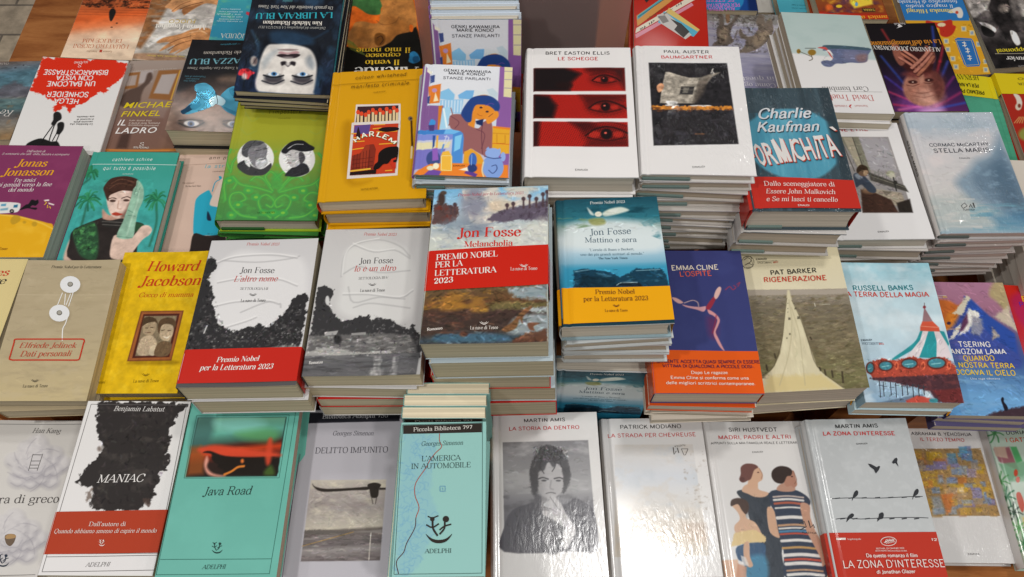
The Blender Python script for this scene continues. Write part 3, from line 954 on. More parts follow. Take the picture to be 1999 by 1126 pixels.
ART["genki"] = """
gr 610 19 609 1876 1 3 0 cfd3d8 0.5 c6d0da 1 b0a8c0
p d2d4d8 8 1 0 123 -2 931 -2 6 640 -894 -44
p 845896 5 1 0 1039 -22 191 18 -25 1892 -207 9 23 -823 12 -436
p d5cda0 5 1 0 1103 -7 113 13 -7 543 -104 -13
l 8a7a9a 10 5 1 1106 78 112 3
l 8a7a9a 10 5 1 1110 226 112 4
l 8a7a9a 10 5 1 1115 382 111 3
p 7fb6d8 6 1 0 228 499 133 -79 89 104 -7 108 -207 -26
p 6fa8d4 6 1 0 492 531 106 -87 110 -5 -20 163 -179 -9
p cdd3d4 6 1 0 708 439 250 23 -10 109 -234 -6
p b8c8d0 8 1 0 873 421 82 -31 73 87 -11 108 -98 -67
p 8fbcdc 6 1 0 238 633 333 -34 -19 256 -300 -20
l c8d8e4 15 5 1 252 641 6 194
l c8d8e4 15 5 1 293 639 6 194
l c8d8e4 15 5 1 334 637 6 194
l c8d8e4 15 5 1 375 635 5 194
l c8d8e4 15 5 1 416 633 5 194
l c8d8e4 15 5 1 457 631 4 194
l c8d8e4 15 5 1 498 629 4 194
l c8d8e4 15 5 1 539 627 4 194
p 7c568c 6 1 0 28 49 63 91 3 589 218 -2 -38 426 -241 3 -10 -292 6 -628
p d0d3d8 6 1 0 39 11 113 4 -12 215 -77 -89
p e0dcc8 6 1 0 45 86 74 52 -11 38 -59 -34
p d4762a 6 1 0 83 398 169 -54 2 333 -135 24
p 3a4a80 6 1 0 96 204 62 -12 2 129 -54 21
e b08ab0 6 1 171 466 34 -2 3 36
p e8d8b0 6 1 0 187 501 51 141 -67 21
p 3a4a80 6 1 0 83 578 39 -20 -3 143 -28 -16
p c8762a 5 1 0 244 730 54 -11 -13 408 -24 35
p 9cc8e0 5 1 0 301 763 108 -23 -18 365 -106 22
l dce8ee 23 5 1 316 780 61 308
l 8a4a3a 12 5 1 410 757 34 121 -43 175
p 3e7cc0 5 1 0 -6 1158 625 -56 -8 94 -599 29
p 6cb0e0 6 1 0 366 1123 240 -20 -36 87 -226 10
p 7a88cc 5 1 0 6 1225 485 -23 -35 86 -449 38
p 4a86c8 5 1 0 464 1203 155 -92 -8 564 -144 7
p 7cc0e4 5 1 0 493 1236 91 -39 -13 235 -76 53
p d8d0a8 6 1 0 -3 1360 448 -38 -20 100 -431 54
p 7470b8 6 1 0 -6 1476 392 -35 -49 247 -342 112
e 3c4a80 6 1 240 1612 91 -4 9 129
p 2a4a90 6 1 0 206 1232 33 -1 0 175 -24 43
p 8a5cb0 6 1 0 215 1449 65 -20 27 196 -77 20
p e0a838 6 1 0 253 1230 26 -1 1 200 -20 1
ls c8cce0 12 5 1 360 1242 54 14 -21 85 -37 35 29 -152
l 5a8ac8 23 5 1 356 1376 -19 117
ps 3d8acb 6 1 0 144 1031 22 -70 56 32 -8 69 -67 3
p 4a3a70 6 1 0 134 1066 79 -12 1 102 -60 3
ps 8f5c5c 6 1 0 405 898 119 -41 111 47 76 151 88 30 56 -106 109 12 32 504 -77 52 -135 -75 -82 -46 -87 86 -19 -332 -165 -77
p d8982c 6 1 0 626 1479 90 -54 123 93 72 144 -23 81 -263 -52
p d8a02c 5 1 0 980 1059 229 6 -2 420 -224 10
p dc7c26 6 1 0 979 1042 230 23 1 34 -229 -23
l b87820 9 5 1 984 1161 214 7
l b87820 9 5 1 1038 1176 5 151 106 -5 -4 -135
l c85a20 9 5 1 990 1329 213 7
ps d8862c 6 1 0 714 565 177 -45 104 208 -36 142 -119 76 -137 -46 -21 -156
p d8862c 6 1 0 648 886 107 -41 -16 243 -83 -47
ps 24407c 6 1 0 551 838 59 -161 77 -111 121 -42 125 12 99 84 31 105 -38 90 -57 -68 -70 -49 -96 -13 -68 21 -34 125 -7 139 -53 20 -58 -66
p 1c2c58 6 1 0 747 967 106 -39 -8 121 -82 -31
e 2c2438 6 1 811 737 20 -1 1 16
e 2c2438 6 1 896 804 20 -1 1 16
ls a85a28 8 5 1 768 845 28 25 35 7
ls 6a4a9a 9 5 1 871 699 67 -39 41 16
ps dc8a30 6 1 0 880 926 12 -52 92 -75 54 -2 10 86 -71 90 -66 38
ls 6a3a2c 8 5 1 919 890 53 -55
ls 5a3040 8 5 1 767 1104 110 79 -29 236
ls 5a3040 8 5 1 844 1032 -7 153 27 316
ls 5a3040 8 5 1 418 897 114 98 -47 105
p de7c2c 6 1 0 2 1880 69 -99 136 -87 259 -28 392 -2 340 0 7 224 -1201 23
p 6a4a98 6 1 0 213 1774 145 26 -33 81 -195 -7
p 5a3c88 6 1 0 680 1753 134 74 -24 48 -146 -57
e dcd4b0 6 1 212 1758 45 -2 3 36
e e8e0c0 6 1 281 1723 39 -2 3 48
p e4b040 6 1 0 350 1492 78 -20 52 96 7 226 -142 6 -15 -225
vl e8dc98 8 0 342 1558 124 -6
vl e8dc98 8 0 466 1552 14 234
vl e8dc98 8 0 480 1786 -130 -2
vl e8dc98 8 0 350 1784 -8 -226
e 3a64b0 6 1 744 1604 52 -2 6 113
e 2a3c70 6 1 744 1734 62 -3 3 64
ls 8ab0e0 8 5 1 727 1524 2 162
p e8e0c8 6 1 0 577 1766 101 -45 17 63
e 7a98d0 6 1 1004 1706 137 -6 7 191
e 88a4d8 6 1 996 1486 99 -5 3 82
p 88a4d8 5 1 0 901 1433 31 -51 35 56
p 88a4d8 5 1 0 1034 1443 51 -43 16 73
e 88a4d8 6 1 1129 1537 33 -2 2 73
ls 2c3a6a 12 5 1 892 1540 107 28 104 -13
ls 2c3a6a 10 5 1 953 1756 54 46 50 -67 -15 -63 -52 18
ls d8d0a0 15 5 1 883 1630 -14 130 24 95
t sansx 2a2a2e 272 121 924 124 42 GENKI KAWAMURA
t sansx 2a2a2e 345 173 842 175 42 MARIE KONDO
t sansx 64646a 274 260 915 255 44 STANZE PARLANTI
t sansb 5a2c14 502 1721 645 1714 21 EINAUDI
"""
ART["schegge"] = """
gr 727 14 689 2205 1 2 0 d8d5d4 1 dad7d5
p b3221a 5 1 0 100 368 1239 9 -5 414 -1233 2
p 1a1718 39 1 0 100 368 419 0 221 112 -141 167 -15 146 -480 0
e 2a1614 31 0.9 516 684 110 0 -1 64
e 641512 54 0.9 991 405 180 0 -2 75
p 2a1414 62 0.7 0 1138 368 209 0 -17 369
e 7a1814 62 0.7 1062 582 193 0 -4 110
e bc2e22 19 0.8 965 591 48 0 -1 37
e bc2e22 19 0.8 1151 591 41 0 -1 32
e 1c1214 12 1 1062 582 45 0 -2 55
ls 2a1212 19 8 1 896 601 85 -74 111 -19 122 55 53 46
ls 4a1412 14 9 1 909 619 150 36 153 -36
ls 6a1614 16 16 0.8 871 508 195 -56 178 56
e e06050 6 1 1048 563 10 0 0 11
dots 160e10 12.4 0.4 0.12 0.42 100 368 1339 377 1334 791 101 793
p b3221a 5 1 0 105 848 1240 7 -6 405 -1233 4
p 1c1618 39 1 0 105 848 205 35 102 161 -48 219 -254 1
p 641614 54 0.8 0 719 847 633 -1 -4 71 -225 54 -273 125
e 7a1814 62 0.7 1059 1060 254 -1 -5 142
e bc2e22 19 0.8 932 1069 64 0 -1 47
e bc2e22 19 0.8 1177 1068 54 0 -2 42
e 1c1214 12 1 1059 1060 59 0 -2 71
ls 2a1212 19 8 1 841 1084 111 -96 147 -24 161 72 70 59
ls 4a1412 14 9 1 858 1108 198 47 201 -48
ls 6a1614 16 16 0.8 807 965 258 -73 235 72
e e06050 6 1 1046 1042 14 0 0 14
dots 160e10 17.1 0.4 0.12 0.42 105 848 1345 855 1339 1260 106 1264
p b3221a 5 1 0 110 1316 1233 4 -6 405 -1226 5
p 2a1416 39 1 0 110 1316 80 -1 -23 415 -52 0
p 4a1414 47 0.8 0 578 1314 267 -1 129 120 -200 68
p 5a1414 47 0.6 0 837 1611 499 -3 -6 117 -561 2
e 7a1814 62 0.7 1057 1517 313 -1 -6 171
e bc2e22 19 0.8 900 1526 78 0 -2 57
e bc2e22 19 0.8 1202 1525 67 0 -2 50
e 1c1214 12 1 1057 1517 73 0 -3 86
ls 2a1212 19 8 1 788 1547 137 -116 181 -30 199 86 86 72
ls 4a1412 14 9 1 809 1575 244 56 248 -58
ls 6a1614 16 16 0.8 746 1403 318 -89 290 87
e e06050 6 1 1045 1500 17 0 -1 17
dots 160e10 26.4 0.4 0.12 0.42 110 1316 1343 1320 1337 1725 111 1730
p d9d6d4 4 1 0 17 4 1431 1 -60 363 -1323 0
p d9d6d4 4 1 0 29 798 1393 -2 12 45 -1404 2
p d9d6d4 4 1 0 36 1268 1376 -4 5 43 -1381 5
p d9d6d4 4 1 0 3 1735 1412 -6 15 192 -1437 7
p d9d6d4 4 1 0 4 62 92 0 16 1702 -108 0
p d9d6d4 4 1 0 1348 330 87 -76 -26 1586 -78 0
t sansx 2a2828 267 120 1147 130 54 BRET EASTON ELLIS
t sansx b82a2c 436 226 982 235 55 LE SCHEGGE
t sansb 4a4846 646 2110 800 2109 26 EINAUDI
"""
ART["baum"] = """
gr 715 -1 628 2208 1 2 0 d8d5d3 1 d8d5d3
p 211f22 6 1 0 179 319 1062 -10 18 1405 -1079 49
n 33323a 0.6 125 78 0.5 170 1128 1240 1106 1246 1714 180 1763
n 101012 0.7 171 234 0.5 179 319 1241 309 1245 1061 186 1083
p a59c8e 7 1 0 400 485 48 -1 128 54 134 44 144 -3 -61 268 -68 190 -430 9 42 -281
p 7e766a 12 1 0 854 579 171 -78 111 -21 -117 87 -155 233 -112 236 -40 1
p 5a5048 23 0.8 0 834 663 144 -96 -90 278 -108 182 -41 0
p 2c2a2a 6 1 0 597 741 177 -3 -38 146 -176 3
p 6a665e 6 1 0 622 768 82 -11 -34 101 -67 1
n 867e72 0.5 156 19 0.5 406 504 812 589 726 1028 309 1036
l 8a8276 6 4 0.7 384 653 177 6
l 8a8276 6 4 0.7 368 946 175 5
l 8a8276 6 4 0.7 366 982 174 5
ps c08a66 6 1 0 269 748 58 -57 39 36 -18 74 -43 55 -27 -17
ls d8d2c8 11 6 1 1012 492 33 -76 -16 38 23 47
ps d8d5d0 6 1 0 384 1008 115 -2 -17 53 -67 11 -26 -17
e d8d5d0 5 1 511 1032 20 0 -1 22
e cfcac4 6 1 454 1078 94 -2 -1 16
e d0cbc6 6 1 829 1079 147 -3 -1 16
p b8762c 6 1 20 185 1092 1045 -13 20 62 -1055 22
n 5a3018 0.9 47 39 0.48 184 1119 1240 1106 1260 1176 194 1198
l 8a5a34 16 6 0.8 727 1558 105 -3
lum 0.3 55 55 179 319 1241 309 1259 1714 180 1763
jit 260 125 14 1.4 0.15 0.3 194 1198 1247 1176 1247 1706 181 1747
t sansx 2c2a2a 398 132 1014 130 52 PAUL AUSTER
t sansx bc3036 358 239 1055 226 54 BAUMGARTNER
t sansb 4a4846 648 2112 801 2100 26 EINAUDI
"""
ART["formic"] = """
gr 674 -14 577 2096 1 2 0 37474f 1 32424a
n 2a383f 0.8 110 705 0.5
n 4d626c 0.6 78 940 0.6
ps 4a8ea4 20 1 0 100 735 128 -164 233 -149 252 -38 273 36 203 146 122 217 -7 300 -107 258 -257 220 -272 34 -256 -49 -202 -150 -122 -255
n 3a7890 0.7 94 627 0.52 140 461 1434 455 1201 1576 75 1581
n 6aaabc 0.5 78 549 0.56 322 414 1396 638 1207 1551 278 1555
p 27343b 24 0.8 0 1211 -16 153 18 1 2090 -142 1
t brush 20303a 321 581 1047 560 174 Charlie
t brush c4c6c8 313 561 1041 539 175 Charlie
t brush 20303a 256 816 1113 794 170 Kaufman
t brush c4c6c8 249 797 1106 775 171 Kaufman
t sansc 3a2420 73 1421 189 1403 390 F
t sansc c0442c 67 1413 184 1394 390 F
t sansc d0ccc8 56 1400 172 1382 390 F
t sansc 3a2420 209 1400 319 1382 390 O
t sansc c0442c 204 1391 314 1374 390 O
t sansc d0ccc8 193 1379 302 1361 391 O
t sansc 3a2420 333 1380 463 1360 390 R
t sansc c0442c 328 1372 458 1351 391 R
t sansc d0ccc8 316 1359 447 1339 391 R
t slab 3a2420 477 1357 642 1331 391 M
t slab c0442c 472 1349 637 1323 391 M
t slab d0ccc8 461 1336 626 1310 392 M
t sansc 3a2420 663 1330 689 1330 407 I
t sansc c0442c 657 1322 684 1322 408 I
t sansc d0ccc8 646 1309 673 1309 408 I
t sansc 3a2420 704 1322 829 1302 392 C
t sansc c0442c 699 1313 824 1294 392 C
t sansc d0ccc8 688 1300 813 1281 392 C
t sansc 3a2420 850 1299 974 1279 392 H
t sansc c0442c 844 1290 969 1271 392 H
t sansc d0ccc8 833 1278 958 1258 393 H
t sansc 3a2420 995 1278 1021 1278 409 I
t sansc c0442c 989 1270 1016 1269 410 I
t sansc d0ccc8 978 1257 1005 1257 410 I
t sansc 3a2420 1043 1268 1168 1249 393 T
t sansc c0442c 1038 1260 1163 1240 393 T
t sansc d0ccc8 1027 1247 1153 1227 394 T
t sansc 3a2420 1168 1249 1308 1227 393 A
vp 3a2420 1235 752 50 -9 42 62 -29 9
t sansc c0442c 1163 1240 1303 1218 393 A
vp c0442c 1230 743 50 -9 42 62 -29 9
t sansc d0ccc8 1153 1227 1292 1205 394 A
vp d0ccc8 1219 729 50 -9 42 63 -29 9
"""
ART["formic_band"] = """
t garamond dcd2cc 193 1712 1100 1716 70 Dallo sceneggiatore di
t garamondi dcd2cc 200 1834 1082 1838 69 Essere John Malkovich
t garamondi dcd2cc 187 1955 1089 1959 68 e Se mi lasci ti cancello
t sansb dcd2cc 569 2032 712 2032 24 EINAUDI
"""
ART["jane"] = """
gr 1027 1 810 2184 1 2 0 d8d5d4 1 d6d4d3
p 8f8a88 6 1 0 369 279 866 7 7 1449 -746 -6
p 9b979a 27 1 0 731 293 485 3 -10 677 -444 -52
p 7a7868 11 1 0 458 280 308 2 31 688 -177 -51 -59 -300
p a39a86 11 1 0 513 291 153 1 17 628 -63 -1
l 4a4640 12 6 1 666 292 33 628
l 4a4640 13 6 1 472 291 76 667
n 7e7c7c 0.5 213 71 0.5 790 802 1261 885 1244 1071 786 1019
p 45423c 11 1 0 750 970 499 266 30 125 -521 -225
l 7a7668 11 6 1 750 1038 491 227
l 5a5a58 7 6 1 791 999 -44 117
l 5a5a58 7 6 1 853 1000 -43 117
l 5a5a58 7 6 1 916 1000 -44 117
l 5a5a58 7 6 1 979 1001 -44 117
l 5a5a58 7 6 1 1042 1001 -45 117
l 5a5a58 7 6 1 1105 1002 -45 117
p 9a8f7e 11 1 0 768 1290 400 79 13 189 -152 55 -189 -170 -158 -116
p 6a6256 7 1 0 883 1329 151 20 -112 75
p 3e2a22 13 1 0 562 1307 151 21 267 172 49 234 -533 -5
p 2a2420 13 1 0 1043 1557 219 -73 -20 251 -205 -1
e 8a6a50 27 0.8 682 1327 108 1 -13 57
ps 39414e 9 1 0 519 1017 114 -19 94 137 72 155 -33 76 -89 -19 -77 -135 -91 57 -9 -97
ps 9aa0a8 13 0.7 0 530 1037 72 -39 45 79 -72 38
ps 6a5240 9 1 0 604 919 131 -18 29 79 -97 77 -69 -39
ps 3a2c20 7 1 0 588 919 84 -88 86 40 -1 69 -94 0 -77 58
ps a08468 9 1 0 692 950 63 0 -36 88 -48 0
e 9a9a80 18 1 1089 1002 63 0 -12 49
ps c0bca8 13 0.8 0 1053 1021 72 -39 28 79 -73 38
l 2a2a28 18 6 1 1117 1080 -17 251
e 2c2a26 9 1 1123 1177 31 0 -10 39
jit 420 71 18 0.6 0.7 0.18 383 290 1224 296 1229 1726 513 1720
t sansx 2c2a2a 206 47 1156 44 55 CHARLOTTE BRONTË
t sansx b83038 351 175 941 158 56 JANE EYRE
t sansb 4a4846 639 2085 799 2077 26 EINAUDI
"""
ART["stella"] = """
gr 622 8 697 2231 1 6 0 b4bcc4 0.12 aab6c0 0.25 c4c2c4 0.6 c6c2c0 0.8 bcbcb8 1 8ca4b0
n 9aa9b4 0.8 320 213 0.5 16 -46 1464 -40 1411 266 -62 430
n d6ccca 0.7 355 231 0.48 9 310 1273 316 1168 1193 -16 1185
ps 788e9f 80 0.9 0 467 1320 254 -224 169 -171 235 -115 275 -373 46 375 112 1117 -59 177 -556 -181 -332 -182 -92 -219
ps 5f7689 71 0.8 0 773 1191 402 -284 190 -96 87 1206 -405 -181 -283 -347
ps 4a6276 89 0.7 0 1086 1098 220 -94 79 745 -173 178 -158 -363
n 88a2b4 0.6 124 71 0.55 536 1189 1365 811 1423 2105 585 1833
p a8b0ae 71 0.8 0 -86 1602 595 -42 511 365 174 179 -1238 60
n 6a98a8 0.9 355 44 0.5 534 1742 1399 1703 1318 2192 482 2185
n cec8c2 0.6 266 53 0.5 -89 1464 664 1561 634 2187 -48 2181
p 40789a 71 0.6 0 789 1923 721 -83 -101 353 -534 -48
jit 420 107 21 0.1 0.5 0.05 23 26 1409 32 1400 2175 23 2199
t sansx 3a4048 240 669 1180 654 59 CORMAC McCARTHY
t sansx 4a4a50 281 786 1160 771 73 STELLA MARIS
t sansb 5a5a60 640 904 800 905 25 EINAUDI
vl 4a4a4a 10 0 421 1759 62 -53
vl 4a4a4a 10 0 483 1706 30 54
vl 4a4a4a 10 0 513 1760 -74 45
vl 4a4a4a 10 0 439 1805 -18 -46
vl 4a4a4a 16 0 537 1787 31 -54 12 64
vl 4a4a4a 21 0 614 1707 -3 90
t sansb 4a4a4a 436 1840 606 1842 27 PLASTICA
"""
ART["cream"] = """
gr 68 78 21 881 1 2 0 cbc2b6 1 c6bcb0
ps d05a20 54 1 0 331 1525 656 -129 90 716 -842 47
"""
ART["jonas"] = """
gr 720 62 891 2128 1 2 0 7a3258 1 762e54
n 883c62 0.4 276 276 0.5
ps d8a21c 9 1 0 163 1370 319 -4 245 16 279 73 261 73 139 94 130 588 -1615 20 -159 -644
n e4b436 0.6 276 166 0.5 186 1437 1011 1522 1331 1660 1355 2122 119 2138
ls e8c860 14 9 0.8 485 1376 334 43 353 111 224 111
ps b08a24 9 0.8 0 679 1479 32 -97 86 18 40 77 -45 58 -57 19
e b08a24 9 0.8 913 1514 28 0 9 28
e b08a24 9 0.8 1083 1550 44 -1 15 47
ps d6d4d0 6 1 0 250 1155 194 -22 256 16 51 58 -1 97 -86 31 -352 4
p 5a94b0 7 1 0 433 1172 77 -11 8 49 -80 1
p 2a6a8a 7 1 0 640 1189 61 -11 11 59 -64 1
p 7aa0b0 7 1 0 446 1260 122 -21 8 48 -117 11
e 1c1c20 6 1 646 1306 36 0 13 39
e b0a8a0 6 1 646 1306 14 0 5 15
ps 181418 7 1 0 760 1285 65 -98 42 -21 23 -79 71 19 26 -20 34 59 -30 59 -51 -9 -20 39 100 9 -4 39 -122 -28 -60 11
p e8e0d8 6 1 0 1087 1095 77 -11 17 29 -72 1
vl d8b020 12 0 1112 1124 38 19 -25 49 23 -29
p e8e0d8 6 1 0 1174 1143 108 38 -2 19 -89 -28
vl d8b020 12 0 1181 1192 10 58 31 -29 28 38
t didoti d8c8c8 509 140 810 136 43 Dall'autore di
t garamondi d8c8c8 125 198 1222 194 40 il centenario che saltò dalla finestra e scomparve
t didotbi d8981c 403 435 925 429 146 Jonas
t didotbi d8981c 242 623 1076 602 145 Jonasson
t didoti e0d2d2 495 742 838 738 71 Tre amici
t didoti e0d2d2 126 838 1127 825 76 quasi geniali verso la fine
t didoti e0d2d2 468 934 865 929 75 del mondo
t didoti 7a4818 406 2025 809 2020 46 La nave di Teseo
"""
ART["cath"] = """
gr 668 14 697 2114 1 3 0 3b9584 0.5 3c9a92 1 3c9694
n 4aa69a 0.3 365 365 0.5
ls 2c6a58 36 14 0.9 193 1065 18 485 -70 541
ls 2a7a50 24 8 0.9 188 984 88 -56 80 43
ls 1f6446 24 8 0.9 188 984 100 -54 87 45
ls 348a5e 24 8 0.9 188 984 -59 -123 -18 2
ls 2a7a50 24 8 0.9 188 984 61 -43 61 52
ls 1f6446 24 8 0.9 188 984 20 83 33 131
ls 348a5e 24 8 0.9 188 984 -17 -126 10 0
ls 2a7a50 24 8 0.9 188 984 48 -146 53 -14
ls 1f6446 24 8 0.9 188 984 76 76 69 126
ls 348a5e 24 8 0.9 188 984 89 -25 80 64
ls 2a7a50 24 8 0.9 188 984 127 10 105 85
ls 1f6446 24 8 0.9 188 984 -110 30 -53 97
ls 348a5e 24 8 0.9 188 984 -16 -170 11 -29
ls 2a7a50 24 8 0.9 188 984 48 48 52 109
ls 1f6446 24 8 0.9 188 984 -88 -85 -38 25
ls 348a5e 24 8 0.9 188 984 -47 -141 -9 -10
ls 2a7a50 24 8 0.9 188 984 -140 -54 -72 45
ls 1f6446 24 8 0.9 188 984 -88 -41 -38 53
ls 348a5e 24 8 0.9 188 984 76 70 69 123
ls 2a7a50 24 8 0.9 188 984 -121 -48 -60 49
ls 1f6446 24 8 0.9 188 984 -78 45 -31 108
ls 348a5e 24 8 0.9 188 984 -74 47 -29 109
ls 2a7a50 24 8 0.9 188 984 -23 -125 5 0
ls 1f6446 24 8 0.9 188 984 -58 54 -18 112
ls 348a5e 24 8 0.9 188 984 -66 -123 -22 2
ls 2a7a50 24 8 0.9 188 984 -122 -71 -59 34
ls 1f6446 24 8 0.9 188 984 49 -97 55 18
ls 2c6a58 36 14 0.9 1270 1053 84 365 -11 431
ls 2a7a50 24 8 0.9 1269 972 -75 -100 -31 16
ls 1f6446 24 8 0.9 1269 972 -87 -28 -39 62
ls 348a5e 24 8 0.9 1269 972 64 -85 60 26
ls 2a7a50 24 8 0.9 1269 972 18 -125 30 0
ls 1f6446 24 8 0.9 1269 972 57 -92 55 22
ls 348a5e 24 8 0.9 1269 972 -34 73 -6 126
ls 2a7a50 24 8 0.9 1269 972 36 -145 42 -12
ls 1f6446 24 8 0.9 1269 972 -79 -78 -34 31
ls 348a5e 24 8 0.9 1269 972 -88 -85 -40 27
ls 2a7a50 24 8 0.9 1269 972 -51 -170 -15 -27
ls 1f6446 24 8 0.9 1269 972 -113 -40 -58 55
ls 348a5e 24 8 0.9 1269 972 95 15 81 89
ls 2a7a50 24 8 0.9 1269 972 84 57 73 115
ls 1f6446 24 8 0.9 1269 972 -60 70 -22 123
ls 348a5e 24 8 0.9 1269 972 71 -5 64 77
ls 2a7a50 24 8 0.9 1269 972 -70 -135 -28 -5
ls 1f6446 24 8 0.9 1269 972 -127 -88 -66 24
ls 348a5e 24 8 0.9 1269 972 -121 -18 -62 68
ls 2a7a50 24 8 0.9 1269 972 -132 -37 -69 55
ls 1f6446 24 8 0.9 1269 972 -63 -108 -24 12
ls 348a5e 24 8 0.9 1269 972 -63 74 -24 126
ls 2a7a50 24 8 0.9 1269 972 -38 45 -8 108
ls 1f6446 24 8 0.9 1269 972 -94 -11 -44 73
ls 348a5e 24 8 0.9 1269 972 -93 -103 -43 14
ls 2a7a50 24 8 0.9 1269 972 10 77 23 127
ls 1f6446 24 8 0.9 1269 972 -98 40 -47 104
ls 2c6a58 36 14 0.9 95 502 4 47 -87 131
ls 2a7a50 24 8 0.9 90 418 51 -42 56 57
ls 1f6446 24 8 0.9 90 418 59 7 61 87
ls 348a5e 24 8 0.9 90 418 -58 -105 -16 16
ls 2a7a50 24 8 0.9 90 418 -22 11 7 89
ls 1f6446 24 8 0.9 90 418 -52 -66 -12 42
ls 348a5e 24 8 0.9 90 418 -25 -112 5 11
ls 2a7a50 24 8 0.9 90 418 -58 17 -16 93
ls 1f6446 24 8 0.9 90 418 45 45 51 111
ls 348a5e 24 8 0.9 90 418 -70 -13 -24 74
ls 2a7a50 24 8 0.9 90 418 -30 -120 2 7
ls 1f6446 24 8 0.9 90 418 31 -40 43 57
ls 348a5e 24 8 0.9 90 418 53 -25 57 67
ls 2a7a50 24 8 0.9 90 418 58 -16 60 72
ls 1f6446 24 8 0.9 90 418 -75 -47 -28 54
ls 348a5e 24 8 0.9 90 418 -50 -9 -11 77
ls 2a7a50 24 8 0.9 90 418 48 -57 54 47
ls 1f6446 24 8 0.9 90 418 37 -30 46 64
ls 348a5e 24 8 0.9 90 418 -55 -75 -13 35
ls 2a7a50 24 8 0.9 90 418 -54 14 -14 91
ls 1f6446 24 8 0.9 90 418 -35 38 -2 106
ls 348a5e 24 8 0.9 90 418 -38 -101 -2 19
ls 2a7a50 24 8 0.9 90 418 30 28 41 99
ls 1f6446 24 8 0.9 90 418 -25 -120 5 7
ls 348a5e 24 8 0.9 90 418 39 -8 47 78
ls 2a7a50 24 8 0.9 90 418 -34 -114 0 11
ls 1f6446 24 8 0.9 90 418 62 11 62 90
ps c8a898 18 1 0 119 2119 -26 -259 31 -170 113 74 79 353
ps 2a2422 9 1 0 98 1594 125 -116 205 -119 116 -40 273 17 187 56 175 77 -28 287 -57 355 -854 7 -126 -353
ps 2a5034 18 0.9 0 114 1594 125 -116 157 -60 126 249 80 374 -73 75 -171 -73 -127 -184
n 4a8a4c 0.9 64 82 0.5 109 1575 409 1437 546 1762 570 2097 272 1952
ps 2a5034 14 0.9 0 977 1412 182 37 -9 97 -101 40
ps d0b4a4 11 1 0 1137 1488 105 -20 72 77 -18 96 -87 96 -81 189 -58 149 -187 20 -106 -92 -22 -338 145 18 140 -2
ps b8907e 14 1 0 457 1162 140 117 155 -81 92 118 -15 137 -259 2
ps 2a2826 11 1 0 470 1339 152 38 195 -41 70 97 -107 78 -192 -17 -82 -77
l 6a6660 11 6 1 517 1397 319 17
l 6a6660 11 6 1 531 1455 303 17
ps d8bcae 11 1 0 463 931 -22 -153 137 -105 259 -3 75 326 -26 161 -78 139 -86 41 -114 -78 -86 -158
ps 6a4a40 27 0.8 0 855 957 -4 -225 49 0 38 304 -65 201 -61 79 -41 -39 51 -119
ps e4ccbe 36 0.6 0 544 1061 128 -62 82 140 -67 119
ps 3f2820 9 1 0 408 840 -41 -102 44 -146 83 -63 190 -24 178 61 61 124 5 164 -58 -40 -182 -18 -103 42 -81 62 9 101 -42 -40
ls 6f4a38 18 9 0.8 475 654 126 -85 226 60
ls 6f4a38 15 9 0.7 468 757 121 -104 220 38
e 4a342c 9 1 577 1000 48 -1 6 24
e 4a342c 9 1 790 988 48 -1 6 24
ls 3a2620 15 6 1 503 961 59 -21 61 19
ls 3a2620 15 6 1 708 948 73 -31 72 30
ps b0402e 7 1 0 622 1249 56 -30 68 19 52 19 -72 30 -65 -9
ls a8806e 14 9 0.8 672 999 18 140 53 20
ps 8db39c 9 1 0 866 587 80 61 73 144 30 203 -27 200 16 275 6 230 -237 -16 24 -290 12 -217 7 -240 -5 -164 29 -82
ls 5a8270 9 6 1 884 875 6 -185 -3 -83
ls 5a8270 9 6 1 937 895 11 -164
ls 5f8874 12 6 1 859 1177 109 59
ls 5f8874 12 6 1 882 1276 115 18
ls b4d2bc 18 14 0.8 946 793 24 243 -18 337 1 271
l 5f8874 11 6 1 804 1674 240 26
lum 0.1 82 82 -177 579 1122 563 1462 2109 164 2118
jit 70 110 15 0.2 0.5 0.3 341 572 857 545 928 854 419 881
jit 160 73 18 0.8 0.8 0.3 83 1479 454 1398 629 2087 272 1952
t techno d8e4e0 370 191 1014 182 65 cathleen schine
vl cfe0da 9 0 65 259 1373 3
t techno d8e4e0 267 374 1106 373 74 qui tutto è possibile
t techno c8dcd6 603 475 775 473 32 romanzo
"""
ART["ann"] = """
gr 436 79 683 2135 1 2 0 cfb4a4 1 caae9e
ps 2aa0ba 7 1 0 588 1749 -107 -601 16 -165 97 -104 62 -32 48 73 145 228 143 51 93 500 -320 40
vl 2aa0ba 17 1 713 878 14 -190 73 -64
vp 2aa0ba 762 560 7 -6 12 -1 14 2 10 5 7 8 6 12 4 12 0 11 -4 8 -8 9 -10 5 -8 -1 -9 -11 -11 -20 -7 -20
ps d8c4b6 8 1 0 804 645 51 0 80 605 -78 -61 -125 -41 -8 -124 44 -209
ps 2a2220 8 1 0 583 2040 -3 -330 204 39 225 -20 85 19 82 442 -626 2
ps 1c2a40 8 1 0 714 1271 57 80 37 101 -71 -20
n 3a302c 0.8 95 28 0.5 799 1700 1087 1709 1103 1797 816 1788
t techno 4a3c34 529 201 1204 188 67 ann patchett
vl a88a7a 8 0 54 334 767 -57
t techno 4aaebe 497 387 1215 353 72 la straniera
t techno 7a6254 643 474 873 463 33 romanzo
t garamondi 7a6254 189 721 391 710 32 "Un romanzo"
t garamondi 4a3c34 245 785 506 774 32 The New York Times
"""
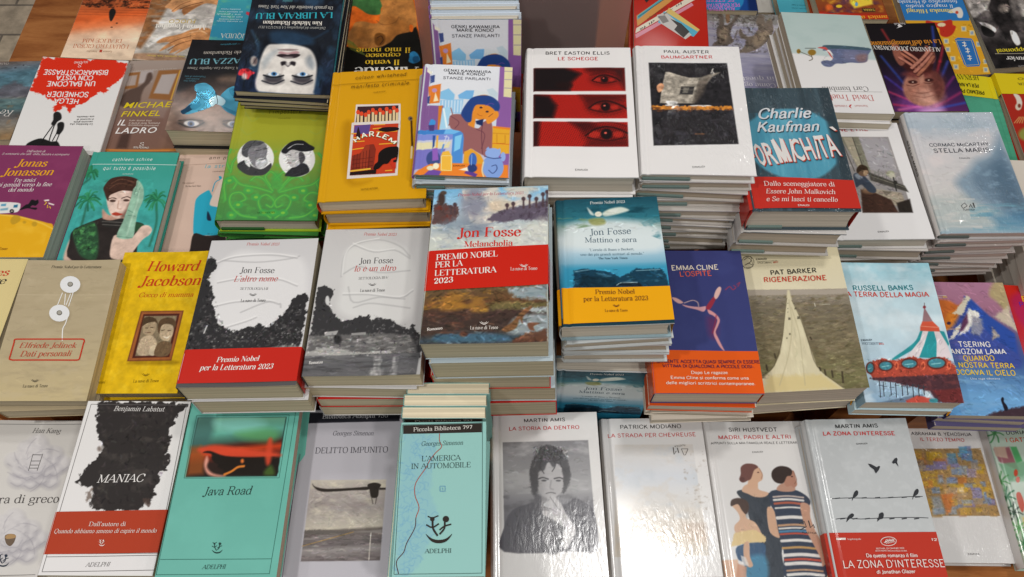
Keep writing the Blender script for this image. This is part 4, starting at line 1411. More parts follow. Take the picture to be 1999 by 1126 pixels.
ART["zadie"] = """
gr 728 17 720 2260 1 5 0 a09d28 0.35 989b2e 0.55 7a9238 0.75 558840 1 407c42
ls 3d9a48 42 10 0.85 771 2217 -145 -128 -59 -173 95 -89 121 105 -22 105 -75 -35
ls 8fc03c 14 7 0.5 771 2217 -145 -128 -59 -173 95 -89 121 105 -22 105 -75 -35
ls 3d9a48 42 10 0.85 574 2218 -218 -42 -168 -171 -13 -175 124 -36 87 105 -64 53
ls 8fc03c 14 7 0.5 574 2218 -218 -42 -168 -171 -13 -175 124 -36 87 105 -64 53
ls 3d9a48 42 10 0.85 104 1918 -57 -264 65 -136 101 90 -25 116
ls 8fc03c 14 7 0.5 104 1918 -57 -264 65 -136 101 90 -25 116
ls 3d9a48 42 10 0.85 728 1783 -227 -79 -224 -52 -129 -134
ls 8fc03c 14 7 0.5 728 1783 -227 -79 -224 -52 -129 -134
ls 3d9a48 42 10 0.85 739 1756 -149 -196 -115 -44 -64 63
ls 8fc03c 14 7 0.5 739 1756 -149 -196 -115 -44 -64 63
ls 3d9a48 42 10 0.85 808 1558 -127 -135 -76 92 93 152
ls 8fc03c 14 7 0.5 808 1558 -127 -135 -76 92 93 152
ls 3d9a48 42 10 0.85 76 1382 -73 -184 33 -169
ls 8fc03c 14 7 0.5 76 1382 -73 -184 33 -169
ls 3d9a48 42 10 0.85 195 1103 -89 140 -8 184
ls 8fc03c 14 7 0.5 195 1103 -89 140 -8 184
e 3d9a48 13 0.75 525 1872 72 0 9 61
e 8cc03c 8 0.7 525 1872 29 0 3 23
e 3d9a48 13 0.75 295 2004 71 0 9 61
e 8cc03c 8 0.7 295 2004 28 0 3 23
e 3d9a48 13 0.75 108 1581 72 -1 10 63
e 8cc03c 8 0.7 108 1581 29 0 4 23
e 3d9a48 13 0.75 668 2132 71 0 8 60
e 8cc03c 8 0.7 668 2132 28 0 3 22
e 3d9a48 13 0.75 401 1758 72 0 9 62
e 8cc03c 8 0.7 401 1758 29 0 3 23
e 3d9a48 13 0.75 229 2177 70 0 9 60
e 8cc03c 8 0.7 229 2177 28 0 3 22
e 3d9a48 13 0.75 809 2131 71 0 8 60
e 8cc03c 8 0.7 809 2131 28 0 3 22
ls 8f9c3c 25 10 0.6 155 328 114 158 88 -80
ls 8f9c3c 25 10 0.6 123 625 108 116 125 -70
ls 8f9c3c 25 10 0.6 290 206 134 139
ls 3d9a48 42 10 0.85 835 2217 135 -130 46 -174 -103 -87 -113 106 31 104 73 -35
ls 8fc03c 14 7 0.5 835 2217 135 -130 46 -174 -103 -87 -113 106 31 104 73 -35
ls 3d9a48 42 10 0.85 1033 2216 215 -44 155 -174 0 -175 -128 -35 -79 106 68 53
ls 8fc03c 14 7 0.5 1033 2216 215 -44 155 -174 0 -175 -128 -35 -79 106 68 53
ls 3d9a48 42 10 0.85 1482 1910 36 -266 -77 -135 -94 91 35 116
ls 8fc03c 14 7 0.5 1482 1910 36 -266 -77 -135 -94 91 35 116
ls 3d9a48 42 10 0.85 844 1782 221 -82 221 -55 119 -136
ls 8fc03c 14 7 0.5 844 1782 221 -82 221 -55 119 -136
ls 3d9a48 42 10 0.85 831 1755 133 -198 112 -46 69 63
ls 8fc03c 14 7 0.5 831 1755 133 -198 112 -46 69 63
ls 3d9a48 42 10 0.85 747 1559 116 -137 82 90 -81 154
ls 8fc03c 14 7 0.5 747 1559 116 -137 82 90 -81 154
ls 3d9a48 42 10 0.85 1467 1371 59 -186 -47 -169
ls 8fc03c 14 7 0.5 1467 1371 59 -186 -47 -169
ls 3d9a48 42 10 0.85 1325 1093 101 140 22 184
ls 8fc03c 14 7 0.5 1325 1093 101 140 22 184
e 3d9a48 13 0.75 1054 1869 72 0 7 61
e 8cc03c 8 0.7 1054 1869 29 0 3 23
e 3d9a48 13 0.75 1296 1999 71 0 7 61
e 8cc03c 8 0.7 1296 1999 29 0 2 23
e 3d9a48 13 0.75 1451 1572 73 -1 6 63
e 8cc03c 8 0.7 1451 1572 29 0 2 23
e 3d9a48 13 0.75 932 2131 71 0 7 60
e 8cc03c 8 0.7 932 2131 28 0 3 22
e 3d9a48 13 0.75 1170 1753 72 0 7 62
e 8cc03c 8 0.7 1170 1753 29 0 3 23
e 3d9a48 13 0.75 1376 2171 71 0 6 60
e 8cc03c 8 0.7 1376 2171 28 0 2 22
e 3d9a48 13 0.75 790 2131 71 0 8 60
e 8cc03c 8 0.7 790 2131 28 0 3 22
ls 8f9c3c 25 10 0.6 1303 315 -102 161 -94 -79
ls 8f9c3c 25 10 0.6 1359 612 -99 118 -132 -66
ls 8f9c3c 25 10 0.6 1157 196 -123 142
e 3d9a48 17 0.5 774 1577 80 -1 18 143
n 4fa448 0.5 76 59 0.52 -41 1011 1445 997 1438 2240 16 2246
e 7f8a3a 17 0.4 413 1185 273 -2 47 330
e dcdcda 7 1 420 1176 265 -2 45 322
e dcdcda 7 1 1019 1189 262 -2 37 322
ps 3a3a3c 7 1 0 179 1289 106 -75 104 110 140 54 92 -74 32 -37 17 74 -71 128 -127 28 -133 -17 -132 -99
ps 77767a 7 1 0 219 1065 22 -152 111 -58 137 18 77 132 6 151 29 111 -60 93 -88 1 -86 -92 -63 -130
ps 4a4a4e 7 1 0 210 1103 -5 -132 74 -106 118 -10 109 37 -81 58 -101 20 -31 94 13 94 -44 0
ps b4b4b6 7 1 0 432 1213 83 -38 81 55 -16 93 -66 55 -66 -54
l 2c2c30 14 6 1 408 1045 72 -20
l 2c2c30 14 6 1 501 1015 50 -10
ls 2c2c30 12 6 1 476 1213 86 -20
ps e0e0de 7 1 0 270 1214 65 37 28 92 -67 -55
ps 2c2c30 7 1 0 878 1485 60 -110 94 -74 70 -38 77 37 42 110 -66 64 -113 37 -118 -8
ps b4b2b2 7 1 0 826 1060 46 131 60 129 75 18 65 -75 -4 -168 -100 -93 -102 20
ps 1e1e22 7 1 0 774 1060 40 -95 93 -96 148 -21 113 76 81 56 -24 57 -147 21 -153 -37 -80 76
ps 4a484c 7 1 0 1036 1077 59 -1 43 112 -49 94 -38 -74
ls 8a8a8e 6 6 1 801 1098 142 73 146 -20
l 3a3638 12 6 1 877 1116 46 9
l 6a4440 12 6 1 895 1265 45 -1
ls cccccc 10 6 1 864 1003 95 -77 119 -1
jit 320 59 10 -0.7 0.35 0.3 179 1289 196 914 379 835 571 929 667 1322 472 1497
jit 320 59 10 -0.7 0.4 0.3 849 1486 804 1003 1055 848 1234 980 1221 1410 1057 1511
t techno 3a3c14 507 163 993 167 66 zadie smith
vl 6a6c1c 8 0 18 229 1353 5
t techno 3a3c14 501 344 988 329 76 l'impostore
t techno 6a6c1c 658 442 833 440 30 romanzo
t didot 2c4a20 578 2150 818 2140 29 MONDADORI
"""
ART["manif"] = """
gr 670 25 682 2351 1 2 0 c8900f 1 c79310
ps a87606 48 0.8 0 230 1050 150 -47 29 885 273 71 -320 19
vp cfc6c0 387 632 620 13 16 335 3 912 -662 28 -8 -955 35 -7
vp 3a2226 411 671 569 1 8 307 -582 -11
vp d0b88c 412 774 32 2 11 194 -32 -1
vp cf4424 453 776 -3 25 -12 14 -17 -1 -15 -16 -7 -25 4 -24 12 -15 17 1 14 16
vp d0b88c 464 805 32 1 8 167 -32 -2
vp cf4424 505 807 -3 24 -13 15 -16 -1 -15 -16 -7 -25 3 -25 13 -14 16 1 15 16
vp d0b88c 522 826 32 2 6 148 -31 -2
vp cf4424 563 828 -4 24 -12 15 -17 -1 -14 -16 -7 -25 3 -24 13 -15 17 1 14 16
vp d0b88c 561 782 32 1 10 195 -32 -2
vp cf4424 602 784 -3 24 -13 15 -16 -1 -15 -16 -7 -25 4 -25 12 -14 17 1 15 16
vp d0b88c 615 747 32 2 12 231 -32 -1
vp cf4424 657 749 -4 25 -12 14 -17 -1 -15 -16 -6 -25 3 -24 13 -15 16 1 15 16
vp d0b88c 661 796 32 2 8 185 -32 -2
vp cf4424 702 798 -3 24 -13 15 -17 -1 -14 -16 -7 -25 4 -24 12 -15 17 1 15 16
vp d0b88c 715 752 32 2 10 231 -31 -1
vp cf4424 756 754 -4 25 -12 14 -17 -1 -14 -16 -7 -25 4 -24 12 -15 17 1 15 16
vp d0b88c 760 801 32 2 7 184 -31 -1
vp cf4424 801 803 -3 24 -13 15 -16 -1 -15 -16 -6 -25 3 -24 13 -15 16 1 15 16
vp d0b88c 806 738 32 2 11 250 -32 -2
vp cf4424 847 740 -3 25 -13 14 -17 -1 -14 -16 -7 -25 4 -24 13 -15 16 1 15 16
vp d0b88c 858 787 32 2 8 203 -32 -1
vp cf4424 900 789 -4 25 -13 14 -17 -1 -14 -15 -6 -25 3 -25 13 -15 17 1 14 16
vp d0b88c 905 724 32 2 10 269 -32 -2
vp cf4424 946 726 -4 25 -13 14 -16 0 -15 -16 -6 -26 4 -24 12 -15 17 1 14 16
vp d0b88c 950 773 32 2 7 222 -32 -2
vp cf4424 991 775 -4 25 -13 14 -17 -1 -14 -15 -6 -25 4 -25 12 -15 17 1 14 16
vp cfc6c0 377 966 645 -13 -4 64 -636 4
vp b83a1e 395 1013 601 -7 -5 850 -590 15
vp 5a4480 403 1022 216 -16 -17 171 -209 -10
vl d8992c 18 0 661 1017 154 -1
vl d8992c 18 0 652 1089 118 -12
vl d8992c 18 0 399 1239 123 -12
vl d8992c 18 0 704 1146 285 -4
vl d8992c 18 0 404 1310 151 -10
vl d8992c 18 0 752 1362 192 -8
vl d8992c 18 0 401 1442 217 -33
vl d8992c 18 0 365 1165 97 -4
vl d8992c 18 0 861 1817 94 -4
vp 1c1214 730 1111 4 -11 16 -13 24 -10 30 -7 42 -3 53 1 52 4 35 7 17 11 6 15 -5 16 -15 12 -32 9 -45 6 -49 4 -40 0 -32 -6 -30 -11 -21 -12
vp 2a1a1c 432 1223 11 -126 10 -54 38 129 6 89
vp 7a2a1c 409 1547 106 -38 59 -138 109 -12 33 90 -14 411 -295 11
vp 8f3420 515 1509 59 -138 55 3 -8 482 -94 4
vl 521a14 6 0 435 1531 4 317
vl 521a14 6 0 475 1516 5 333
vl 521a14 6 0 515 1500 5 351
vl 521a14 6 0 555 1485 6 368
vl 521a14 6 0 595 1469 6 386
vl 521a14 6 0 635 1453 6 404
vl 521a14 6 0 408 1625 276 -39
vl 521a14 6 0 414 1694 275 -39
vl 521a14 6 0 419 1762 274 -38
vp d8a838 401 1795 268 -30 2 26 -268 30
vp 1c1210 404 1829 341 -35 -2 68 -342 9
vp 15100f 757 1659 2 -30 -2 -37 -1 -39 6 -32 13 -27 19 -22 22 -20 23 -15 26 -11 29 -7 28 -3 26 0 22 -1 20 -1 17 8 11 24 3 52 -3 74 -7 71 -9 44 -13 7 -18 -18 -16 -25 -10 -18 3 -7 9 -5 11 -3 4 -1 -6 1 -10 2 -13 4 -11 8 -9 15 -8 19 -9 19 -11 14 -15 6 -18 1 -18 1 -16 6 -13 14 -12 19 -12 19 -13 14 -17 9 -20 7 -18 2 -12 -4 -4 -15 2 -24 4 -25 6 -21 8 -13 11 -8 11 -11
vp b8301c 932 1632 66 -31 3 188 -48 -19 -31 -69
vp 15100f 960 1651 47 -15 -5 51 -40 -2
t roundb 4a7a30 444 1328 503 1278 65 H
t roundb e8e4d4 439 1321 498 1270 65 H
t roundb 4a7a30 522 1261 597 1238 79 A
t roundb e8e4d4 517 1253 592 1230 79 A
t roundb 4a7a30 617 1239 686 1233 81 R
t roundb e8e4d4 613 1231 682 1226 81 R
t roundb 4a7a30 714 1235 778 1255 75 L
t roundb e8e4d4 709 1227 773 1248 75 L
t roundb 4a7a30 792 1265 856 1304 67 E
t roundb e8e4d4 787 1258 852 1296 67 E
t roundb 4a7a30 878 1314 964 1389 58 M
t roundb e8e4d4 873 1306 960 1381 58 M
ls 3a2410 26 6 1 1170 969 16 237 15 213
e 6a5a4a 6 1 1154 923 32 2 2 41
e 2a2420 5 1 1161 923 14 1 1 18
l d0c4a4 24 6 1 1195 1419 0 192
p c88c08 8 0.4 0 1307 256 58 3 61 2005 -251 -11
t techno 4a3008 352 177 1071 145 65 colson whitehead
vl 8a6408 7 0 33 268 1287 -50
t techno 4a3008 301 350 1114 314 69 manifesto criminale
t techno 6a4808 618 453 789 433 29 romanzo
t didot 5a3c08 568 2136 785 2121 30 MONDADORI
"""
ART["jel"] = """
gr 655 19 704 2167 1 3 0 a8997c 0.5 a8997b 1 b7a67e
n 9c8d70 0.5 308 77 0.5
n b6a78a 0.4 200 123 0.55
l b8a98c 8 5 0.8 -63 567 1446 8
e 8a7c62 23 0.5 749 426 156 0 35 141
vp d6d6d6 876 401 3 42 -12 39 -25 30 -36 20 -44 6 -48 -6 -46 -20 -40 -30 -31 -38 -18 -43 -3 -43 11 -38 25 -31 37 -20 44 -7 48 7 46 20 41 31 30 38
vp 6a665e 768 397 1 13 -3 11 -7 10 -10 5 -12 3 -13 -2 -14 -6 -11 -10 -9 -11 -5 -13 -1 -13 3 -12 7 -9 10 -6 12 -2 13 2 14 6 11 9 9 12
vp 9a968c 755 393 1 9 -2 8 -5 6 -7 4 -9 2 -10 -2 -9 -4 -8 -6 -7 -8 -3 -9 -1 -9 2 -9 5 -6 7 -4 9 -2 10 2 9 4 8 6 6 9
e 8a7c62 23 0.5 709 885 153 0 35 136
vp d6d6d6 834 861 4 41 -12 37 -25 29 -35 19 -44 6 -46 -6 -45 -19 -40 -29 -30 -37 -18 -41 -4 -41 12 -38 24 -29 36 -19 44 -7 47 7 45 19 40 29 30 38
vp 6a665e 728 857 2 12 -3 11 -7 9 -10 6 -12 2 -13 -2 -13 -6 -11 -9 -9 -11 -5 -12 -1 -13 3 -11 6 -9 10 -6 12 -2 14 2 12 6 12 9 8 11
vp 9a968c 716 853 1 8 -3 8 -4 7 -8 4 -8 1 -10 -1 -9 -4 -8 -7 -6 -8 -3 -8 -1 -9 2 -8 5 -6 7 -4 8 -2 10 2 9 4 8 6 6 8
vl dcdad6 12 0 650 534 -21 205
vl dcdad6 12 0 698 551 31 180
vl dcdad6 12 0 772 551 -19 188
vl dcdad6 12 0 805 534 -11 222
vl dcdad6 14 1 823 933 -5 96 -16 79 29 142 10 39
vl b3331f 20 0 190 1265 903 0
vl b3331f 20 0 1147 1312 -1 231
vl b3331f 20 0 1113 1581 -884 -1
vl b3331f 20 0 178 1527 -3 -215
vl b3331f 20 1 1093 1265 45 8 18 47
vl b3331f 20 1 1146 1543 -7 31 -33 7
vl b3331f 20 1 229 1580 -47 -15 -6 -46
vl b3331f 20 1 175 1312 -4 -39 33 -8
jit 200 123 12 0.05 0.2 0.05 20 37 1322 36 1391 2153 75 2137
t didoti b04630 270 1397 1061 1397 77 Elfriede Jelinek
t didoti b04630 313 1527 1020 1520 81 Dati personali
t didoti 4a4438 383 131 1120 139 43 Premio Nobel per la Letteratura
vp 4a4438 560 1868 3 3 9 8 10 8 10 6 9 5 9 3 8 3 9 1 7 -1 8 -3 7 -3 6 -5 6 -6 6 -8 5 -8 2 -3 -3 2 -6 5 -8 7 -7 5 -6 3 -6 3 -7 1 -7 1 -7 -1 -8 -1 -8 -3 -8 -3 -9 -5 -12 -7 -9 -5
vl 4a4438 6 1 581 1868 22 13 18 5 16 -5 15 -13
t didot 4a4438 481 1984 813 1977 43 La nave di Teseo
"""
ART["vuoto"] = """
gr 967 43 1302 2229 1 2 0 cdbb84 1 cdbb86
t didotbi b8402c 658 317 1192 283 124 Yates
t didotbi 3a3630 677 455 1193 422 114 cuore
"""
ART["howard"] = """
gr 701 -13 624 2237 1 2 0 d0a810 1 d2aa14
n dcb828 0.6 113 113 0.5
n c09a0a 0.4 161 161 0.56
ps 8a6a08 20 0.6 0 520 1768 65 -46 625 33 -46 61 -602 -2
p 6e3a22 6 1 0 501 981 651 -3 -9 777 -655 5
p 98582e 6 1 0 520 997 613 -3 -1 745 -625 6
p 4a2018 6 1 0 552 1030 549 -3 -1 674 -548 13
p 7f7058 6 1 0 575 1063 495 -4 -5 618 -475 6
ps b09c80 16 0 0 575 1063 495 -4 -5 618 -475 6
ps a48f72 6 1 0 598 1249 11 -112 120 -16 65 81 0 97 -38 63 -62 0 -69 -32
ps 4a3826 6 1 0 582 1217 -12 -113 85 -32 101 33 50 81 -54 -32 -89 15 -54 32
ps b4a084 6 1 0 615 1660 -9 -219 75 -71 94 8 83 96 11 172
ps c8b698 6 1 0 778 1645 19 -109 57 -15 34 78 -27 78
ps 55402c 6 1 0 821 1251 5 -113 81 -48 112 17 64 81 -12 81 -45 -65 -112 -17 -47 64 23 96 -35 -16
ps b8a284 6 1 0 867 1283 20 -80 123 1 53 64 2 112 -43 79 -79 -17 -61 -63
ps 6a543c 6 1 0 876 1677 -6 -156 76 -63 95 16 56 48 -25 155
l 3a2a1c 10 6 1 892 1291 37 -7
l 3a2a1c 10 6 1 984 1292 39 0
ps e0d4bc 6 1 0 928 1379 65 16 40 -23 -35 47
l 3a2a1c 9 6 1 636 1250 39 0
l 3a2a1c 9 6 1 711 1242 39 0
l 5a3a28 10 6 1 685 1322 46 0
jit 260 40 10 0.9 0.9 0.2 575 1063 1070 1059 1065 1677 590 1683
lum 0.07 81 81
t didotbi b63a18 427 323 1255 326 165 Howard
t didotbi b63a18 352 571 1313 565 162 Jacobson
t didoti b64418 414 756 1244 757 75 Cocco di mamma
t didoti 5a4408 94 2095 249 2088 42 Oceani
vp 5a4408 749 1945 4 4 9 8 12 9 10 7 10 4 10 4 9 3 9 1 9 -1 8 -3 8 -4 7 -4 8 -7 7 -9 6 -8 1 -3 -3 2 -7 6 -8 7 -9 5 -7 3 -7 3 -7 2 -8 0 -8 0 -9 -2 -8 -3 -9 -3 -11 -6 -12 -7 -10 -6
vl 5a4408 6 1 773 1945 24 15 20 5 18 -5 17 -14
t didot 5a4408 659 2080 1030 2073 45 La nave di Teseo
"""
ART["altro"] = """
gr 733 19 711 2117 1 3 0 bdbbbb 0.4 c4c2c2 1 bcbaba
ps cfcdcc 56 1 0 167 412 256 -236 482 76 343 71 123 426 -77 373 -349 211 -478 133 -281 -148 -56 -595
ls a4a2a2 15 11 0.9 126 371 248 -99 464 -22 341 56
ls a4a2a2 15 11 0.9 182 317 473 42 393 -40 160 -45
ls a4a2a2 15 11 0.9 216 663 286 -48 460 10 277 106
ls a4a2a2 15 11 0.9 203 1027 296 -69 385 -7 168 48
ls a4a2a2 15 11 0.9 439 1323 238 -82 118 -56
ls a4a2a2 15 11 0.9 590 1108 296 -142 164 18 28 60
ls dedcda 14 10 0.9 121 347 248 -99 465 -22 342 56
ls dedcda 14 10 0.9 211 640 287 -48 461 9 277 107
ls dedcda 14 10 0.9 199 1004 296 -69 385 -7 168 48
ls dedcda 14 10 0.9 435 1301 238 -82 118 -56
p 2c2b2c 6 1 28 48 249 48 42 52 57 -7 103 -37 78 -24 77 57 87 68 146 3 113 62 150 51 132 49 59 101 31 105 59 85 -56 52 -27 81 30 45 -71 106 74 110 -106 62 -94 51 -87 35 -111 55 -67 100 -28 51 99 -9 403 -12 364 -1441 -40 -14 -645 54 -613 15 -119
n 5a5857 0.9 35 35 0.55 143 723 439 1323 831 1402 1337 975 1386 1692 -43 1652
n b0aeac 0.9 24 24 0.66 330 1249 819 1330 1359 900 1395 1623 230 1532
ps 7a7876 14 0.9 0 991 1616 242 -37 154 30 -1 83 -508 -9
e cfcdcb 7 1 1104 1133 19 0 6 37
l c8c6c4 14 5 1 205 1290 -17 100
ls d0cecc 10 5 1 93 607 37 55 -3 46
p 4f4d4d 6 1 0 -5 2019 1454 -1 -10 144 -1454 1
jit 520 35 14 1.2 0.8 0.5 90 722 439 1323 831 1402 1332 937 1373 1692 -43 1652
jit 60 35 14 1.2 0.8 0.5 2 289 148 348 90 722 -34 720
t didoti b04038 482 88 914 97 46 Premio Nobel 2023
t didot 2c2a2c 472 521 915 530 87 Jon Fosse
t didoti b03a34 423 652 980 656 86 L'altro nome
t didot 4a4848 524 777 876 784 35 SETTOLOGIA I-II
vp 3a3838 644 835 3 3 7 8 9 8 9 7 8 5 8 4 8 2 7 1 7 0 8 -3 6 -3 6 -5 7 -6 6 -8 5 -8 2 -3 -3 2 -6 5 -7 7 -7 5 -6 3 -7 2 -6 2 -6 1 -7 -1 -7 -2 -7 -3 -7 -3 -9 -6 -10 -6 -8 -6
vl 3a3838 6 1 664 835 19 14 17 5 15 -4 15 -14
t didot 3a3838 563 959 872 958 43 La nave di Teseo
"""
ART["altro_band"] = """
t didotbi dcd4ce 425 1798 939 1787 65 Premio Nobel
t didotbi dcd4ce 244 1903 1122 1898 71 per la Letteratura 2023
"""
ART["io"] = """
gr 714 27 682 2147 1 3 0 b7b5b4 0.35 bfbdbb 1 b0aeac
ps c8c7c4 49 1 0 332 899 -32 -471 101 -160 329 -75 276 71 148 180 64 316 34 453 -147 216 -578 -81 -209 -149
ls a2a1a0 15 11 0.85 299 744 1 -316 126 -176 302 -76 279 104 147 164
ls a2a1a0 15 11 0.85 399 252 282 119 265 -27 210 132
ls a2a1a0 15 11 0.85 308 713 197 -122 274 99 392 -24
ls a2a1a0 15 11 0.85 359 1013 324 5 392 59 159 -103
ls a2a1a0 15 11 0.85 410 900 92 227 314 -69 324 35
ls a2a1a0 15 11 0.85 510 1202 186 -57 260 34 259 48
ls d8d7d4 14 10 0.9 309 721 1 -317 120 -176 296 -77
ls d8d7d4 14 10 0.9 356 990 324 5 393 59 159 -103
ls d8d7d4 14 10 0.9 396 227 282 120 266 -28
p 343334 6 1 21 20 909 85 -45 46 47 81 24 -3 76 -23 74 -22 75 79 111 75 89 55 30 136 -27 71 -43 67 30 46 -43 41 81 59 -36 97 16 97 23 101 73 131 74 29 -107 61 143 77 36 -15 311 -1353 -16 -12 -420
e c0bfbd 7 1 169 1092 26 0 9 67
n 8a8988 0.9 28 28 0.58 725 1293 1234 1473 1322 1644 808 1609
n 5a5858 0.8 56 42 0.5 13 1485 1369 1610 1355 1852 15 1836
p 605e5d 14 0.95 14 16 1592 476 -15 374 -9 378 40 84 120 27 124 -1340 -16
n 8f8d8a 0.9 63 28 0.5 17 1599 1244 1608 1337 1852 15 1836
p a09e9a 7 0.9 10 1 1822 214 -67 176 16 193 58 429 -22 53 42 -417 8 -613 34
p 9a9896 5 1 0 192 1545 167 -20 -17 57 -137 12
p 8a8886 5 1 0 528 1563 174 -12 4 36 -175 5
e 2c2b2c 14 1 369 1646 50 1 8 63
p 5f5e5f 10 1 0 8 1870 1378 -17 -27 301 -1393 5
gr 649 1857 682 2147 0.8 3 0 6a696a 0.4 565557 1 5e5d5e 8 1870 1386 1853 1359 2154 -34 2159
n a8a6a4 0.9 112 280 0.5 712 1872 1143 1877 1136 2152 712 2147
n 3a393a 0.6 210 28 0.5 8 1870 1386 1853 1359 2154 -34 2159
n d0cecb 0.8 42 28 0.66 26 1822 1074 1794 1081 1876 38 1905
jit 300 35 14 1.3 0.8 0.45 -63 968 211 1123 336 1345 1366 1575 1325 1852 15 1836
jit 160 98 14 0.05 0.2 0.18 -21 1591 1319 1609 1342 1920 13 1904
jit 140 126 11 0.02 0.08 0.16 -12 1904 1358 1893 1358 2135 -26 2133
t didoti b04038 518 106 953 115 47 Premio Nobel 2023
t didot 2c2a2c 507 552 944 544 88 Jon Fosse
t didoti b03a34 455 669 994 663 87 Io è un altro
t didot 4a4848 528 794 906 785 36 SETTOLOGIA III-V
vp 3a3838 658 852 2 4 7 8 9 8 8 7 8 5 7 4 8 2 8 1 7 -1 7 -2 7 -4 7 -4 7 -7 7 -8 5 -7 2 -4 -3 2 -6 6 -8 6 -8 5 -6 4 -6 2 -7 2 -6 0 -7 0 -7 -2 -7 -3 -7 -3 -8 -6 -9 -7 -8 -6
vl 3a3838 6 1 678 853 18 14 17 5 15 -5 16 -13
t didot 3a3838 568 978 879 976 44 La nave di Teseo
t didotb d8d4d0 68 1980 232 1968 38 Romanzo
"""
ART["mel"] = """
gr 720 -10 754 859 1 5 0 6fa6c8 0.25 8fb4cc 0.5 a5b2b8 0.8 b5b9b4 1 b8bcb2
ps 8b8f98 52 0.9 0 370 -18 350 15 104 270 -82 299 -177 141 -198 -230
n c9c0b4 0.9 183 130 0.48 337 -27 1425 5 1414 442 495 557
ps cdb89c 33 0.8 0 698 223 218 -29 127 97 -154 70 -155 -6
ps c9bfae 26 0.8 0 879 4 346 0 63 65 -313 18
ps 7f7f8c 46 0.8 0 406 55 157 -17 74 221 -116 186 -113 -118
p 55403e 10 1 20 24 234 46 -60 55 65 49 -30 55 65 73 -44 32 109 -29 136 -134 55 -163 -21
e 40322e 13 1 106 144 45 2 7 101
e 4a3c34 10 1 125 51 38 2 2 32
l 40322e 13 5 1 101 160 5 155
n 6a2e26 0.7 46 59 0.5 11 234 316 262 307 520 9 524
p 5b5260 16 1 26 678 489 119 -109 184 -69 185 -30 247 -82 1 333 -183 -22 -184 -7 -214 22
n 3f3440 0.8 52 91 0.5 735 378 1413 230 1414 517 924 498
l 4a3a3e 22 8 1 1118 326 -3 -153
e 4a3a3e 8 1 1115 188 25 1 1 31
l 4a3a3e 22 8 1 1192 322 -3 -185
e 4a3a3e 8 1 1189 153 25 1 0 31
l 4a3a3e 22 8 1 1272 317 -1 -138
e 4a3a3e 8 1 1271 195 25 1 0 31
l 4a3a3e 22 8 1 1352 313 -1 -200
e 4a3a3e 8 1 1351 128 25 1 0 31
l 4a3a3e 22 8 1 1401 310 0 -232
e 4a3a3e 8 1 1401 94 25 1 0 31
l 4a3a3e 22 8 1 994 334 -2 -92
e 4a3a3e 8 1 992 257 25 1 1 31
l 4a3a3e 22 8 1 920 338 -2 -77
e 4a3a3e 8 1 918 277 25 1 1 31
l 4a3a3e 22 8 1 236 378 -8 -123
e 4a3a3e 8 1 229 271 25 1 2 31
l 4a3a3e 22 8 1 286 375 -10 -154
e 4a3a3e 8 1 277 237 25 1 2 31
n 8a96a4 0.8 196 130 0.5 26 509 1401 516 1402 881 -1 863
ps c4c4ba 52 0.7 0 900 719 271 -137 182 -105 61 114 -12 290 -527 -4
ps 6f7d8c 52 0.6 0 302 437 317 124 127 94 -120 69 -370 -42 -193 -104
n c8c8be 0.7 156 52 0.55 29 540 1402 561 1402 881 -1 863
gr 656 1380 690 2128 1 7 0 5a4a32 0.3 60422a 0.45 40302a 0.65 3a2d28 0.8 40342e 0.92 37444c 1 40342e 16 1370 1403 1380 1405 2153 1 2152
n 8a6228 0.9 117 52 0.5 19 1397 774 1390 759 1735 12 1744
ps a2702c 33 0.7 0 227 1571 81 -99 120 37 39 167 -143 36 -117 -16
ps 94682f 26 0.7 0 551 1612 84 -51 92 108 3 65 -173 -4
p 8a9aa0 26 0.9 26 951 1435 452 -14 1 186 -363 -49
n 6a7a80 0.8 156 26 0.5 951 1422 1403 1421 1404 1620 1013 1571
p 68603a 20 0.8 20 726 1629 288 -19 390 36 0 65 -617 5
p a4aeb0 13 0.9 13 1130 1705 274 -7 0 78 -159 -17
ps 8a9498 26 0.9 0 1075 1807 329 -6 1 185 -269 38 -169 -29
ps 6a4a30 10 1 0 909 1956 111 -86 111 -139 90 -50 12 26 -89 101 -10 90 -35 -52 -32 101 -100 48
ps 6a4634 8 1 0 1190 1899 68 -11 68 14 -67 36 11 51 -56 -14
ps 3c5a6c 26 0.9 0 174 2024 282 -39 399 33 170 54 -110 47 -678 -12
p 5a3a2a 13 0.9 20 1026 2097 133 -73 246 -45 0 150 -378 5
n 5a3a2c 0.7 130 39 0.52 11 1731 902 1738 798 2005 13 2021
e 5a3a2c 13 1 486 2011 46 1 2 32
jit 500 78 16 0.3 0.7 0.12 -11 37 1413 20 1414 881 1 892
jit 650 91 18 0.1 0.5 0.24 17 1383 1403 1394 1405 2153 1 2152
t didoti a8485a 307 114 1114 116 43 Premio Nobel per la Letteratura 2023
t didotb b82a20 332 721 1095 733 133 Jon Fosse
t didotb b82a20 426 862 1001 867 80 Melancholia
t didotb d8d0c8 77 1965 248 1949 35 Romanzo
vp d8d0c8 654 1861 3 3 6 7 8 9 8 6 7 4 8 4 7 3 7 1 8 -1 7 -2 7 -4 7 -4 7 -6 7 -8 6 -7 2 -3 -3 2 -6 5 -9 6 -7 5 -7 3 -6 2 -6 2 -7 0 -7 0 -6 -2 -7 -3 -7 -3 -8 -5 -8 -7 -8 -5
vl d8d0c8 5 1 674 1861 18 14 16 4 15 -4 16 -12
t didot d8d0c8 557 1956 864 1955 41 La nave di Teseo
"""
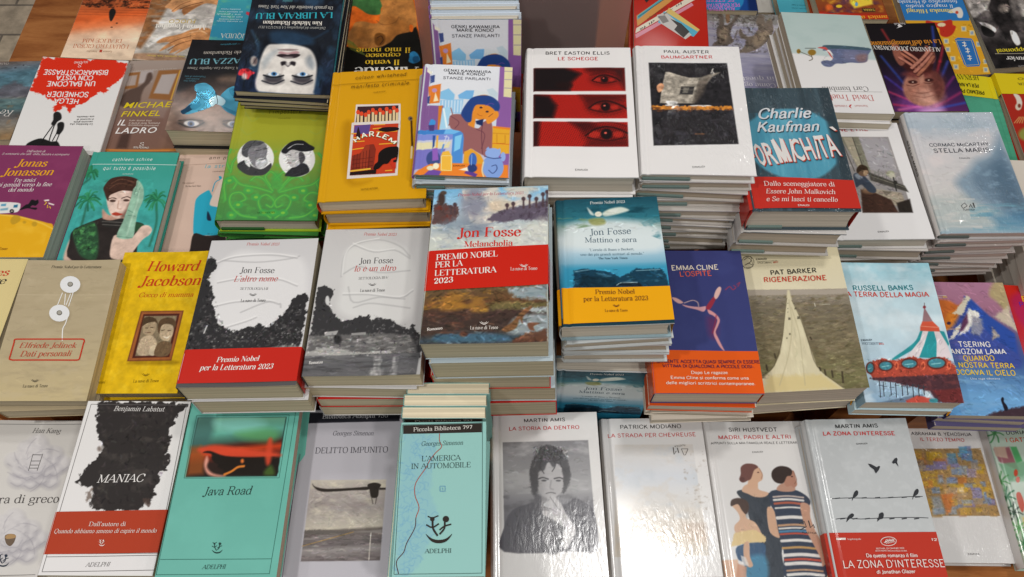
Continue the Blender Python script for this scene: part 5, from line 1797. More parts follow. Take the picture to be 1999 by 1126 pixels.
ART["mel_band"] = """
t didotb dcd4cc 111 1045 832 1018 78 PREMIO NOBEL
t didotb dcd4cc 107 1151 430 1132 78 PER LA
t didotb dcd4cc 109 1262 827 1235 76 LETTERATURA
t didotb dcd4cc 111 1365 330 1351 76 2023
vp dcd4cc 1086 1138 2 4 6 7 8 9 8 7 6 4 8 4 7 3 7 1 8 -1 7 -2 7 -3 7 -5 7 -6 8 -8 6 -7 2 -4 -3 2 -7 6 -8 6 -8 5 -6 3 -7 2 -6 2 -7 0 -6 0 -7 -2 -6 -3 -7 -4 -8 -5 -8 -7 -7 -6
vl dcd4cc 5 1 1105 1139 17 14 16 5 16 -4 16 -13
t didot dcd4cc 986 1219 1292 1220 43 La nave di Teseo
"""
ART["matt"] = """
gr 691 30 680 1329 1 7 0 1c4a58 0.22 2a6a78 0.32 8aa09c 0.45 c0ccd0 0.6 a8c0cc 0.85 4a8ca8 1 1e6c88
n 103844 0.8 204 95 0.5 6 -5 1298 13 1321 266 11 200
ps c9d2d2 61 0.9 0 154 406 257 -50 319 -16 372 81 171 157 -91 263 -1045 -87 -53 -194
n 6a8464 0.8 163 54 0.52 20 280 288 294 601 365 502 423 87 482
ps 8a8a4a 17 0.8 0 413 324 166 -8 33 81 -91 27 -87 -20
n 2a6a78 0.7 136 81 0.5 989 289 1308 265 1297 694 1145 610
e d8d4c4 7 1 533 250 45 2 -3 40
ps c4ccc0 14 1 0 585 237 94 -60 143 -25 98 53 -106 43 -104 27 -103 11
ps b4c0bc 10 1 0 400 138 47 59 34 66 -50 -18
ps d0d4cc 14 0.8 0 651 208 130 -26 -43 62
p 2c88a8 41 0.8 0 51 1012 1292 22 -27 323 -1293 1
p 13374a 8 1 14 182 1077 124 -24 301 57 115 78 125 -52 66 -56 302 14 59 118 5 157 -1111 -19
n 4a8098 0.8 95 34 0.6 183 1062 1311 1098 1279 1369 168 1350
p 0c2430 20 0.8 0 270 1139 390 61 48 145 -480 -7
l 8ab4c4 8 5 0.8 206 1092 160 -22
l 8ab4c4 8 5 0.8 922 1110 279 -2
p 101c26 7 1 0 652 1300 64 -40 226 17 42 65
ls a8c4cc 8 5 1 676 1301 63 -33 180 8
p 143440 5 1 0 -29 1730 1335 0 -9 174 -1323 14
jit 220 81 14 0.1 0.4 0.12 30 37 1280 61 1277 539 48 519
jit 160 68 14 0.2 0.5 0.3 183 1062 1299 1097 1291 1370 71 1346
t didot d0d4d0 441 91 879 89 44 Premio Nobel 2023
t garamond 2c4a5c 404 567 912 568 93 Jon Fosse
t garamond 2c4a5c 341 672 969 694 73 Mattino e sera
t garamond 3a5a6a 383 803 926 814 34 "L'erede di Ibsen e Beckett,
t garamond 3a5a6a 274 866 1036 886 34 uno dei più grandi scrittori al mondo."
t didotb 2c4a5c 486 928 835 937 30 The New York Times
"""
ART["matt_band"] = """
t garamond 5a2a1c 415 1424 873 1436 60 Premio Nobel
t garamond 5a2a1c 272 1516 1018 1533 63 per la Letteratura 2023
vp 5a2a1c 603 1575 2 3 4 6 6 7 6 6 6 4 6 3 6 3 6 1 6 -1 6 -1 7 -3 6 -4 6 -5 7 -7 6 -6 2 -3 -2 2 -7 4 -7 6 -7 4 -6 2 -6 2 -5 1 -6 1 -5 -1 -6 -2 -5 -2 -5 -3 -6 -5 -7 -6 -5 -4
vl 5a2a1c 5 1 620 1575 13 13 13 4 13 -3 16 -11
t didot 5a2a1c 510 1670 768 1675 36 La nave di Teseo
"""
ART["emma"] = """
gr 830 5 780 1536 1 2 0 35396a 1 353b6c
n 3d4478 0.4 284 284 0.5
ps 5a2a50 43 0.7 0 776 1025 129 37 -33 257 -94 -35
ps c89a94 6 1 0 352 725 66 15 75 61 -56 16 -63 -46
ls c8a8a4 11 5 1 506 808 112 -39 64 30 7 61
ps c8949a 6 1 0 476 832 92 22 133 14 82 -8 -36 76 -91 -30 -130 -37
ps 8a2c3c 6 1 0 781 875 114 -154 38 15 -102 169
ps d0a8a0 6 1 0 949 612 47 -47 23 31 -39 94 -49 62 -21 -46
ps c48a8c 6 1 0 804 905 87 60 49 89 -32 89 -44 89 22 87 37 116 23 71 -51 -57 -40 -100 -20 -102 48 -118 23 -75 -46 -59 -50 -30
ls 8a2a40 14 8 0.8 901 995 -27 104 -52 148
ls a83040 10 6 0.9 1072 611 61 -47 35 47 45 -32 -23 -31
ls a83040 8 6 0.9 1233 532 46 -32 -37 63
t sansb d8ccba 393 309 1017 296 72 EMMA CLINE
t sansb c8583a 494 404 915 392 72 L'OSPITE
"""
ART["emma_band"] = """
t sansb 4a1c3c 70 1675 1357 1680 41 LA GENTE ACCETTA QUASI SEMPRE DI ESSERE
t sansb 4a1c3c 129 1737 1282 1743 40 VITTIMA DI QUALCUNO, A PICCOLE DOSI-.
t sansb e0cabb 480 1825 936 1822 38 Dopo Le ragazze
t sansb e0cabb 217 1895 1189 1896 38 Emma Cline si conferma come una
t sansb e0cabb 153 1964 1254 1971 38 delle migliori scrittrici contemporanee.
"""
ART["barker"] = """
gr 763 -17 651 2086 1 3 0 cfc4a2 0.3 cfc6aa 1 b8ae8c
gr 713 659 587 2082 1 6 0 8f8676 0.12 7d7465 0.16 6f6656 0.6 6a6048 0.85 6e6a48 1 5e5a3c 9 621 1347 691 1363 2102 6 2107
n 84795f 0.8 143 36 0.5 9 621 1347 691 1363 2102 6 2107
n 5a5038 0.7 86 36 0.56 9 621 1347 691 1363 2102 6 2107
p a0968a 7 0.9 11 9 621 1338 70 19 79 -1356 -63
p c4bb9c 9 1 0 554 656 27 2 9 147 75 309 26 298 26 183 26 180 87 132 198 184 7 28 -1071 0 47 -207 108 -93 80 -81 101 -167 58 -179 77 -292 80 -299
n d8d0b0 0.5 72 215 0.5 542 764 651 1000 677 1948 149 1955 435 1062
p c4b27c 29 0.8 22 96 1874 686 9 207 206 -1010 17
p 4a4638 4 0.8 0 522 848 10 1 -2 13 -11 -1
p 4a4638 4 0.8 0 509 924 10 1 -2 12 -11 0
p 4a4638 4 0.8 0 499 977 11 0 -2 13 -11 -1
p 4a4638 4 0.8 0 603 852 12 1 -2 15 -14 -1
p 4a4638 4 0.8 0 605 921 24 1 -4 31 -27 -2
p 4a4638 4 0.8 0 496 1063 28 2 -4 35 -32 -2
p 4a4638 4 0.8 0 618 1053 33 2 -6 40 -36 -2
p 4a4638 4 0.8 0 467 1290 20 1 -3 25 -23 -1
p 4a4638 4 0.8 0 419 1350 14 1 -2 18 -16 -1
l 40382a 22 6 1 94 1725 2 71
l 40382a 22 6 1 226 1574 4 58
l 40382a 22 6 1 831 1833 1 63
l 40382a 22 6 1 920 1848 -4 84
l 40382a 22 6 1 1047 1869 -18 153
l 40382a 22 6 1 773 1791 5 42
l 40382a 22 6 1 734 1363 8 29
ls a89f80 12 7 0.7 549 803 -19 340 -117 435 -193 429
ls a89f80 12 7 0.7 563 918 35 378 -26 362 -27 366
ls 4a4230 10 6 0.7 525 778 -90 322 -84 292 -159 346 -159 119
ls 4a4230 10 6 0.7 588 813 70 300 40 299 50 370 268 302
n a09c70 0.6 57 29 0.6 875 1603 1399 1633 1364 2095 979 2075
l b8b4a4 9 5 1 879 877 5 46
l a8a494 9 5 1 944 896 135 9
vl 4a4438 7 0 0 119 145 -15
vl 4a4438 7 0 145 104 3 162
vl 4a4438 7 0 148 266 -145 22
vl 4a4438 7 0 3 288 -3 -169
vl 5a5446 8 0 172 203 -12 36
vl 5a5446 8 0 160 239 -23 30
vl 5a5446 8 0 137 269 -30 19
vl 5a5446 8 0 107 288 -34 5
vl 5a5446 8 0 73 293 -31 -9
vl 5a5446 8 0 42 284 -24 -23
vl 5a5446 8 0 18 261 -13 -32
vl 5a5446 8 0 5 229 -1 -37
vl 5a5446 8 0 4 192 12 -37
vl 5a5446 8 0 16 155 23 -30
vl 5a5446 8 0 39 125 30 -19
vl 5a5446 8 0 69 106 34 -5
vl 5a5446 8 0 103 101 31 10
vl 5a5446 8 0 134 111 24 22
vl 5a5446 8 0 158 133 14 33
vl 5a5446 8 0 172 166 0 37
vl 5a5446 9 1 37 162 62 -37 34 59 -64 44
vl 5a5446 9 1 39 242 61 -28 37 35
jit 700 79 13 0.06 0.25 0.15 -5 714 558 749 89 1916 -34 2105
jit 800 79 13 0.06 0.25 0.15 640 755 1344 776 1351 2094 762 1847
jit 110 158 14 1.5 0.12 0.04 528 840 651 848 756 1882 89 1916
t sansx 3a362c 206 173 354 175 27 EINAUDI
vl 6a6450 5 0 216 198 276 3
t sans 6a6450 218 230 415 236 24 STILE LIBERO
t sansx b8482c 436 237 500 233 24 BIG
t sansx 2c2a26 371 416 993 418 67 PAT BARKER
t sansx b83c28 263 520 1101 543 70 RIGENERAZIONE
"""
ART["russ"] = """
gr 637 16 545 2159 1 5 0 8fbcc8 0.2 b4ccd4 0.5 b8ccd4 0.8 a4bccb 1 7f9cb4
n cdd8dc 0.6 304 228 0.48
n 7fa8b8 0.6 381 152 0.58 39 6 1318 -8 1331 262 65 275
ps 2a8a90 6 1 0 976 1072 53 -8 0 124 -64 93 -178 94 -257 139 -39 -15 232 -154 155 -124
p cfc6c8 5 1 0 1003 1080 80 -1 -72 187 -116 199 -241 33 133 -123 149 -155
p 2a8a90 5 1 0 1083 1079 74 -9 8 179 -65 244 -237 -13 116 -199
p cfc4c6 5 1 0 1157 1070 70 7 60 170 26 244 -209 -13 54 -229
p 2a8a90 5 1 0 1227 1077 68 15 27 186 -22 31
p 8a6a6e 6 1 0 1112 698 4 48 57 191 -148 17 47 -143
e 8a3038 5 1 1108 714 22 0 -6 24
l 5a3a3a 8 5 1 1123 650 -15 64
p c05038 7 1 0 1028 938 145 -1 65 93 0 63 -271 -13 15 -63
l d88a70 10 5 1 991 1009 247 21
p a04434 8 1 19 115 1616 115 -84 133 -31 136 28 119 -31 149 -32 135 29 81 14 139 -46 134 29 84 119 2 104 -42 60 -1124 25 -86 -132
e 5a2820 7 1 160 1638 63 -1 -18 89
e 3f7c88 7 1 160 1638 42 0 -13 67
l 8ac0c4 11 5 1 131 1653 50 -16
e 5a2820 7 1 377 1606 106 -1 -17 82
e 3f7c88 7 1 377 1606 85 -1 -12 60
l 8ac0c4 11 5 1 323 1621 96 -16
e 5a2820 7 1 708 1572 120 -1 -18 82
e 3f7c88 7 1 708 1572 99 -1 -13 60
l 8ac0c4 11 5 1 646 1588 112 -16
e 5a2820 7 1 1084 1561 134 -1 -21 90
e 3f7c88 7 1 1084 1561 113 -1 -16 67
l 8ac0c4 11 5 1 1013 1577 128 -17
e d86a4a 8 1 525 1604 28 0 -13 60
e 8a3428 6 1 525 1604 14 0 -8 37
e d86a4a 8 1 892 1600 28 0 -14 60
e 8a3428 6 1 892 1600 14 0 -9 37
e d86a4a 8 1 1245 1597 28 0 -15 60
e 8a3428 6 1 1245 1597 14 0 -9 37
p 4a2e34 9 1 15 123 1786 1219 -71 6 147 -41 275 -340 -18 -166 -179 -329 -84 -306 -41
n 6a3a3c 0.8 76 46 0.52 137 1786 1339 1730 1312 2116 797 1955
p 6a2c2c 15 0.9 0 936 1954 397 -33 -9 202 -290 3
vl 3a3c44 11 0 247 1829 -33 233
vl 3a3c44 8 0 222 1888 69 -1
vl 3a3c44 11 0 295 1836 -30 211
vl 3a3c44 8 0 267 1902 70 -1
vl 3a3c44 11 0 391 1842 -26 190
vl 3a3c44 8 0 362 1916 69 -1
vl 3a3c44 11 0 459 1849 -31 211
vl 3a3c44 8 0 438 1886 69 -1
vl 3a3c44 11 0 542 1856 -27 189
vl 3a3c44 8 0 518 1900 70 -1
vl 3a3c44 11 0 610 1862 -23 167
vl 3a3c44 8 0 585 1913 69 0
vl 3a3c44 11 0 685 1869 -28 189
vl 3a3c44 8 0 668 1883 69 0
vl 3a3c44 11 0 760 1875 -24 167
vl 3a3c44 8 0 741 1897 70 0
vl 3a3c44 11 0 828 1882 -19 145
vl 3a3c44 8 0 807 1911 70 0
p 5a6a7c 11 0.9 0 172 2134 398 -90 214 -31 74 129 -685 21
p b84434 9 0.9 0 544 2102 168 -74 225 41 1 58 -390 18
e 3a8088 8 1 917 2098 62 -1 -8 36
p b0bcc8 15 1 0 797 1955 101 14 39 100 -107 -13
jit 420 53 12 0.4 0.9 0.32 123 1503 1388 1475 1310 2123 206 2134
jit 90 137 12 2.2 0.2 0.1 548 1499 1025 1080 1212 1078 1274 1476
lum 0.05 228 228
t sansx 2c7880 149 456 1016 439 74 RUSSELL BANKS
t sansx c04436 -16 556 1212 551 74 LA TERRA DELLA MAGIA
t sansx 3a4a58 109 1244 261 1235 24 EINAUDI
vl 6a7a88 5 0 111 1267 287 -3
t sans 6a7a88 113 1298 334 1296 23 STILE LIBERO
t sansx c04436 348 1295 413 1295 23 BIG
"""
ART["tser"] = """
gr 802 -12 538 2190 1 7 0 a3748c 0.2 9a6a80 0.4 5a5478 0.55 3c5088 0.7 5078a4 0.85 6a9cc8 1 5a90c0
ps a89a6c 32 0.9 0 1206 -20 140 14 -20 419 -94 54 -73 -136 -93 -129
ps b8622c 24 1 0 205 349 198 -38 138 83 92 -53 -50 138 -124 121 -167 172 -55 101 -54 -99
ps c87828 24 0.8 0 349 535 218 -56 -98 206 -185 120 -55 -32
ps 3a4a90 32 1 0 168 899 202 -129 242 -343 105 -105 246 269 284 246 24 328 -145 244 -914 -306
p 2c4a98 20 1 0 676 236 98 50 198 271 310 296 -50 313 -281 -240 -225 -331 -55 -152
p c8c0ac 12 1 16 642 306 86 -88 46 68 -57 36 -58 104 -97 139 -134 -32 125 -122
p d8d4cc 16 1 24 687 443 86 32 66 50 -78 238 -61 -66 -128 136 -157 69 124 -185
p 8a8a98 24 0.9 24 715 579 133 31 -9 152 -97 134 -112 -47
p 5a3450 16 1 0 560 632 89 -103 -23 153 -110 127 -69 26
p d4cfc6 12 1 16 417 769 95 -68 -65 134 -102 102 -86 34
p c4b8a0 24 0.9 24 1046 572 248 -158 16 170 54 251 -193 -147
p a89a8c 16 0.9 16 969 742 85 149 -127 68
e 3a2840 8 1 326 696 31 -1 -6 25
l e0a878 12 8 0.8 255 797 205 -12
n 7aa4c8 0.7 405 81 0.5 134 1426 1256 1486 1215 2142 177 2158
n 7a68a0 0.6 324 113 0.5 252 938 1271 1165 1202 1408 286 1423
p 3c2c34 16 1 16 524 2130 118 -54 238 -57 274 -50 169 58 2 121 -783 27
ps 1c1a24 6 1 0 798 1883 33 -39 16 23 -12 46 28 61 -2 60 -49 16 -12 -91
jit 600 113 19 0.5 0.4 0.12 170 18 1319 4 1215 2142 -39 2139
jit 200 81 16 0.8 0.6 0.2 163 857 735 252 1232 1166
t sansx e0dcd4 142 212 261 209 30 EINAUDI
vl d0c8c0 6 0 201 228 198 5
t sans d8c8b0 207 271 324 278 26 LIBERO
t sansx d8b830 342 269 406 267 26 BIG
t sansx dcd8d4 388 1075 867 1067 78 TSERING
t sansx dcd8d4 159 1193 1075 1177 77 YANGZOM LAMA
t sansx d8b830 402 1294 870 1285 76 QUANDO
t sansx d8b830 139 1402 1135 1401 76 LA NOSTRA TERRA
t sansx d8b830 158 1513 1119 1512 76 TOCCAVA IL CIELO
t sansi c4d0dc 426 1587 866 1579 31 Una saga tibetana
"""
ART["rosso"] = """
gr 174 25 -123 2067 1 3 0 c0281a 0.3 b8242c 1 a01c3c
ps a01c58 50 0.7 0 50 259 345 -157 72 617 -318 19
t sansx d8a820 238 274 751 261 82 EMILIO
t sansx 5a2890 172 377 885 351 81 PALINSESTO
"""
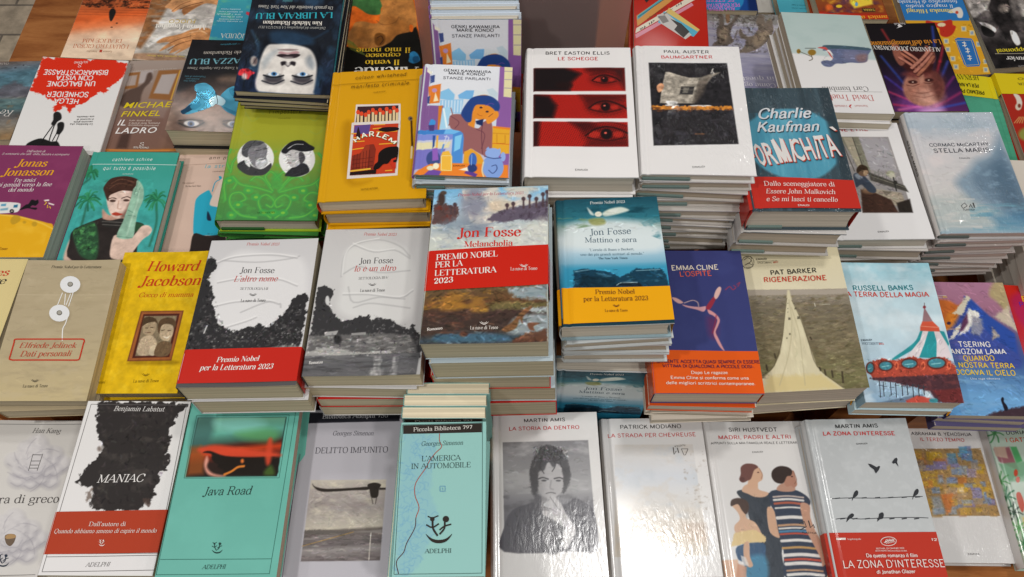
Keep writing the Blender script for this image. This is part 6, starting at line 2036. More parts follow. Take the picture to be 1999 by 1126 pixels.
ART["han"] = """
gr 844 31 1039 2193 1 2 0 c9c5bf 1 c8c4bf
e 8f8b92 37 0.55 1267 662 146 -2 37 121
e d0ccca 37 0.75 1238 629 134 -2 32 106
ls 7f7b84 7 9 0.7 1166 704 118 51 84 -61
e 8f8b92 37 0.55 721 890 142 -2 38 116
e d0ccca 37 0.75 692 857 130 -2 34 102
ls 7f7b84 7 9 0.7 624 930 115 48 80 -58
e 8f8b92 37 0.55 834 346 142 -2 38 119
e d0ccca 37 0.75 804 312 131 -2 34 105
ls 7f7b84 7 9 0.7 736 387 115 49 81 -59
e 8f8b92 37 0.55 1181 906 136 -2 35 111
e d0ccca 37 0.75 1153 873 125 -2 30 98
ls 7f7b84 7 9 0.7 1087 944 109 46 78 -56
e 8f8b92 37 0.55 576 619 135 -2 37 112
e d0ccca 37 0.75 546 586 124 -2 33 98
ls 7f7b84 7 9 0.7 483 657 110 46 76 -56
e 8f8b92 37 0.55 1118 508 132 -2 34 110
e d0ccca 37 0.75 1089 474 122 -2 30 97
ls 7f7b84 7 9 0.7 1025 545 107 46 76 -55
e 8f8b92 37 0.55 915 933 127 -2 34 104
e d0ccca 37 0.75 886 901 117 -2 30 91
ls 7f7b84 7 9 0.7 826 967 103 43 72 -52
e 8f8b92 37 0.55 696 429 127 -2 35 106
e d0ccca 37 0.75 666 395 117 -2 31 93
ls 7f7b84 7 9 0.7 607 463 104 44 71 -53
e 8f8b92 37 0.55 1192 752 122 -2 31 101
e d0ccca 37 0.75 1163 719 112 -1 27 89
ls 7f7b84 7 9 0.7 1105 784 99 42 70 -50
e 8f8b92 37 0.55 693 765 119 -2 32 98
e d0ccca 37 0.75 663 731 110 -1 29 87
ls 7f7b84 7 9 0.7 608 795 97 41 68 -49
e 8f8b92 37 0.55 946 448 118 -2 31 99
e d0ccca 37 0.75 916 414 109 -1 27 87
ls 7f7b84 7 9 0.7 861 479 96 41 67 -50
e 8f8b92 37 0.55 1047 882 113 -1 29 92
e d0ccca 37 0.75 1019 849 104 -1 26 81
ls 7f7b84 7 9 0.7 966 910 91 38 65 -46
e 8f8b92 37 0.55 669 560 111 -1 30 93
e d0ccca 37 0.75 639 526 103 -1 27 82
ls 7f7b84 7 9 0.7 588 588 91 38 63 -46
e 8f8b92 37 0.55 1110 620 108 -1 28 90
e d0ccca 37 0.75 1081 586 100 -1 25 79
ls 7f7b84 7 9 0.7 1031 646 87 37 62 -44
e 8f8b92 37 0.55 837 830 104 -1 28 86
e d0ccca 37 0.75 808 797 96 -1 25 76
ls 7f7b84 7 9 0.7 761 854 84 36 60 -43
e 8f8b92 37 0.55 820 479 103 -1 28 86
e d0ccca 37 0.75 791 445 95 -1 24 76
ls 7f7b84 7 9 0.7 744 504 84 35 59 -43
e 8f8b92 37 0.55 1088 780 99 -1 25 81
e d0ccca 37 0.75 1059 747 91 -1 23 72
ls 7f7b84 7 9 0.7 1014 802 80 34 57 -41
e 8f8b92 37 0.55 729 676 96 -1 26 80
e d0ccca 37 0.75 699 643 89 -1 23 70
ls 7f7b84 7 9 0.7 657 698 79 33 54 -40
e 8f8b92 37 0.55 991 553 94 -1 25 78
e d0ccca 37 0.75 962 520 86 -1 22 69
ls 7f7b84 7 9 0.7 920 574 77 32 53 -39
e 8f8b92 37 0.55 946 815 90 -1 24 74
e d0ccca 37 0.75 917 782 83 -1 21 65
ls 7f7b84 7 9 0.7 878 833 73 31 51 -37
e 8f8b92 37 0.55 777 562 88 -1 24 73
e d0ccca 37 0.75 747 528 81 -1 21 65
ls 7f7b84 7 9 0.7 710 580 72 30 49 -37
e 8f8b92 37 0.55 1048 683 85 -1 22 70
e d0ccca 37 0.75 1019 649 78 -1 19 62
ls 7f7b84 7 9 0.7 982 699 69 29 48 -35
e 8f8b92 37 0.55 824 736 81 -1 22 67
e d0ccca 37 0.75 795 703 75 -1 19 59
ls 7f7b84 7 9 0.7 761 751 66 28 46 -33
e 8f8b92 37 0.55 898 560 79 -1 21 66
e d0ccca 37 0.75 869 527 73 -1 19 58
ls 7f7b84 7 9 0.7 836 575 64 27 45 -33
e 8f8b92 37 0.55 986 752 76 -1 20 62
e d0ccca 37 0.75 957 719 70 -1 18 55
ls 7f7b84 7 9 0.7 926 765 61 26 43 -31
e 8f8b92 37 0.55 807 641 73 -1 20 61
e d0ccca 37 0.75 778 608 67 -1 17 53
ls 7f7b84 7 9 0.7 749 653 59 25 42 -30
e 8f8b92 37 0.55 972 633 70 -1 18 58
e d0ccca 37 0.75 943 600 65 -1 16 51
ls 7f7b84 7 9 0.7 915 644 57 24 40 -29
e 8f8b92 37 0.55 898 731 67 -1 18 55
e d0ccca 37 0.75 869 698 62 -1 16 49
ls 7f7b84 7 9 0.7 843 740 54 23 39 -27
e 8f8b92 37 0.55 867 612 64 -1 17 54
e d0ccca 37 0.75 838 578 59 -1 15 47
ls 7f7b84 7 9 0.7 813 620 53 22 36 -26
e 8f8b92 37 0.55 960 689 61 -1 16 51
e d0ccca 37 0.75 931 656 56 -1 14 45
ls 7f7b84 7 9 0.7 908 696 50 21 35 -25
ls 85818a 7 7 0.55 997 678 19 41 8 34
ls 85818a 7 7 0.55 944 760 -28 27 -29 16
ls 85818a 7 7 0.55 815 724 -51 -22 -40 -26
ls 85818a 7 7 0.55 751 590 -18 -54 -4 -45
ls 85818a 7 7 0.55 841 503 43 -27 43 -13
ls 85818a 7 7 0.55 1002 574 62 37 45 38
ls 85818a 7 7 0.55 1053 743 9 65 -4 50
ls 85818a 7 7 0.55 920 822 -60 22 -55 6
ls 85818a 7 7 0.55 734 710 -69 -53 -50 -51
ls 85818a 7 7 0.55 705 512 1 -77 14 -58
ls 85818a 7 7 0.55 887 448 79 -13 69 3
ls 85818a 7 7 0.55 1090 610 72 71 48 65
ls 85818a 7 7 0.55 1080 829 -17 80 -28 57
ls 85818a 7 7 0.55 853 862 -94 -1 -81 -16
ls 85818a 7 7 0.55 645 654 -74 -90 -47 -80
ls 85818a 7 7 0.55 696 418 35 -87 45 -59
ls 85818a 7 7 0.55 975 425 112 18 93 32
ls 85818a 7 7 0.55 1175 687 65 106 36 91
ls 85818a 7 7 0.55 1066 920 -57 80 -63 51
ls 85818a 7 7 0.55 751 863 -125 -37 -101 -49
e c6c2c2 37 0.8 889 649 148 -2 45 141
ls a09ca2 9 7 0.8 771 695 85 81 135 6 48 -105
ls a8a4a8 9 7 0.8 744 590 87 -77 148 44
e 8f8b92 37 0.55 1264 1700 139 -2 35 110
e d0ccca 37 0.75 1237 1670 128 -2 31 97
ls 7f7b84 7 9 0.7 1168 1738 112 46 80 -55
e 8f8b92 37 0.55 744 1907 135 -2 37 106
e d0ccca 37 0.75 716 1877 124 -2 32 93
ls 7f7b84 7 9 0.7 651 1944 110 43 76 -52
e 8f8b92 37 0.55 852 1413 135 -2 36 108
e d0ccca 37 0.75 823 1382 125 -2 32 95
ls 7f7b84 7 9 0.7 758 1450 110 45 77 -54
e 8f8b92 37 0.55 1183 1922 129 -2 33 101
e d0ccca 37 0.75 1155 1892 119 -2 29 89
ls 7f7b84 7 9 0.7 1092 1956 105 42 74 -50
e 8f8b92 37 0.55 606 1661 128 -2 35 101
e d0ccca 37 0.75 577 1631 118 -2 31 89
ls 7f7b84 7 9 0.7 517 1695 104 42 73 -50
e 8f8b92 37 0.55 1122 1560 126 -2 32 100
e d0ccca 37 0.75 1094 1529 116 -2 29 88
ls 7f7b84 7 9 0.7 1034 1593 102 42 72 -50
e 8f8b92 37 0.55 929 1947 121 -2 32 94
e d0ccca 37 0.75 901 1917 112 -1 28 83
ls 7f7b84 7 9 0.7 844 1978 98 39 69 -47
e 8f8b92 37 0.55 720 1488 121 -2 33 96
e d0ccca 37 0.75 692 1457 111 -1 29 85
ls 7f7b84 7 9 0.7 636 1519 98 40 69 -48
e 8f8b92 37 0.55 1193 1782 116 -2 30 92
e d0ccca 37 0.75 1166 1752 107 -1 26 81
ls 7f7b84 7 9 0.7 1110 1811 94 38 67 -46
e 8f8b92 37 0.55 717 1793 114 -1 31 89
e d0ccca 37 0.75 689 1763 105 -1 27 79
ls 7f7b84 7 9 0.7 636 1821 93 38 64 -45
e 8f8b92 37 0.55 958 1506 112 -1 30 90
e d0ccca 37 0.75 930 1475 104 -1 26 79
ls 7f7b84 7 9 0.7 878 1533 91 38 64 -45
e 8f8b92 37 0.55 1055 1900 108 -1 28 84
e d0ccca 37 0.75 1027 1870 99 -1 25 74
ls 7f7b84 7 9 0.7 977 1925 87 35 62 -42
e 8f8b92 37 0.55 694 1607 106 -1 29 84
e d0ccca 37 0.75 666 1577 98 -1 26 74
ls 7f7b84 7 9 0.7 617 1633 87 35 60 -43
e 8f8b92 37 0.55 1114 1661 103 -1 27 82
e d0ccca 37 0.75 1087 1631 95 -1 23 72
ls 7f7b84 7 9 0.7 1039 1685 84 34 59 -41
e 8f8b92 37 0.55 854 1853 99 -1 27 78
e d0ccca 37 0.75 826 1823 92 -1 23 69
ls 7f7b84 7 9 0.7 781 1875 81 32 57 -39
e 8f8b92 37 0.55 838 1534 98 -1 26 78
e d0ccca 37 0.75 810 1503 90 -1 23 69
ls 7f7b84 7 9 0.7 766 1556 80 32 56 -39
e 8f8b92 37 0.55 1093 1807 94 -1 24 74
e d0ccca 37 0.75 1066 1777 87 -1 21 65
ls 7f7b84 7 9 0.7 1023 1827 77 31 54 -37
e 8f8b92 37 0.55 751 1713 92 -1 25 73
e d0ccca 37 0.75 723 1683 85 -1 22 64
ls 7f7b84 7 9 0.7 683 1733 75 30 52 -36
e 8f8b92 37 0.55 1001 1601 89 -1 23 71
e d0ccca 37 0.75 973 1571 82 -1 21 63
ls 7f7b84 7 9 0.7 934 1620 73 29 51 -35
e 8f8b92 37 0.55 958 1839 86 -1 23 67
e d0ccca 37 0.75 931 1809 79 -1 20 59
ls 7f7b84 7 9 0.7 893 1856 70 28 49 -34
e 8f8b92 37 0.55 797 1609 84 -1 23 67
e d0ccca 37 0.75 769 1578 77 -1 20 59
ls 7f7b84 7 9 0.7 733 1625 69 28 47 -34
e 8f8b92 37 0.55 1055 1719 81 -1 21 64
e d0ccca 37 0.75 1028 1688 74 -1 18 56
ls 7f7b84 7 9 0.7 993 1734 66 26 46 -32
e 8f8b92 37 0.55 842 1767 78 -1 21 61
e d0ccca 37 0.75 814 1737 72 -1 18 54
ls 7f7b84 7 9 0.7 782 1781 63 26 44 -31
e 8f8b92 37 0.55 913 1608 75 -1 20 60
e d0ccca 37 0.75 885 1577 70 -1 18 53
ls 7f7b84 7 9 0.7 853 1621 62 25 43 -30
e 8f8b92 37 0.55 996 1782 72 -1 19 57
e d0ccca 37 0.75 969 1752 66 -1 17 50
ls 7f7b84 7 9 0.7 939 1793 58 24 42 -28
e 8f8b92 37 0.55 826 1681 70 -1 19 55
e d0ccca 37 0.75 798 1651 64 -1 16 49
ls 7f7b84 7 9 0.7 770 1692 57 23 39 -28
e 8f8b92 37 0.55 983 1674 67 -1 18 53
e d0ccca 37 0.75 956 1643 62 -1 15 47
ls 7f7b84 7 9 0.7 929 1683 54 22 39 -26
e 8f8b92 37 0.55 913 1763 64 -1 17 50
e d0ccca 37 0.75 885 1732 59 -1 15 44
ls 7f7b84 7 9 0.7 860 1771 52 21 36 -25
e 8f8b92 37 0.55 883 1654 61 -1 16 49
e d0ccca 37 0.75 855 1624 57 -1 14 43
ls 7f7b84 7 9 0.7 832 1662 50 20 35 -24
e 8f8b92 37 0.55 972 1725 58 -1 15 46
e d0ccca 37 0.75 944 1695 54 -1 14 41
ls 7f7b84 7 9 0.7 922 1731 47 19 34 -23
ls 85818a 7 7 0.55 1007 1714 18 38 8 31
ls 85818a 7 7 0.55 957 1789 -27 25 -28 14
ls 85818a 7 7 0.55 833 1757 -48 -21 -38 -23
ls 85818a 7 7 0.55 772 1635 -16 -50 -5 -40
ls 85818a 7 7 0.55 858 1555 42 -24 40 -12
ls 85818a 7 7 0.55 1012 1620 59 34 43 35
ls 85818a 7 7 0.55 1060 1773 9 59 -4 47
ls 85818a 7 7 0.55 933 1846 -57 19 -52 6
ls 85818a 7 7 0.55 757 1744 -66 -48 -48 -47
ls 85818a 7 7 0.55 729 1563 1 -69 13 -53
ls 85818a 7 7 0.55 902 1506 75 -12 66 3
ls 85818a 7 7 0.55 1095 1652 69 65 46 60
ls 85818a 7 7 0.55 1086 1852 -16 73 -27 52
ls 85818a 7 7 0.55 870 1882 -90 -1 -78 -14
ls 85818a 7 7 0.55 671 1693 -70 -82 -45 -73
ls 85818a 7 7 0.55 720 1478 33 -78 44 -54
ls 85818a 7 7 0.55 986 1485 107 16 88 29
ls 85818a 7 7 0.55 1177 1723 62 96 35 83
ls 85818a 7 7 0.55 1072 1935 -54 72 -60 47
ls 85818a 7 7 0.55 772 1883 -119 -34 -96 -44
e c6c2c2 37 0.8 904 1688 141 -2 43 129
ls a09ca2 9 7 0.8 792 1730 81 74 128 5 46 -96
ls a8a4a8 9 7 0.8 766 1635 83 -70 141 39
vl 5a5856 9 0 806 506 14 248
vl 5a5856 9 0 947 504 -2 249
vl 4a4846 9 0 807 521 133 -2
vl 4a4846 9 0 812 612 130 -2
vl 4a4846 9 0 816 672 128 -2
vl 4a4846 9 0 818 717 127 -2
vp 6a5a4c 789 1662 8 -13 15 -8 19 -5 20 -2 21 0 24 2 23 6 16 11 9 18 3 24 -1 25 -2 22 -6 18 -9 17 -11 13 -12 7 -16 -2 -19 -9 -19 -13 -16 -16 -16 -22 -16 -26 -11 -27
vp a4845c 799 1669 6 -10 12 -11 16 -9 18 -5 21 0 24 5 23 7 16 7 8 8 2 10 -3 9 -10 8 -20 6 -28 5 -30 4 -22 -1 -15 -4 -11 -9 -7 -11
t garamondi 4a4644 690 191 1114 193 74 Han Kang
t garamond 4a4644 310 1228 1383 1199 115 L'ora di greco
vp 2c3442 797 2012 6 7 12 12 16 14 14 10 14 6 14 4 14 2 13 1 12 -1 13 -3 11 -4 9 -7 7 -10 7 -14 4 -12 1 -7 -4 3 -6 8 -9 9 -9 8 -9 4 -11 3 -11 2 -12 1 -12 -1 -13 -1 -12 -3 -13 -4 -14 -7 -15 -10 -12 -7
vl 2c3442 12 1 813 1932 20 48 44 44
vl 2c3442 10 1 782 1958 44 16 34 -23
vp 2c3442 823 1924 1 4 -1 4 -2 3 -3 2 -4 1 -5 -1 -5 -2 -4 -2 -3 -4 -2 -4 -1 -5 1 -3 2 -3 3 -2 4 -1 5 0 4 2 5 3 3 4
vl 2c3442 8 1 774 1907 32 9 34 -13
vl 2c3442 12 1 893 1939 10 40 -18 35
vl 2c3442 10 1 876 1989 23 -23 39 -13
vp 2c3442 914 1923 1 6 -1 5 -3 5 -5 2 -5 1 -7 0 -6 -3 -6 -4 -5 -6 -3 -5 -1 -6 1 -6 3 -4 5 -3 6 -1 6 1 7 3 5 4 5 5
vl 6a6664 7 0 94 65 1312 -9
vl 6a6664 7 0 760 2184 614 -21
"""
ART["maniac"] = """
gr 681 12 779 2194 1 2 0 d4d1ce 1 d4d1d0
p 2f2b2a 6 1 40 156 24 112 -16 343 -2 552 10 184 27 -85 116 -31 43 8 100 -62 84 54 125 7 152 -17 41 59 26 5 81 25 54 -77 67 -70 40 30 73 -30 98 44 77 -46 78 -30 39 -45 25 -72 77 -588 4 -23 -133 12 -97 -43 -64 -130 1 -96 -65 25 -99 73 -113 74 -68 43 -88 30 -89 -72 -68 -62 -83 -36 -83 -34 -127 -13 -99
n 4a4440 0.6 132 106 0.52 177 53 1169 45 1205 812 1210 1400 442 1405 342 546
p 2f2b2a 7 0.8 26 411 1149 5 116 -36 103 36 37 55 -128
p 5a4a40 10 0.7 26 312 1214 69 -33 13 97 -37 51
p 4a3c36 8 0.8 26 1059 1305 96 -33 -12 115 -57 -25
e 5a4a42 13 0.7 331 656 27 0 9 34
vl 5a5654 7 0 59 46 1283 5
vl 5a5654 7 0 1342 51 55 2098
vl 5a5654 7 0 1397 2149 -1350 27
vl 5a5654 7 0 47 2176 12 -2130
vl 5a5654 7 0 45 2004 1349 -27
vl 5a5654 7 0 71 1968 1318 -15
jit 300 66 20 0.8 1 0.25 177 53 1169 45 1271 811 1131 1337 433 1373 312 683
t garamondi d0ccc8 384 137 1060 139 65 Benjamín Labatut
t garamondi dcd8d4 416 1096 1018 1079 99 MANIAC
t garamondi 5a5654 547 2114 848 2106 48 ADELPHI
"""
ART["maniac_band"] = """
t garamond dcd0c8 467 1637 922 1634 50 Dall'autore di
t garamondi dcd0c8 68 1726 1327 1711 49 Quando abbiamo smesso di capire il mondo
vp dcd0c8 650 1850 2 3 6 5 6 7 6 4 6 3 7 2 6 1 6 1 5 -1 6 -1 5 -2 4 -3 4 -5 4 -6 2 -6 0 -3 -1 1 -3 4 -5 5 -4 3 -4 2 -5 1 -6 1 -5 0 -5 0 -6 -1 -6 -1 -5 -2 -6 -3 -7 -4 -5 -4
vl dcd0c8 6 1 660 1813 7 22 19 20
vl dcd0c8 4 1 645 1825 19 7 16 -10
vp dcd0c8 665 1810 0 2 -1 1 -1 2 -1 1 -2 0 -2 0 -2 -1 -2 -2 -1 -1 -1 -2 0 -2 0 -2 1 -1 2 -1 2 0 2 0 2 1 2 1 1 2
vl dcd0c8 4 1 643 1802 14 4 16 -6
vl dcd0c8 5 1 696 1817 3 18 -9 16
vl dcd0c8 4 1 687 1839 10 -10 18 -6
vp dcd0c8 706 1809 0 3 -1 3 -1 2 -2 1 -3 0 -3 0 -3 -1 -2 -2 -2 -3 -1 -2 -1 -3 1 -3 2 -2 2 -1 2 0 3 0 3 1 3 2 2 3
"""
ART["java"] = """
gr 706 43 706 2177 1 3 0 5fa696 0.5 62a496 1 66a699
n 6cb0a2 0.3 380 380 0.5
p 20302c 5 1 0 121 220 1137 -14 -12 771 -1125 11
gr 669 217 747 972 1 8 0 6a9a7c 0.25 5a9c8a 0.4 3a5c50 0.48 4a241c 0.56 b83c1c 0.64 7a2818 0.75 2a1c18 1 261c18 135 227 1245 213 1238 964 125 975
ps 3a5c58 51 0.8 0 121 220 222 -1 -8 305 -103 133 -125 -52
ps 7fc0b4 57 0.8 0 349 253 452 -30 211 95 -244 96 -331 -39
ps 5a9a5c 51 0.7 0 639 421 380 -63 172 67 -81 108 -327 -25
p 8a4a20 32 0.8 0 107 605 125 -14 77 131 18 227 -197 20
ps c8442a 25 0.9 0 202 631 207 -54 394 51 393 51 8 52 -574 3 -326 -38
ps c88a78 16 1 0 328 722 35 52 -1 91 90 77 157 31 -125 7 -108 -38 -60 -116
ps 1c1612 10 1 0 275 677 105 19 19 65 47 45 41 20 7 38 69 32 48 52 184 11 417 -1 30 -97 -31 -123 -325 1 -322 -18 -204 -65
ls c8742c 28 8 1 593 954 81 -39 67 -52 74 -13
ps c8442a 22 0.85 0 1067 507 54 13 20 264 -43 52 -37 -117
e d87030 13 1 785 785 19 0 4 26
ps 5a8a30 25 0.5 0 1079 913 76 -77 56 115 -112 14
n c05028 0.5 190 32 0.56 217 578 1220 626 1206 751 258 723
vl 2c5c52 6 0 102 192 1184 -13
vl 2c5c52 6 0 1286 179 -12 817
vl 2c5c52 6 0 1274 996 -1169 5
vl 2c5c52 6 0 105 1001 -3 -809
vl 2c5c52 6 0 7 172 11 1961
vl 2c5c52 6 0 22 19 -15 153
vl 2c5c52 6 0 1366 39 -40 2086
vl 2c5c52 6 0 18 2133 1307 -13
vl 2c5c52 6 0 28 1963 1296 -9
vl 2c5c52 6 0 24 26 1341 6
t garamondi 1f4038 386 135 1031 138 63 Lawrence Osborne
t garamondi 20302c 372 1214 973 1199 101 Java Road
vp 243c38 607 1851 3 5 8 10 10 10 10 8 10 5 10 3 10 2 10 1 10 -1 9 -2 9 -3 8 -5 7 -8 6 -11 5 -9 1 -5 -3 2 -6 6 -7 7 -8 6 -8 3 -8 2 -9 2 -9 0 -9 0 -9 -2 -10 -2 -9 -3 -9 -6 -11 -7 -8 -6
vl 243c38 9 1 628 1790 10 37 27 34
vl 243c38 7 1 602 1810 31 12 28 -18
vp 243c38 637 1784 0 3 -1 3 -2 2 -3 2 -3 0 -4 0 -3 -2 -3 -2 -2 -3 -1 -3 0 -4 1 -3 2 -2 3 -1 3 -1 3 1 4 1 2 2 2 3
vl 243c38 6 1 602 1770 23 7 27 -9
vl 243c38 9 1 688 1796 3 30 -18 27
vl 243c38 7 1 669 1834 20 -17 31 -10
vp 243c38 706 1783 0 5 -2 4 -2 3 -4 2 -5 1 -5 0 -4 -3 -4 -3 -3 -4 -2 -5 0 -4 2 -4 2 -3 4 -3 5 0 5 0 4 2 4 4 3 4
t garamondi 243c38 532 2070 810 2064 46 ADELPHI
"""
ART["delit"] = """
gr 661 62 720 2144 1 2 0 a9a6ac 1 aeabb1
p 1c1c22 5 1 0 43 35 1244 11 1 93 -1230 47
gr 697 934 756 1936 1 9 0 b4aca0 0.12 a39a94 0.35 968e8a 0.6 b4ac9e 0.63 6a625c 0.7 6c6462 0.8 615a5a 0.86 8c8684 1 5f5656 216 948 1186 927 1207 1923 236 1950
n c4bca8 0.8 197 92 0.5 216 948 1186 927 1206 1531 263 1577
n 857c78 0.8 223 105 0.52 219 1099 1109 1086 1110 1407 244 1452
p 5e5854 8 0.9 13 225 1584 165 -15 193 9 257 3 -60 32 -381 18 -163 27
n 948c88 0.7 262 26 0.55 231 1621 1213 1606 1207 1923 242 1950
l d4ccc0 10 5 1 1059 1596 9 323
ls b08a48 8 5 0.8 228 1769 305 -91 307 -91
p 8a8480 8 0.8 0 840 1587 355 -31 7 62 -105 -23
ps 2c2622 6 1 0 243 994 45 39 161 24 327 -19 182 -15 4 39 -182 9 -325 25 -120 -11 -73 -52
ps 2c2622 5 1 0 949 1003 44 -27 65 -8 68 26 -21 53 -3 91 -37 27 -53 -13 -30 -90
p 2c2622 5 1 0 1104 1033 85 -1 3 26 -85 2
l 3a322e 8 5 1 1018 1152 28 84
l 3a322e 8 5 1 1084 1158 -5 77
vl 46444c 7 0 30 -1 1315 3
vl 46444c 7 0 1345 2 61 2178
vl 46444c 7 0 1406 2180 -1391 34
vl 46444c 7 0 15 2214 15 -2215
vl 46444c 6 0 58 186 1244 -47
vl 46444c 6 0 2 87 41 2068
jit 420 105 13 0.2 0.5 0.08 219 968 1174 940 1197 1569 238 1584
jit 200 105 12 0.02 0.1 0.16 229 1609 1212 1593 1206 1917 241 1944
t garamond b0aeb0 248 119 1125 92 58 Biblioteca Adelphi 750
t garamondi 35343a 423 351 959 343 60 Georges Simenon
t garamond 35343a 219 597 1171 569 76 DELITTO IMPUNITO
"""
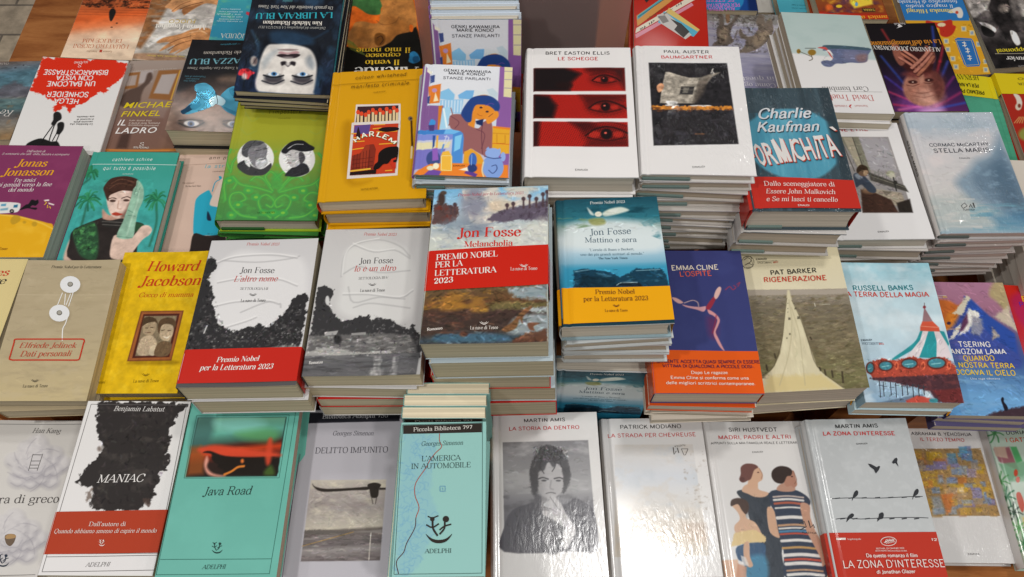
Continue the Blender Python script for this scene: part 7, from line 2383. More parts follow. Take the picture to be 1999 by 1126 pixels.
ART["amer"] = """
gr 465 37 473 1721 1 2 0 86b2ac 1 88b4ae
p 7aa4b4 23 0.45 34 38 133 431 4 -76 327 0 409 112 226 -76 219 -127 266 -103 114 -154 -2 -20 -657
ls 5f8fb0 5 3 0.65 171 1022 53 -43 58 35
ls 5f8fb0 5 3 0.65 129 353 52 18 4 52
ls 5f8fb0 5 3 0.65 166 196 -30 -56 37 -43
ls 5f8fb0 5 3 0.65 263 187 0 55 -48 14
ls 5f8fb0 5 3 0.65 89 607 -66 -19 -8 -65
ls 5f8fb0 5 3 0.65 121 643 -53 47 -62 -35
ls 5f8fb0 5 3 0.65 237 1643 -25 24 -32 -15
ls 5f8fb0 5 3 0.65 248 1176 -26 32 -39 -14
ls 5f8fb0 5 3 0.65 118 800 -65 18 -42 -55
ls 5f8fb0 5 3 0.65 153 1075 -6 50 -49 8
ls 5f8fb0 5 3 0.65 68 482 -50 5 -23 -45
ls 5f8fb0 5 3 0.65 270 1257 -25 -55 42 -37
ls 5f8fb0 5 3 0.65 204 750 -22 46 -50 -7
ls 5f8fb0 5 3 0.65 145 248 44 -8 24 39
ls 5f8fb0 5 3 0.65 221 1233 -31 -21 7 -33
ls 5f8fb0 5 3 0.65 123 266 25 34 -20 31
ls 5f8fb0 5 3 0.65 415 362 -26 -54 38 -40
ls 5f8fb0 5 3 0.65 135 1255 58 -28 48 43
ls 5f8fb0 5 3 0.65 307 1285 -40 -58 39 -51
ls 5f8fb0 5 3 0.65 179 1146 -41 -13 -2 -39
ls 5f8fb0 5 3 0.65 478 464 32 -47 53 17
ls 5f8fb0 5 3 0.65 252 296 60 -31 49 48
ls 5f8fb0 5 3 0.65 87 921 65 31 -5 66
ls 5f8fb0 5 3 0.65 96 1155 -30 18 -27 -21
ls 5f8fb0 5 3 0.65 215 490 -6 61 -58 11
ls 5f8fb0 5 3 0.65 156 1615 32 15 -1 31
ls 5f8fb0 5 3 0.65 394 286 24 42 -28 33
ls 5f8fb0 5 3 0.65 361 1235 -18 29 -34 -8
ls 5f8fb0 5 3 0.65 93 1483 -27 -60 47 -38
ls 5f8fb0 5 3 0.65 155 1285 -8 -38 32 -17
ls 5f8fb0 5 3 0.65 93 655 46 -46 59 30
ls 5f8fb0 5 3 0.65 125 1636 14 39 -31 22
ls 5f8fb0 5 3 0.65 243 1432 24 -25 33 14
ls 5f8fb0 5 3 0.65 326 501 26 -39 45 13
ls 5f8fb0 5 3 0.65 73 600 27 -49 54 12
ls 5f8fb0 5 3 0.65 104 1354 61 -13 34 50
ls 5f8fb0 5 3 0.65 312 703 36 11 3 35
ls 5f8fb0 5 3 0.65 144 1307 -40 -4 -11 -36
ls 5f8fb0 5 3 0.65 68 1645 -35 4 -18 -29
ls 5f8fb0 5 3 0.65 160 1512 33 15 -1 33
ls 5f8fb0 5 3 0.65 203 1004 -37 -34 16 -42
ls 5f8fb0 5 3 0.65 93 1123 -7 63 -60 11
ls 5f8fb0 5 3 0.65 234 399 37 0 13 34
ls 5f8fb0 5 3 0.65 86 885 -32 -60 42 -45
ls 5f8fb0 5 3 0.65 61 1062 -44 18 -34 -35
ls 5f8fb0 5 3 0.65 100 1091 14 64 -55 28
ls 5f8fb0 5 3 0.65 136 577 41 51 -30 51
ls 5f8fb0 5 3 0.65 286 1047 50 14 6 47
ls 5f8fb0 5 3 0.65 60 152 -17 77 -73 3
ls 5f8fb0 5 3 0.65 140 1636 -9 -55 49 -21
ls 5f8fb0 5 3 0.65 280 893 68 18 8 66
ls 5f8fb0 5 3 0.65 203 1210 -27 -45 31 -36
ls 5f8fb0 5 3 0.65 307 1363 36 -17 31 27
ls 5f8fb0 5 3 0.65 326 559 -20 31 -35 -10
ls 5f8fb0 5 3 0.65 219 1267 -50 0 -18 -45
ls 5f8fb0 5 3 0.65 327 620 -36 -59 40 -49
ls 5f8fb0 5 3 0.65 263 1530 -55 -3 -18 -48
ls 5f8fb0 5 3 0.65 360 338 29 52 -36 41
ls 5f8fb0 5 3 0.65 249 356 -35 -63 43 -49
ls 5f8fb0 5 3 0.65 66 1651 -40 -39 22 -44
ls 5f8fb0 5 3 0.65 401 1174 -52 15 -34 -41
ls 5f8fb0 5 3 0.65 79 1231 -33 15 -27 -26
ls 5f8fb0 5 3 0.65 282 374 23 -50 53 7
ls 5f8fb0 5 3 0.65 132 1522 -5 -52 48 -18
ls 5f8fb0 5 3 0.65 334 1133 36 43 -27 43
ls 5f8fb0 5 3 0.65 60 1670 -16 54 -59 0
ls 5f8fb0 5 3 0.65 354 214 -73 -25 -5 -75
ls 5f8fb0 5 3 0.65 244 707 56 19 3 55
ls 5f8fb0 5 3 0.65 258 821 -55 -15 -6 -54
ls 5f8fb0 5 3 0.65 43 889 -55 46 -63 -38
ls 5f8fb0 5 3 0.65 276 1421 -49 25 -42 -36
ls 5f8fb0 5 3 0.65 155 479 -26 43 -48 -13
ls 5f8fb0 5 3 0.65 276 184 -50 -46 22 -59
ls 5f8fb0 5 3 0.65 139 621 -1 -52 45 -14
ls 5f8fb0 5 3 0.65 197 398 53 -8 26 47
ls 5f8fb0 5 3 0.65 187 1268 51 -31 48 37
ls 5f8fb0 5 3 0.65 182 915 -9 54 -53 6
ls 5f8fb0 5 3 0.65 203 490 -62 -12 -14 -60
ls 5f8fb0 5 3 0.65 184 1312 32 -33 42 19
ls 5f8fb0 5 3 0.65 398 1303 48 -24 40 35
ls 5f8fb0 5 3 0.65 231 642 -27 45 -50 -12
ls 5f8fb0 5 3 0.65 166 282 41 51 -29 52
ls 5f8fb0 5 3 0.65 149 1619 38 14 0 37
ls 5f8fb0 5 3 0.65 268 1239 40 -55 67 20
ls 5f8fb0 5 3 0.65 189 728 -55 46 -63 -38
ls 5f8fb0 5 3 0.65 104 1131 -28 -68 52 -42
ls 5f8fb0 5 3 0.65 240 1528 54 -24 43 41
ls 5f8fb0 5 3 0.65 156 835 -4 -39 34 -13
ls 5f8fb0 5 3 0.65 276 1370 -28 22 -32 -18
ls 5f8fb0 5 3 0.65 408 434 33 61 -41 48
ls 5f8fb0 5 3 0.65 270 1398 -67 4 -28 -58
ls 5f8fb0 5 3 0.65 225 759 19 67 -54 35
ls 5f8fb0 5 3 0.65 127 1448 -33 -21 7 -35
ls 5f8fb0 5 3 0.65 131 960 -24 39 -44 -11
ls 5f8fb0 5 3 0.65 91 1440 50 5 14 45
ls 5f8fb0 5 3 0.65 276 1456 -49 3 -22 -42
ls 5f8fb0 5 3 0.65 251 1490 59 31 -7 59
ls 5f8fb0 5 3 0.65 282 322 51 -26 42 40
ls 5f8fb0 5 3 0.65 245 701 67 25 2 67
ls 5f8fb0 5 3 0.65 326 178 33 -26 35 24
ls 5f8fb0 5 3 0.65 106 987 38 16 -1 39
ls 5f8fb0 5 3 0.65 164 341 -4 -66 57 -20
ls 5f8fb0 5 3 0.65 96 1336 -33 -11 -2 -32
ls 5f8fb0 5 3 0.65 296 933 -45 7 -24 -38
ls 5f8fb0 5 3 0.65 384 595 -4 -76 67 -25
ls 5f8fb0 5 3 0.65 132 1336 -55 23 -43 -42
ls 5f8fb0 5 3 0.65 93 1258 40 -10 25 33
ls 5f8fb0 5 3 0.65 82 1647 47 -6 22 39
ls 5f8fb0 5 3 0.65 118 1406 -24 -53 42 -35
ls 5f8fb0 5 3 0.65 247 887 37 -5 19 32
ls 5f8fb0 5 3 0.65 121 1039 29 -30 39 18
ls 5f8fb0 5 3 0.65 189 1456 43 50 -30 50
ls 5f8fb0 5 3 0.65 419 278 15 -51 50 0
ls 5f8fb0 5 3 0.65 158 369 63 1 22 58
ls 5f8fb0 5 3 0.65 203 288 -24 -51 37 -36
ls 5f8fb0 5 3 0.65 67 949 -20 36 -40 -9
ls 5f8fb0 5 3 0.65 268 1303 -35 -1 -12 -31
ls 5f8fb0 5 3 0.65 118 555 -2 46 -42 10
ls 5f8fb0 5 3 0.65 202 1638 -36 54 -65 -17
ls 5f8fb0 5 3 0.65 96 920 -8 -44 37 -19
ls 5f8fb0 5 3 0.65 166 1424 -16 -56 46 -29
ls 5f8fb0 5 3 0.65 107 984 -24 55 -59 -8
ls 5f8fb0 5 3 0.65 154 878 52 37 -13 56
ls 5f8fb0 5 3 0.65 234 722 31 29 -15 35
ls 5f8fb0 5 3 0.65 262 828 34 -49 57 18
ls 5f8fb0 5 3 0.65 123 1317 39 27 -11 41
ls 5f8fb0 5 3 0.65 166 353 31 -43 50 17
ls 5f8fb0 5 3 0.65 306 414 -44 18 -33 -36
ls 5f8fb0 5 3 0.65 96 969 -39 26 -40 -29
ls 5f8fb0 5 3 0.65 51 1655 -33 -40 25 -40
ls 5f8fb0 5 3 0.65 387 405 62 33 -7 65
ls 5f8fb0 5 3 0.65 323 707 -36 -14 0 -37
ls 5f8fb0 5 3 0.65 224 1311 -33 12 -23 -26
ls 5f8fb0 5 3 0.65 131 1553 -5 33 -33 4
ls 5f8fb0 5 3 0.65 311 1272 -21 41 -47 -7
ls 5f8fb0 5 3 0.65 143 620 -46 -18 -1 -47
ls 5f8fb0 5 3 0.65 191 256 17 35 -25 25
ls 5f8fb0 5 3 0.65 207 1177 31 -13 24 23
ls 5f8fb0 5 3 0.65 145 1427 -25 62 -69 -6
ls 5f8fb0 5 3 0.65 403 1065 35 -30 40 23
ls 5f8fb0 5 3 0.65 282 1177 -34 -16 1 -34
ls 5f8fb0 5 3 0.65 343 277 -22 -61 46 -37
ls 5f8fb0 5 3 0.65 90 507 33 53 -35 44
ls 5f8fb0 5 3 0.65 188 1646 -13 55 -58 3
ls 5f8fb0 5 3 0.65 47 478 -56 -6 -17 -54
ls 5f8fb0 5 3 0.65 245 1553 -17 52 -55 -1
ls 5f8fb0 5 3 0.65 264 555 37 55 -36 48
ls 5f8fb0 5 3 0.65 277 1003 62 18 6 59
ls 5f8fb0 5 3 0.65 229 1607 -42 -15 -2 -40
ls 5f8fb0 5 3 0.65 370 1131 45 35 -16 49
vp 2c2622 26 33 926 -16 1 112 -920 10
vl 4a3030 10 1 457 137 3 86 27 73 -68 72 -67 96 -32 71 -108 175 -4 138 53 137 -28 111 -6 111 -80 162 -28 97 -71 94 30 126
vl b85a48 5 1 457 137 3 86 27 73 -68 72 -67 96 -32 71 -108 175 -4 138 53 137 -28 111
vl 3a5450 6 0 20 27 938 -16
vl 3a5450 6 0 958 11 12 1678
vl 3a5450 6 0 970 1689 -941 2
vl 3a5450 6 0 29 1691 -9 -1664
t garamond d0ccc4 151 109 839 85 47 Piccola Biblioteca 797
t garamondi 2a3c3a 255 282 735 274 52 Georges Simenon
t garamond 2a3836 264 463 716 455 60 L'AMERICA
t garamond 2a3836 151 551 829 540 59 IN AUTOMOBILE
vp 2c2622 349 1274 5 11 16 22 20 25 20 18 20 12 23 8 23 5 22 1 23 -1 22 -5 22 -7 20 -11 18 -18 19 -24 13 -22 5 -12 -7 4 -15 14 -21 17 -19 13 -19 7 -20 5 -21 3 -21 1 -21 -1 -21 -4 -21 -5 -19 -8 -21 -13 -21 -17 -17 -14
vl 2c2622 21 1 418 1131 10 87 53 79
vl 2c2622 16 1 350 1177 69 29 71 -39
vp 2c2622 440 1117 -1 8 -3 7 -6 5 -6 3 -8 2 -8 -2 -7 -3 -6 -6 -4 -7 -1 -7 1 -8 3 -7 5 -5 7 -3 8 -2 8 2 7 3 6 6 3 7
vl 2c2622 13 1 363 1085 51 18 67 -23
vl 2c2622 19 1 554 1147 -3 72 -50 62
vl 2c2622 16 1 499 1235 51 -39 76 -22
vp 2c2622 600 1119 -1 10 -5 10 -7 8 -10 4 -11 2 -11 -2 -10 -5 -8 -8 -5 -9 -2 -11 1 -11 5 -9 7 -8 10 -5 11 -1 11 1 10 5 8 8 5 10
t garamond 2a3836 347 1478 635 1475 43 ADELPHI
vl 5f8fb0 6 0 486 753 58 0
vl 5f8fb0 6 0 544 753 2 58
vl 5f8fb0 6 0 546 811 -58 0
vl 5f8fb0 6 0 488 811 -2 -58
vl 5f8fb0 6 0 516 771 1 28
"""
ART["storia"] = """
gr 713 31 698 2164 1 2 0 d6d4d2 1 d6d4d2
gr 769 401 743 1850 1 5 0 7c7b7e 0.25 8a898b 0.45 9a999a 0.6 76757a 1 525156 147 411 1314 403 1336 1848 157 1852
n a8a7a8 0.8 230 108 0.48 147 411 1314 403 1315 1111 153 1124
n 5a595c 0.6 176 68 0.54 140 1022 1341 1016 1348 1312 157 1357
ps 55545a 10 1 0 151 1852 3 -299 110 -220 202 -76 102 -25 367 40 139 -85 131 56 125 135 6 470 -301 14
ps 5c5b60 14 1 0 571 1124 98 76 18 245 -79 -14 -49 -133
ps a9a7a8 10 1 0 592 893 26 -174 141 -68 178 39 30 209 -36 178 -113 106 -108 11 -90 -109
ps 8a888a 14 1 0 657 1166 92 56 -21 185 -78 -54
ps 4c4b4e 10 1 14 505 822 47 -175 71 -70 45 -92 99 -27 136 60 105 116 33 163 -35 138 -59 101 8 -171 -36 -106 -93 -57 -98 19 -71 69 -45 117 -20 191 -52 -69
ls 7a787a 14 8 0.7 730 686 71 -56 108 59
ls 7a787a 12 8 0.7 562 767 58 -112 100 -83
ls 3a393c 16 7 1 625 921 55 -13 68 22
ls 3a393c 16 7 1 830 924 68 -12 41 14
e 4a494c 7 1 692 949 34 1 0 12
e 4a494c 7 1 883 953 34 1 -1 12
ls 7f7d7f 14 10 0.8 788 951 -18 96 40 21
ls 5a585a 12 7 1 713 1120 68 -12 53 14
ps b4b2b3 10 1 0 667 1267 83 -59 30 -66 39 14 89 109 60 133 98 158 -17 64 -103 -53 -141 -80 -117 -68 -38 -66 94 -12
ls 6a686a 8 6 1 765 1168 88 135 38 41
ls 6a686a 8 6 1 679 1300 106 29 52 40
ps c4c2c2 10 1 0 946 1567 131 28 -61 140 -83 100 -49 -77
ps 5a595c 14 0.8 0 661 1432 246 134 -54 292 -169 -3
ls 7a797c 7 5 0.6 706 1640 91 21 79 -12
ls 7a797c 7 5 0.6 703 1704 91 21 79 -12
ls 7a797c 7 5 0.6 701 1767 90 21 79 -11
ps 8a898c 10 0.7 0 673 1458 66 14 -35 219 -42 63
ps 4a494c 10 0.9 0 578 683 45 -113 86 -55 125 -12 122 73 49 115 -45 83 -51 -85 -86 83 -66 -86 -59 125 -68 -29
ps 454447 14 0.9 14 519 808 57 -41 37 126 -6 178 -57 80 -37 -123
ps 454447 14 0.9 14 945 788 83 -13 20 140 -63 163 -56 39 21 -149
ls 3c3b3e 11 6 1 676 657 -31 97 51 99
ls 3c3b3e 11 6 1 814 645 37 99 -45 83
ls 3c3b3e 11 6 1 910 661 23 99 51 70
jit 200 81 11 1.1 0.9 0.35 557 483 1017 477 1048 677 550 697
jit 260 81 14 1.2 0.6 0.14 197 1358 668 1234 1267 1311 1323 1841 177 1840
jit 120 95 14 0.1 0.3 0.12 167 433 1299 425 1281 1110 159 1157
t sansx 2c2a2a 447 130 1014 126 48 MARTIN AMIS
t sansx b83a3c 240 245 1205 241 48 LA STORIA DA DENTRO
"""  # portrait greys lightened: the film's milky glare is put into the print
ART["modi"] = """
gr 723 28 641 2172 1 2 0 d6d4d2 1 d6d4d2
gr 687 394 669 1909 1 5 0 cfcac4 0.3 c8ccd2 0.6 d0cbc4 0.85 c4b8a8 1 c8c0b4 178 387 1283 394 1305 1911 59 1915
n c9c0b4 0.6 183 127 0.52 178 387 1283 394 1305 1911 59 1915
n bcc2c8 0.6 211 155 0.56 178 387 1283 394 1305 1911 59 1915
p b8a492 42 0.7 28 992 1482 315 18 7 254 -278 -70
n 8a7a6a 0.6 56 42 0.62 1111 489 1501 495 1323 1885 1079 1882
t sansx 3a3838 277 153 1152 150 54 PATRICK MODIANO
t sansx bc5a5a 91 280 1342 275 53 LA STRADA PER CHEVREUSE
t sansb 55524e 1174 393 1019 413 23 PLASTICA
vl 55524e 8 0 1115 459 94 2
vl 55524e 8 0 1209 461 -47 88
vl 55524e 8 0 1162 549 -22 0
vl 55524e 8 0 1140 549 -25 -90
vl 55524e 14 0 1002 435 2 105 35 -52
vl 55524e 14 0 1059 444 13 74
"""  # picture painted pale, so part of the lamp glare is in its colour
ART["siri"] = """
gr 745 17 714 2161 1 2 0 d4d2d0 1 d2d0ce
p cda488 9 0.8 0 -135 1946 343 -10 5 221 -203 -2
p d0b880 7 1 0 1336 1985 162 15 -12 168 -162 -1
ps 3a4048 7 1 0 339 1045 78 -42 98 15 143 87 138 -56 -8 163 -69 105 -9 276 155 69 -53 200 -35 326 -284 -3 15 -392 -55 -408 -13 -175
n 2a3038 0.6 86 144 0.5 355 1031 818 1049 852 1729 768 2162 443 2159
ps c9a48a 7 1 0 487 931 144 1 30 73 121 44 -67 56 -129 -1 -92 -43 -79 -44
ps c9a286 7 1 0 636 653 67 30 43 89 -16 88 -66 43 -27 73 -129 -1 42 -160 32 -103
ps 6a4640 7 1 0 440 777 16 -95 81 -52 116 8 50 45 -66 44 -63 117 -49 29 -77 29 -43 -44
e 5a3a36 7 1 448 858 36 0 -6 36
ps c09a80 7 1 0 732 1247 91 43 -3 167 30 137 -41 67 -99 -68 -10 -172
ps c8a48a 7 1 0 240 1215 23 -56 112 15 71 85 -35 125 114 70 60 138 24 102 -131 32 -141 -68 -100 -69 1 -96 84 -82 -13 -97
ps 4a3a34 7 1 0 231 1229 20 -84 105 -28 107 43 11 99 -56 84 -48 -57 -42 -84
p d0b888 7 1 14 223 1589 130 -26 170 -13 119 110 -23 54 -309 24 -172 39
ps 3a5470 9 1 0 236 1764 353 -37 -9 199 -33 259 -230 -2 -35 -194 -71 -66
ps 4a84a0 29 0.8 0 363 1911 222 -11 -25 286 -283 -3
ps c09c84 7 1 0 324 1738 73 -26 -18 186 21 118 -70 13 -35 -118
p cfcac6 7 0.8 0 258 1884 64 27 24 105 -82 -1
p b8866c 11 0.8 0 200 1988 116 41 -39 154 -136 -1
ps 343c4c 7 1 0 796 1049 109 -42 126 15 132 -13 129 72 53 86 -43 71 -80 -29 5 182 83 207 39 269 -17 325 -515 -4 23 -326 -18 -268 -4 -276 -37 -106
ls b8a8a0 22 7 1 839 1106 212 -12 205 23
ls cfccc8 29 7 1 839 1149 208 -12 200 22
ls a45844 29 7 1 840 1199 202 -13 195 23
ls cfccc8 22 7 1 840 1262 227 -12 221 23
ls d0ccc8 43 7 1 840 1395 229 -12 223 22
ls b08a6c 29 7 1 840 1498 231 -12 224 23
ls cfccc8 22 7 1 840 1539 232 -11 224 22
ls b04c3c 22 7 1 840 1614 233 -11 226 22
ls 4a7898 29 7 1 840 1580 232 -11 226 22
ls cfccc8 36 7 1 840 1702 234 -11 227 22
ls b08a58 29 7 1 840 1796 236 -11 228 22
ls d0ccc8 43 7 1 841 1889 236 -11 230 21
ls b04c3c 29 7 1 841 1948 237 -11 231 22
ls cfccc8 43 7 1 841 2000 238 -11 231 22
ls b08a6c 22 7 1 841 2085 239 -11 233 22
ls cfccc8 36 7 1 841 2137 240 -11 233 21
ps b48a74 7 1 0 1194 1209 125 15 -21 168 40 206 73 176 6 159 -92 104 -4 -104 -57 -187 -66 -217
ps b08874 7 1 0 905 1007 56 -72 107 -28 81 29 12 80 -133 20
ps a87a66 7 1 0 1088 804 102 -73 16 133 0 73 -52 43 -37 -29 -60 14 -30 -73
ps 332622 7 1 0 868 817 31 -88 98 -58 115 8 63 52 -29 74 -61 14 -60 87 -61 14 -66 -29
jit 160 50 13 0.9 0.9 0.12 353 1045 707 1070 865 1729 782 2162 240 2157
jit 120 50 13 0.1 0.4 0.12 837 1064 1280 1067 1337 2167 822 2162
ls 8f6a58 9 6 0.8 715 698 28 89 -25 59
ls 7a5444 9 6 0.8 1194 746 20 118 -41 58
e 5a3a34 4 1 690 757 15 0 -2 9
e 3a2420 4 1 1157 820 14 0 -2 9
t sansx 2c2a2a 372 148 1073 153 55 SIRI HUSTVEDT
t sansx b83a3c 205 264 1253 263 54 MADRI, PADRI E ALTRI
t sansb 4a4846 83 340 1379 341 32 APPUNTI SULLA MIA FAMIGLIA REALE E LETTERARIA
t sansb 4a4846 659 473 808 467 21 EINAUDI
vl 3a3836 13 0 1126 1473 76 -27 13 69 -92 40
vl 3a3836 16 0 1261 1433 7 96 51 -41 5 42
t sansb 3a3836 1141 1603 1335 1612 22 PLASTICA
"""
ART["zona"] = """
gr 722 18 709 2145 1 3 0 a9adae 0.3 b2b5b6 1 b8bbbb
n bfc2c3 0.4 70 70 0.5
vl 3a3c40 10 1 89 1114 252 -9 207 4 276 5 279 -9 168 -4 117 2
vl 3a3c40 10 1 109 1386 174 -17 202 16 276 -8 274 -2 205 4 148 9
vl 3a3c40 15 0 201 1110 71 -6
vl 3a3c40 15 0 212 1381 71 -9
vl 3a3c40 15 0 381 1110 71 -6
vl 3a3c40 15 0 376 1384 70 -9
vl 3a3c40 15 0 561 1110 71 -5
vl 3a3c40 15 0 540 1386 70 -8
vl 3a3c40 15 0 741 1111 71 -6
vl 3a3c40 15 0 703 1389 71 -9
vl 3a3c40 15 0 921 1111 71 -5
vl 3a3c40 15 0 867 1392 70 -9
vl 3a3c40 15 0 1101 1112 71 -6
vl 3a3c40 15 0 1030 1395 71 -9
vl 3a3c40 15 0 1281 1112 71 -5
vl 3a3c40 15 0 1194 1398 70 -9
vp 2a2c30 426 1127 7 -16 11 -21 10 -21 9 -17 6 -10 5 -7 4 -5 5 -5 8 -6 9 -7 8 -5 8 -2 6 2 5 5 3 6 2 8 -2 9 -3 11 -5 11 -6 10 -8 8 -8 7 -10 7 -8 5 -8 4 -8 2 -7 2 -8 5 -8 10 -9 13 -8 11 -5 7 -2 0 0 -3 3 -7
vp 2a2c30 1245 1121 8 -16 11 -21 11 -21 10 -17 6 -10 5 -7 4 -5 6 -5 8 -7 9 -6 8 -5 8 -2 6 2 5 4 3 7 1 8 -2 9 -4 11 -5 11 -7 10 -7 8 -9 7 -9 6 -9 6 -8 3 -8 3 -8 2 -7 5 -9 10 -9 12 -8 12 -6 7 -2 0 0 -3 3 -7
vp 2a2c30 285 1422 2 -9 7 -16 9 -19 9 -16 8 -10 9 -9 9 -7 9 -7 10 -6 10 -7 10 -4 8 -2 9 2 7 5 6 7 1 6 -3 8 -6 9 -9 9 -10 8 -10 5 -11 4 -12 4 -12 6 -14 11 -15 13 -13 12
vp 2a2c30 695 1423 5 -11 10 -19 12 -20 10 -17 4 -11 2 -8 3 -7 5 -7 10 -7 13 -7 13 -4 10 -1 7 2 5 7 2 8 0 10 -3 12 -6 15 -8 15 -9 11 -10 6 -11 2 -12 1 -11 4 -12 7 -13 10 -11 8
vp 2a2c30 752 643 41 8 50 30 17 14 41 -20 10 14 -33 49 -45 42 -10 -14 -6 -36 -46 -43
vp 2a2c30 1089 628 47 -49 32 -14 9 22 -18 42 5 65 -30 -51 -36 7
t sansx 2c2c2c 415 133 1016 129 52 MARTIN AMIS
t sansx b83230 220 233 1226 245 52 LA ZONA D'INTERESSE
t sansb 4a4a4a 657 374 809 369 20 EINAUDI
"""
ART["zona_band"] = """
vp d8ccc6 106 1624 122 2 -6 26 -121 -2
t sans d8ccc6 249 1652 424 1655 23 luogofotografie
t sansb d8ccc6 1349 1684 1416 1685 33 I2
vl dcd0ca 7 0 877 1683 -7 14
vl dcd0ca 7 0 870 1697 -13 13
vl dcd0ca 7 0 857 1710 -19 11
vl dcd0ca 7 0 838 1721 -23 8
vl dcd0ca 7 0 815 1729 -26 5
vl dcd0ca 7 0 789 1734 -26 2
vl dcd0ca 7 0 763 1736 -26 -2
vl dcd0ca 7 0 737 1734 -23 -6
vl dcd0ca 7 0 714 1728 -19 -9
vl dcd0ca 7 0 695 1719 -13 -12
vl dcd0ca 7 0 682 1707 -7 -14
vl dcd0ca 7 0 675 1693 0 -14
vl dcd0ca 7 0 675 1679 7 -14
vl dcd0ca 7 0 682 1665 13 -13
vl dcd0ca 7 0 695 1652 19 -11
vl dcd0ca 7 0 714 1641 23 -9
vl dcd0ca 7 0 737 1632 26 -5
vl dcd0ca 7 0 763 1627 26 -1
vl dcd0ca 7 0 789 1626 26 2
vl dcd0ca 7 0 815 1628 23 6
vl dcd0ca 7 0 838 1634 19 9
vl dcd0ca 7 0 857 1643 13 12
vl dcd0ca 7 0 870 1655 7 13
vl dcd0ca 7 0 877 1668 0 15
vl dcd0ca 8 1 711 1699 60 -25 82 -5
vl dcd0ca 6 0 726 1693 29 -39
vl dcd0ca 6 0 726 1693 22 20
vl dcd0ca 6 0 747 1690 29 -37
vl dcd0ca 6 0 747 1690 22 19
vl dcd0ca 6 0 768 1687 29 -36
vl dcd0ca 6 0 768 1687 22 19
vl dcd0ca 6 0 789 1684 28 -34
vl dcd0ca 6 0 789 1684 22 18
vl dcd0ca 6 0 810 1681 28 -33
vl dcd0ca 6 0 810 1681 22 18
vl dcd0ca 6 0 831 1679 28 -33
vl dcd0ca 6 0 831 1679 23 16
t sans dcd0ca 590 1781 953 1781 21 FESTIVAL DI CANNES 2023
t sans dcd0ca 571 1807 979 1814 18 GRAN PREMIO SPECIALE DELLA GIURIA
t roundb dcd0ca 441 1875 1101 1886 42 Da questo romanzo il film
t light e0d6d0 119 2003 1420 2012 89 LA ZONA D'INTERESSE
t roundb dcd0ca 527 2079 1023 2081 41 di Jonathan Glazer
"""
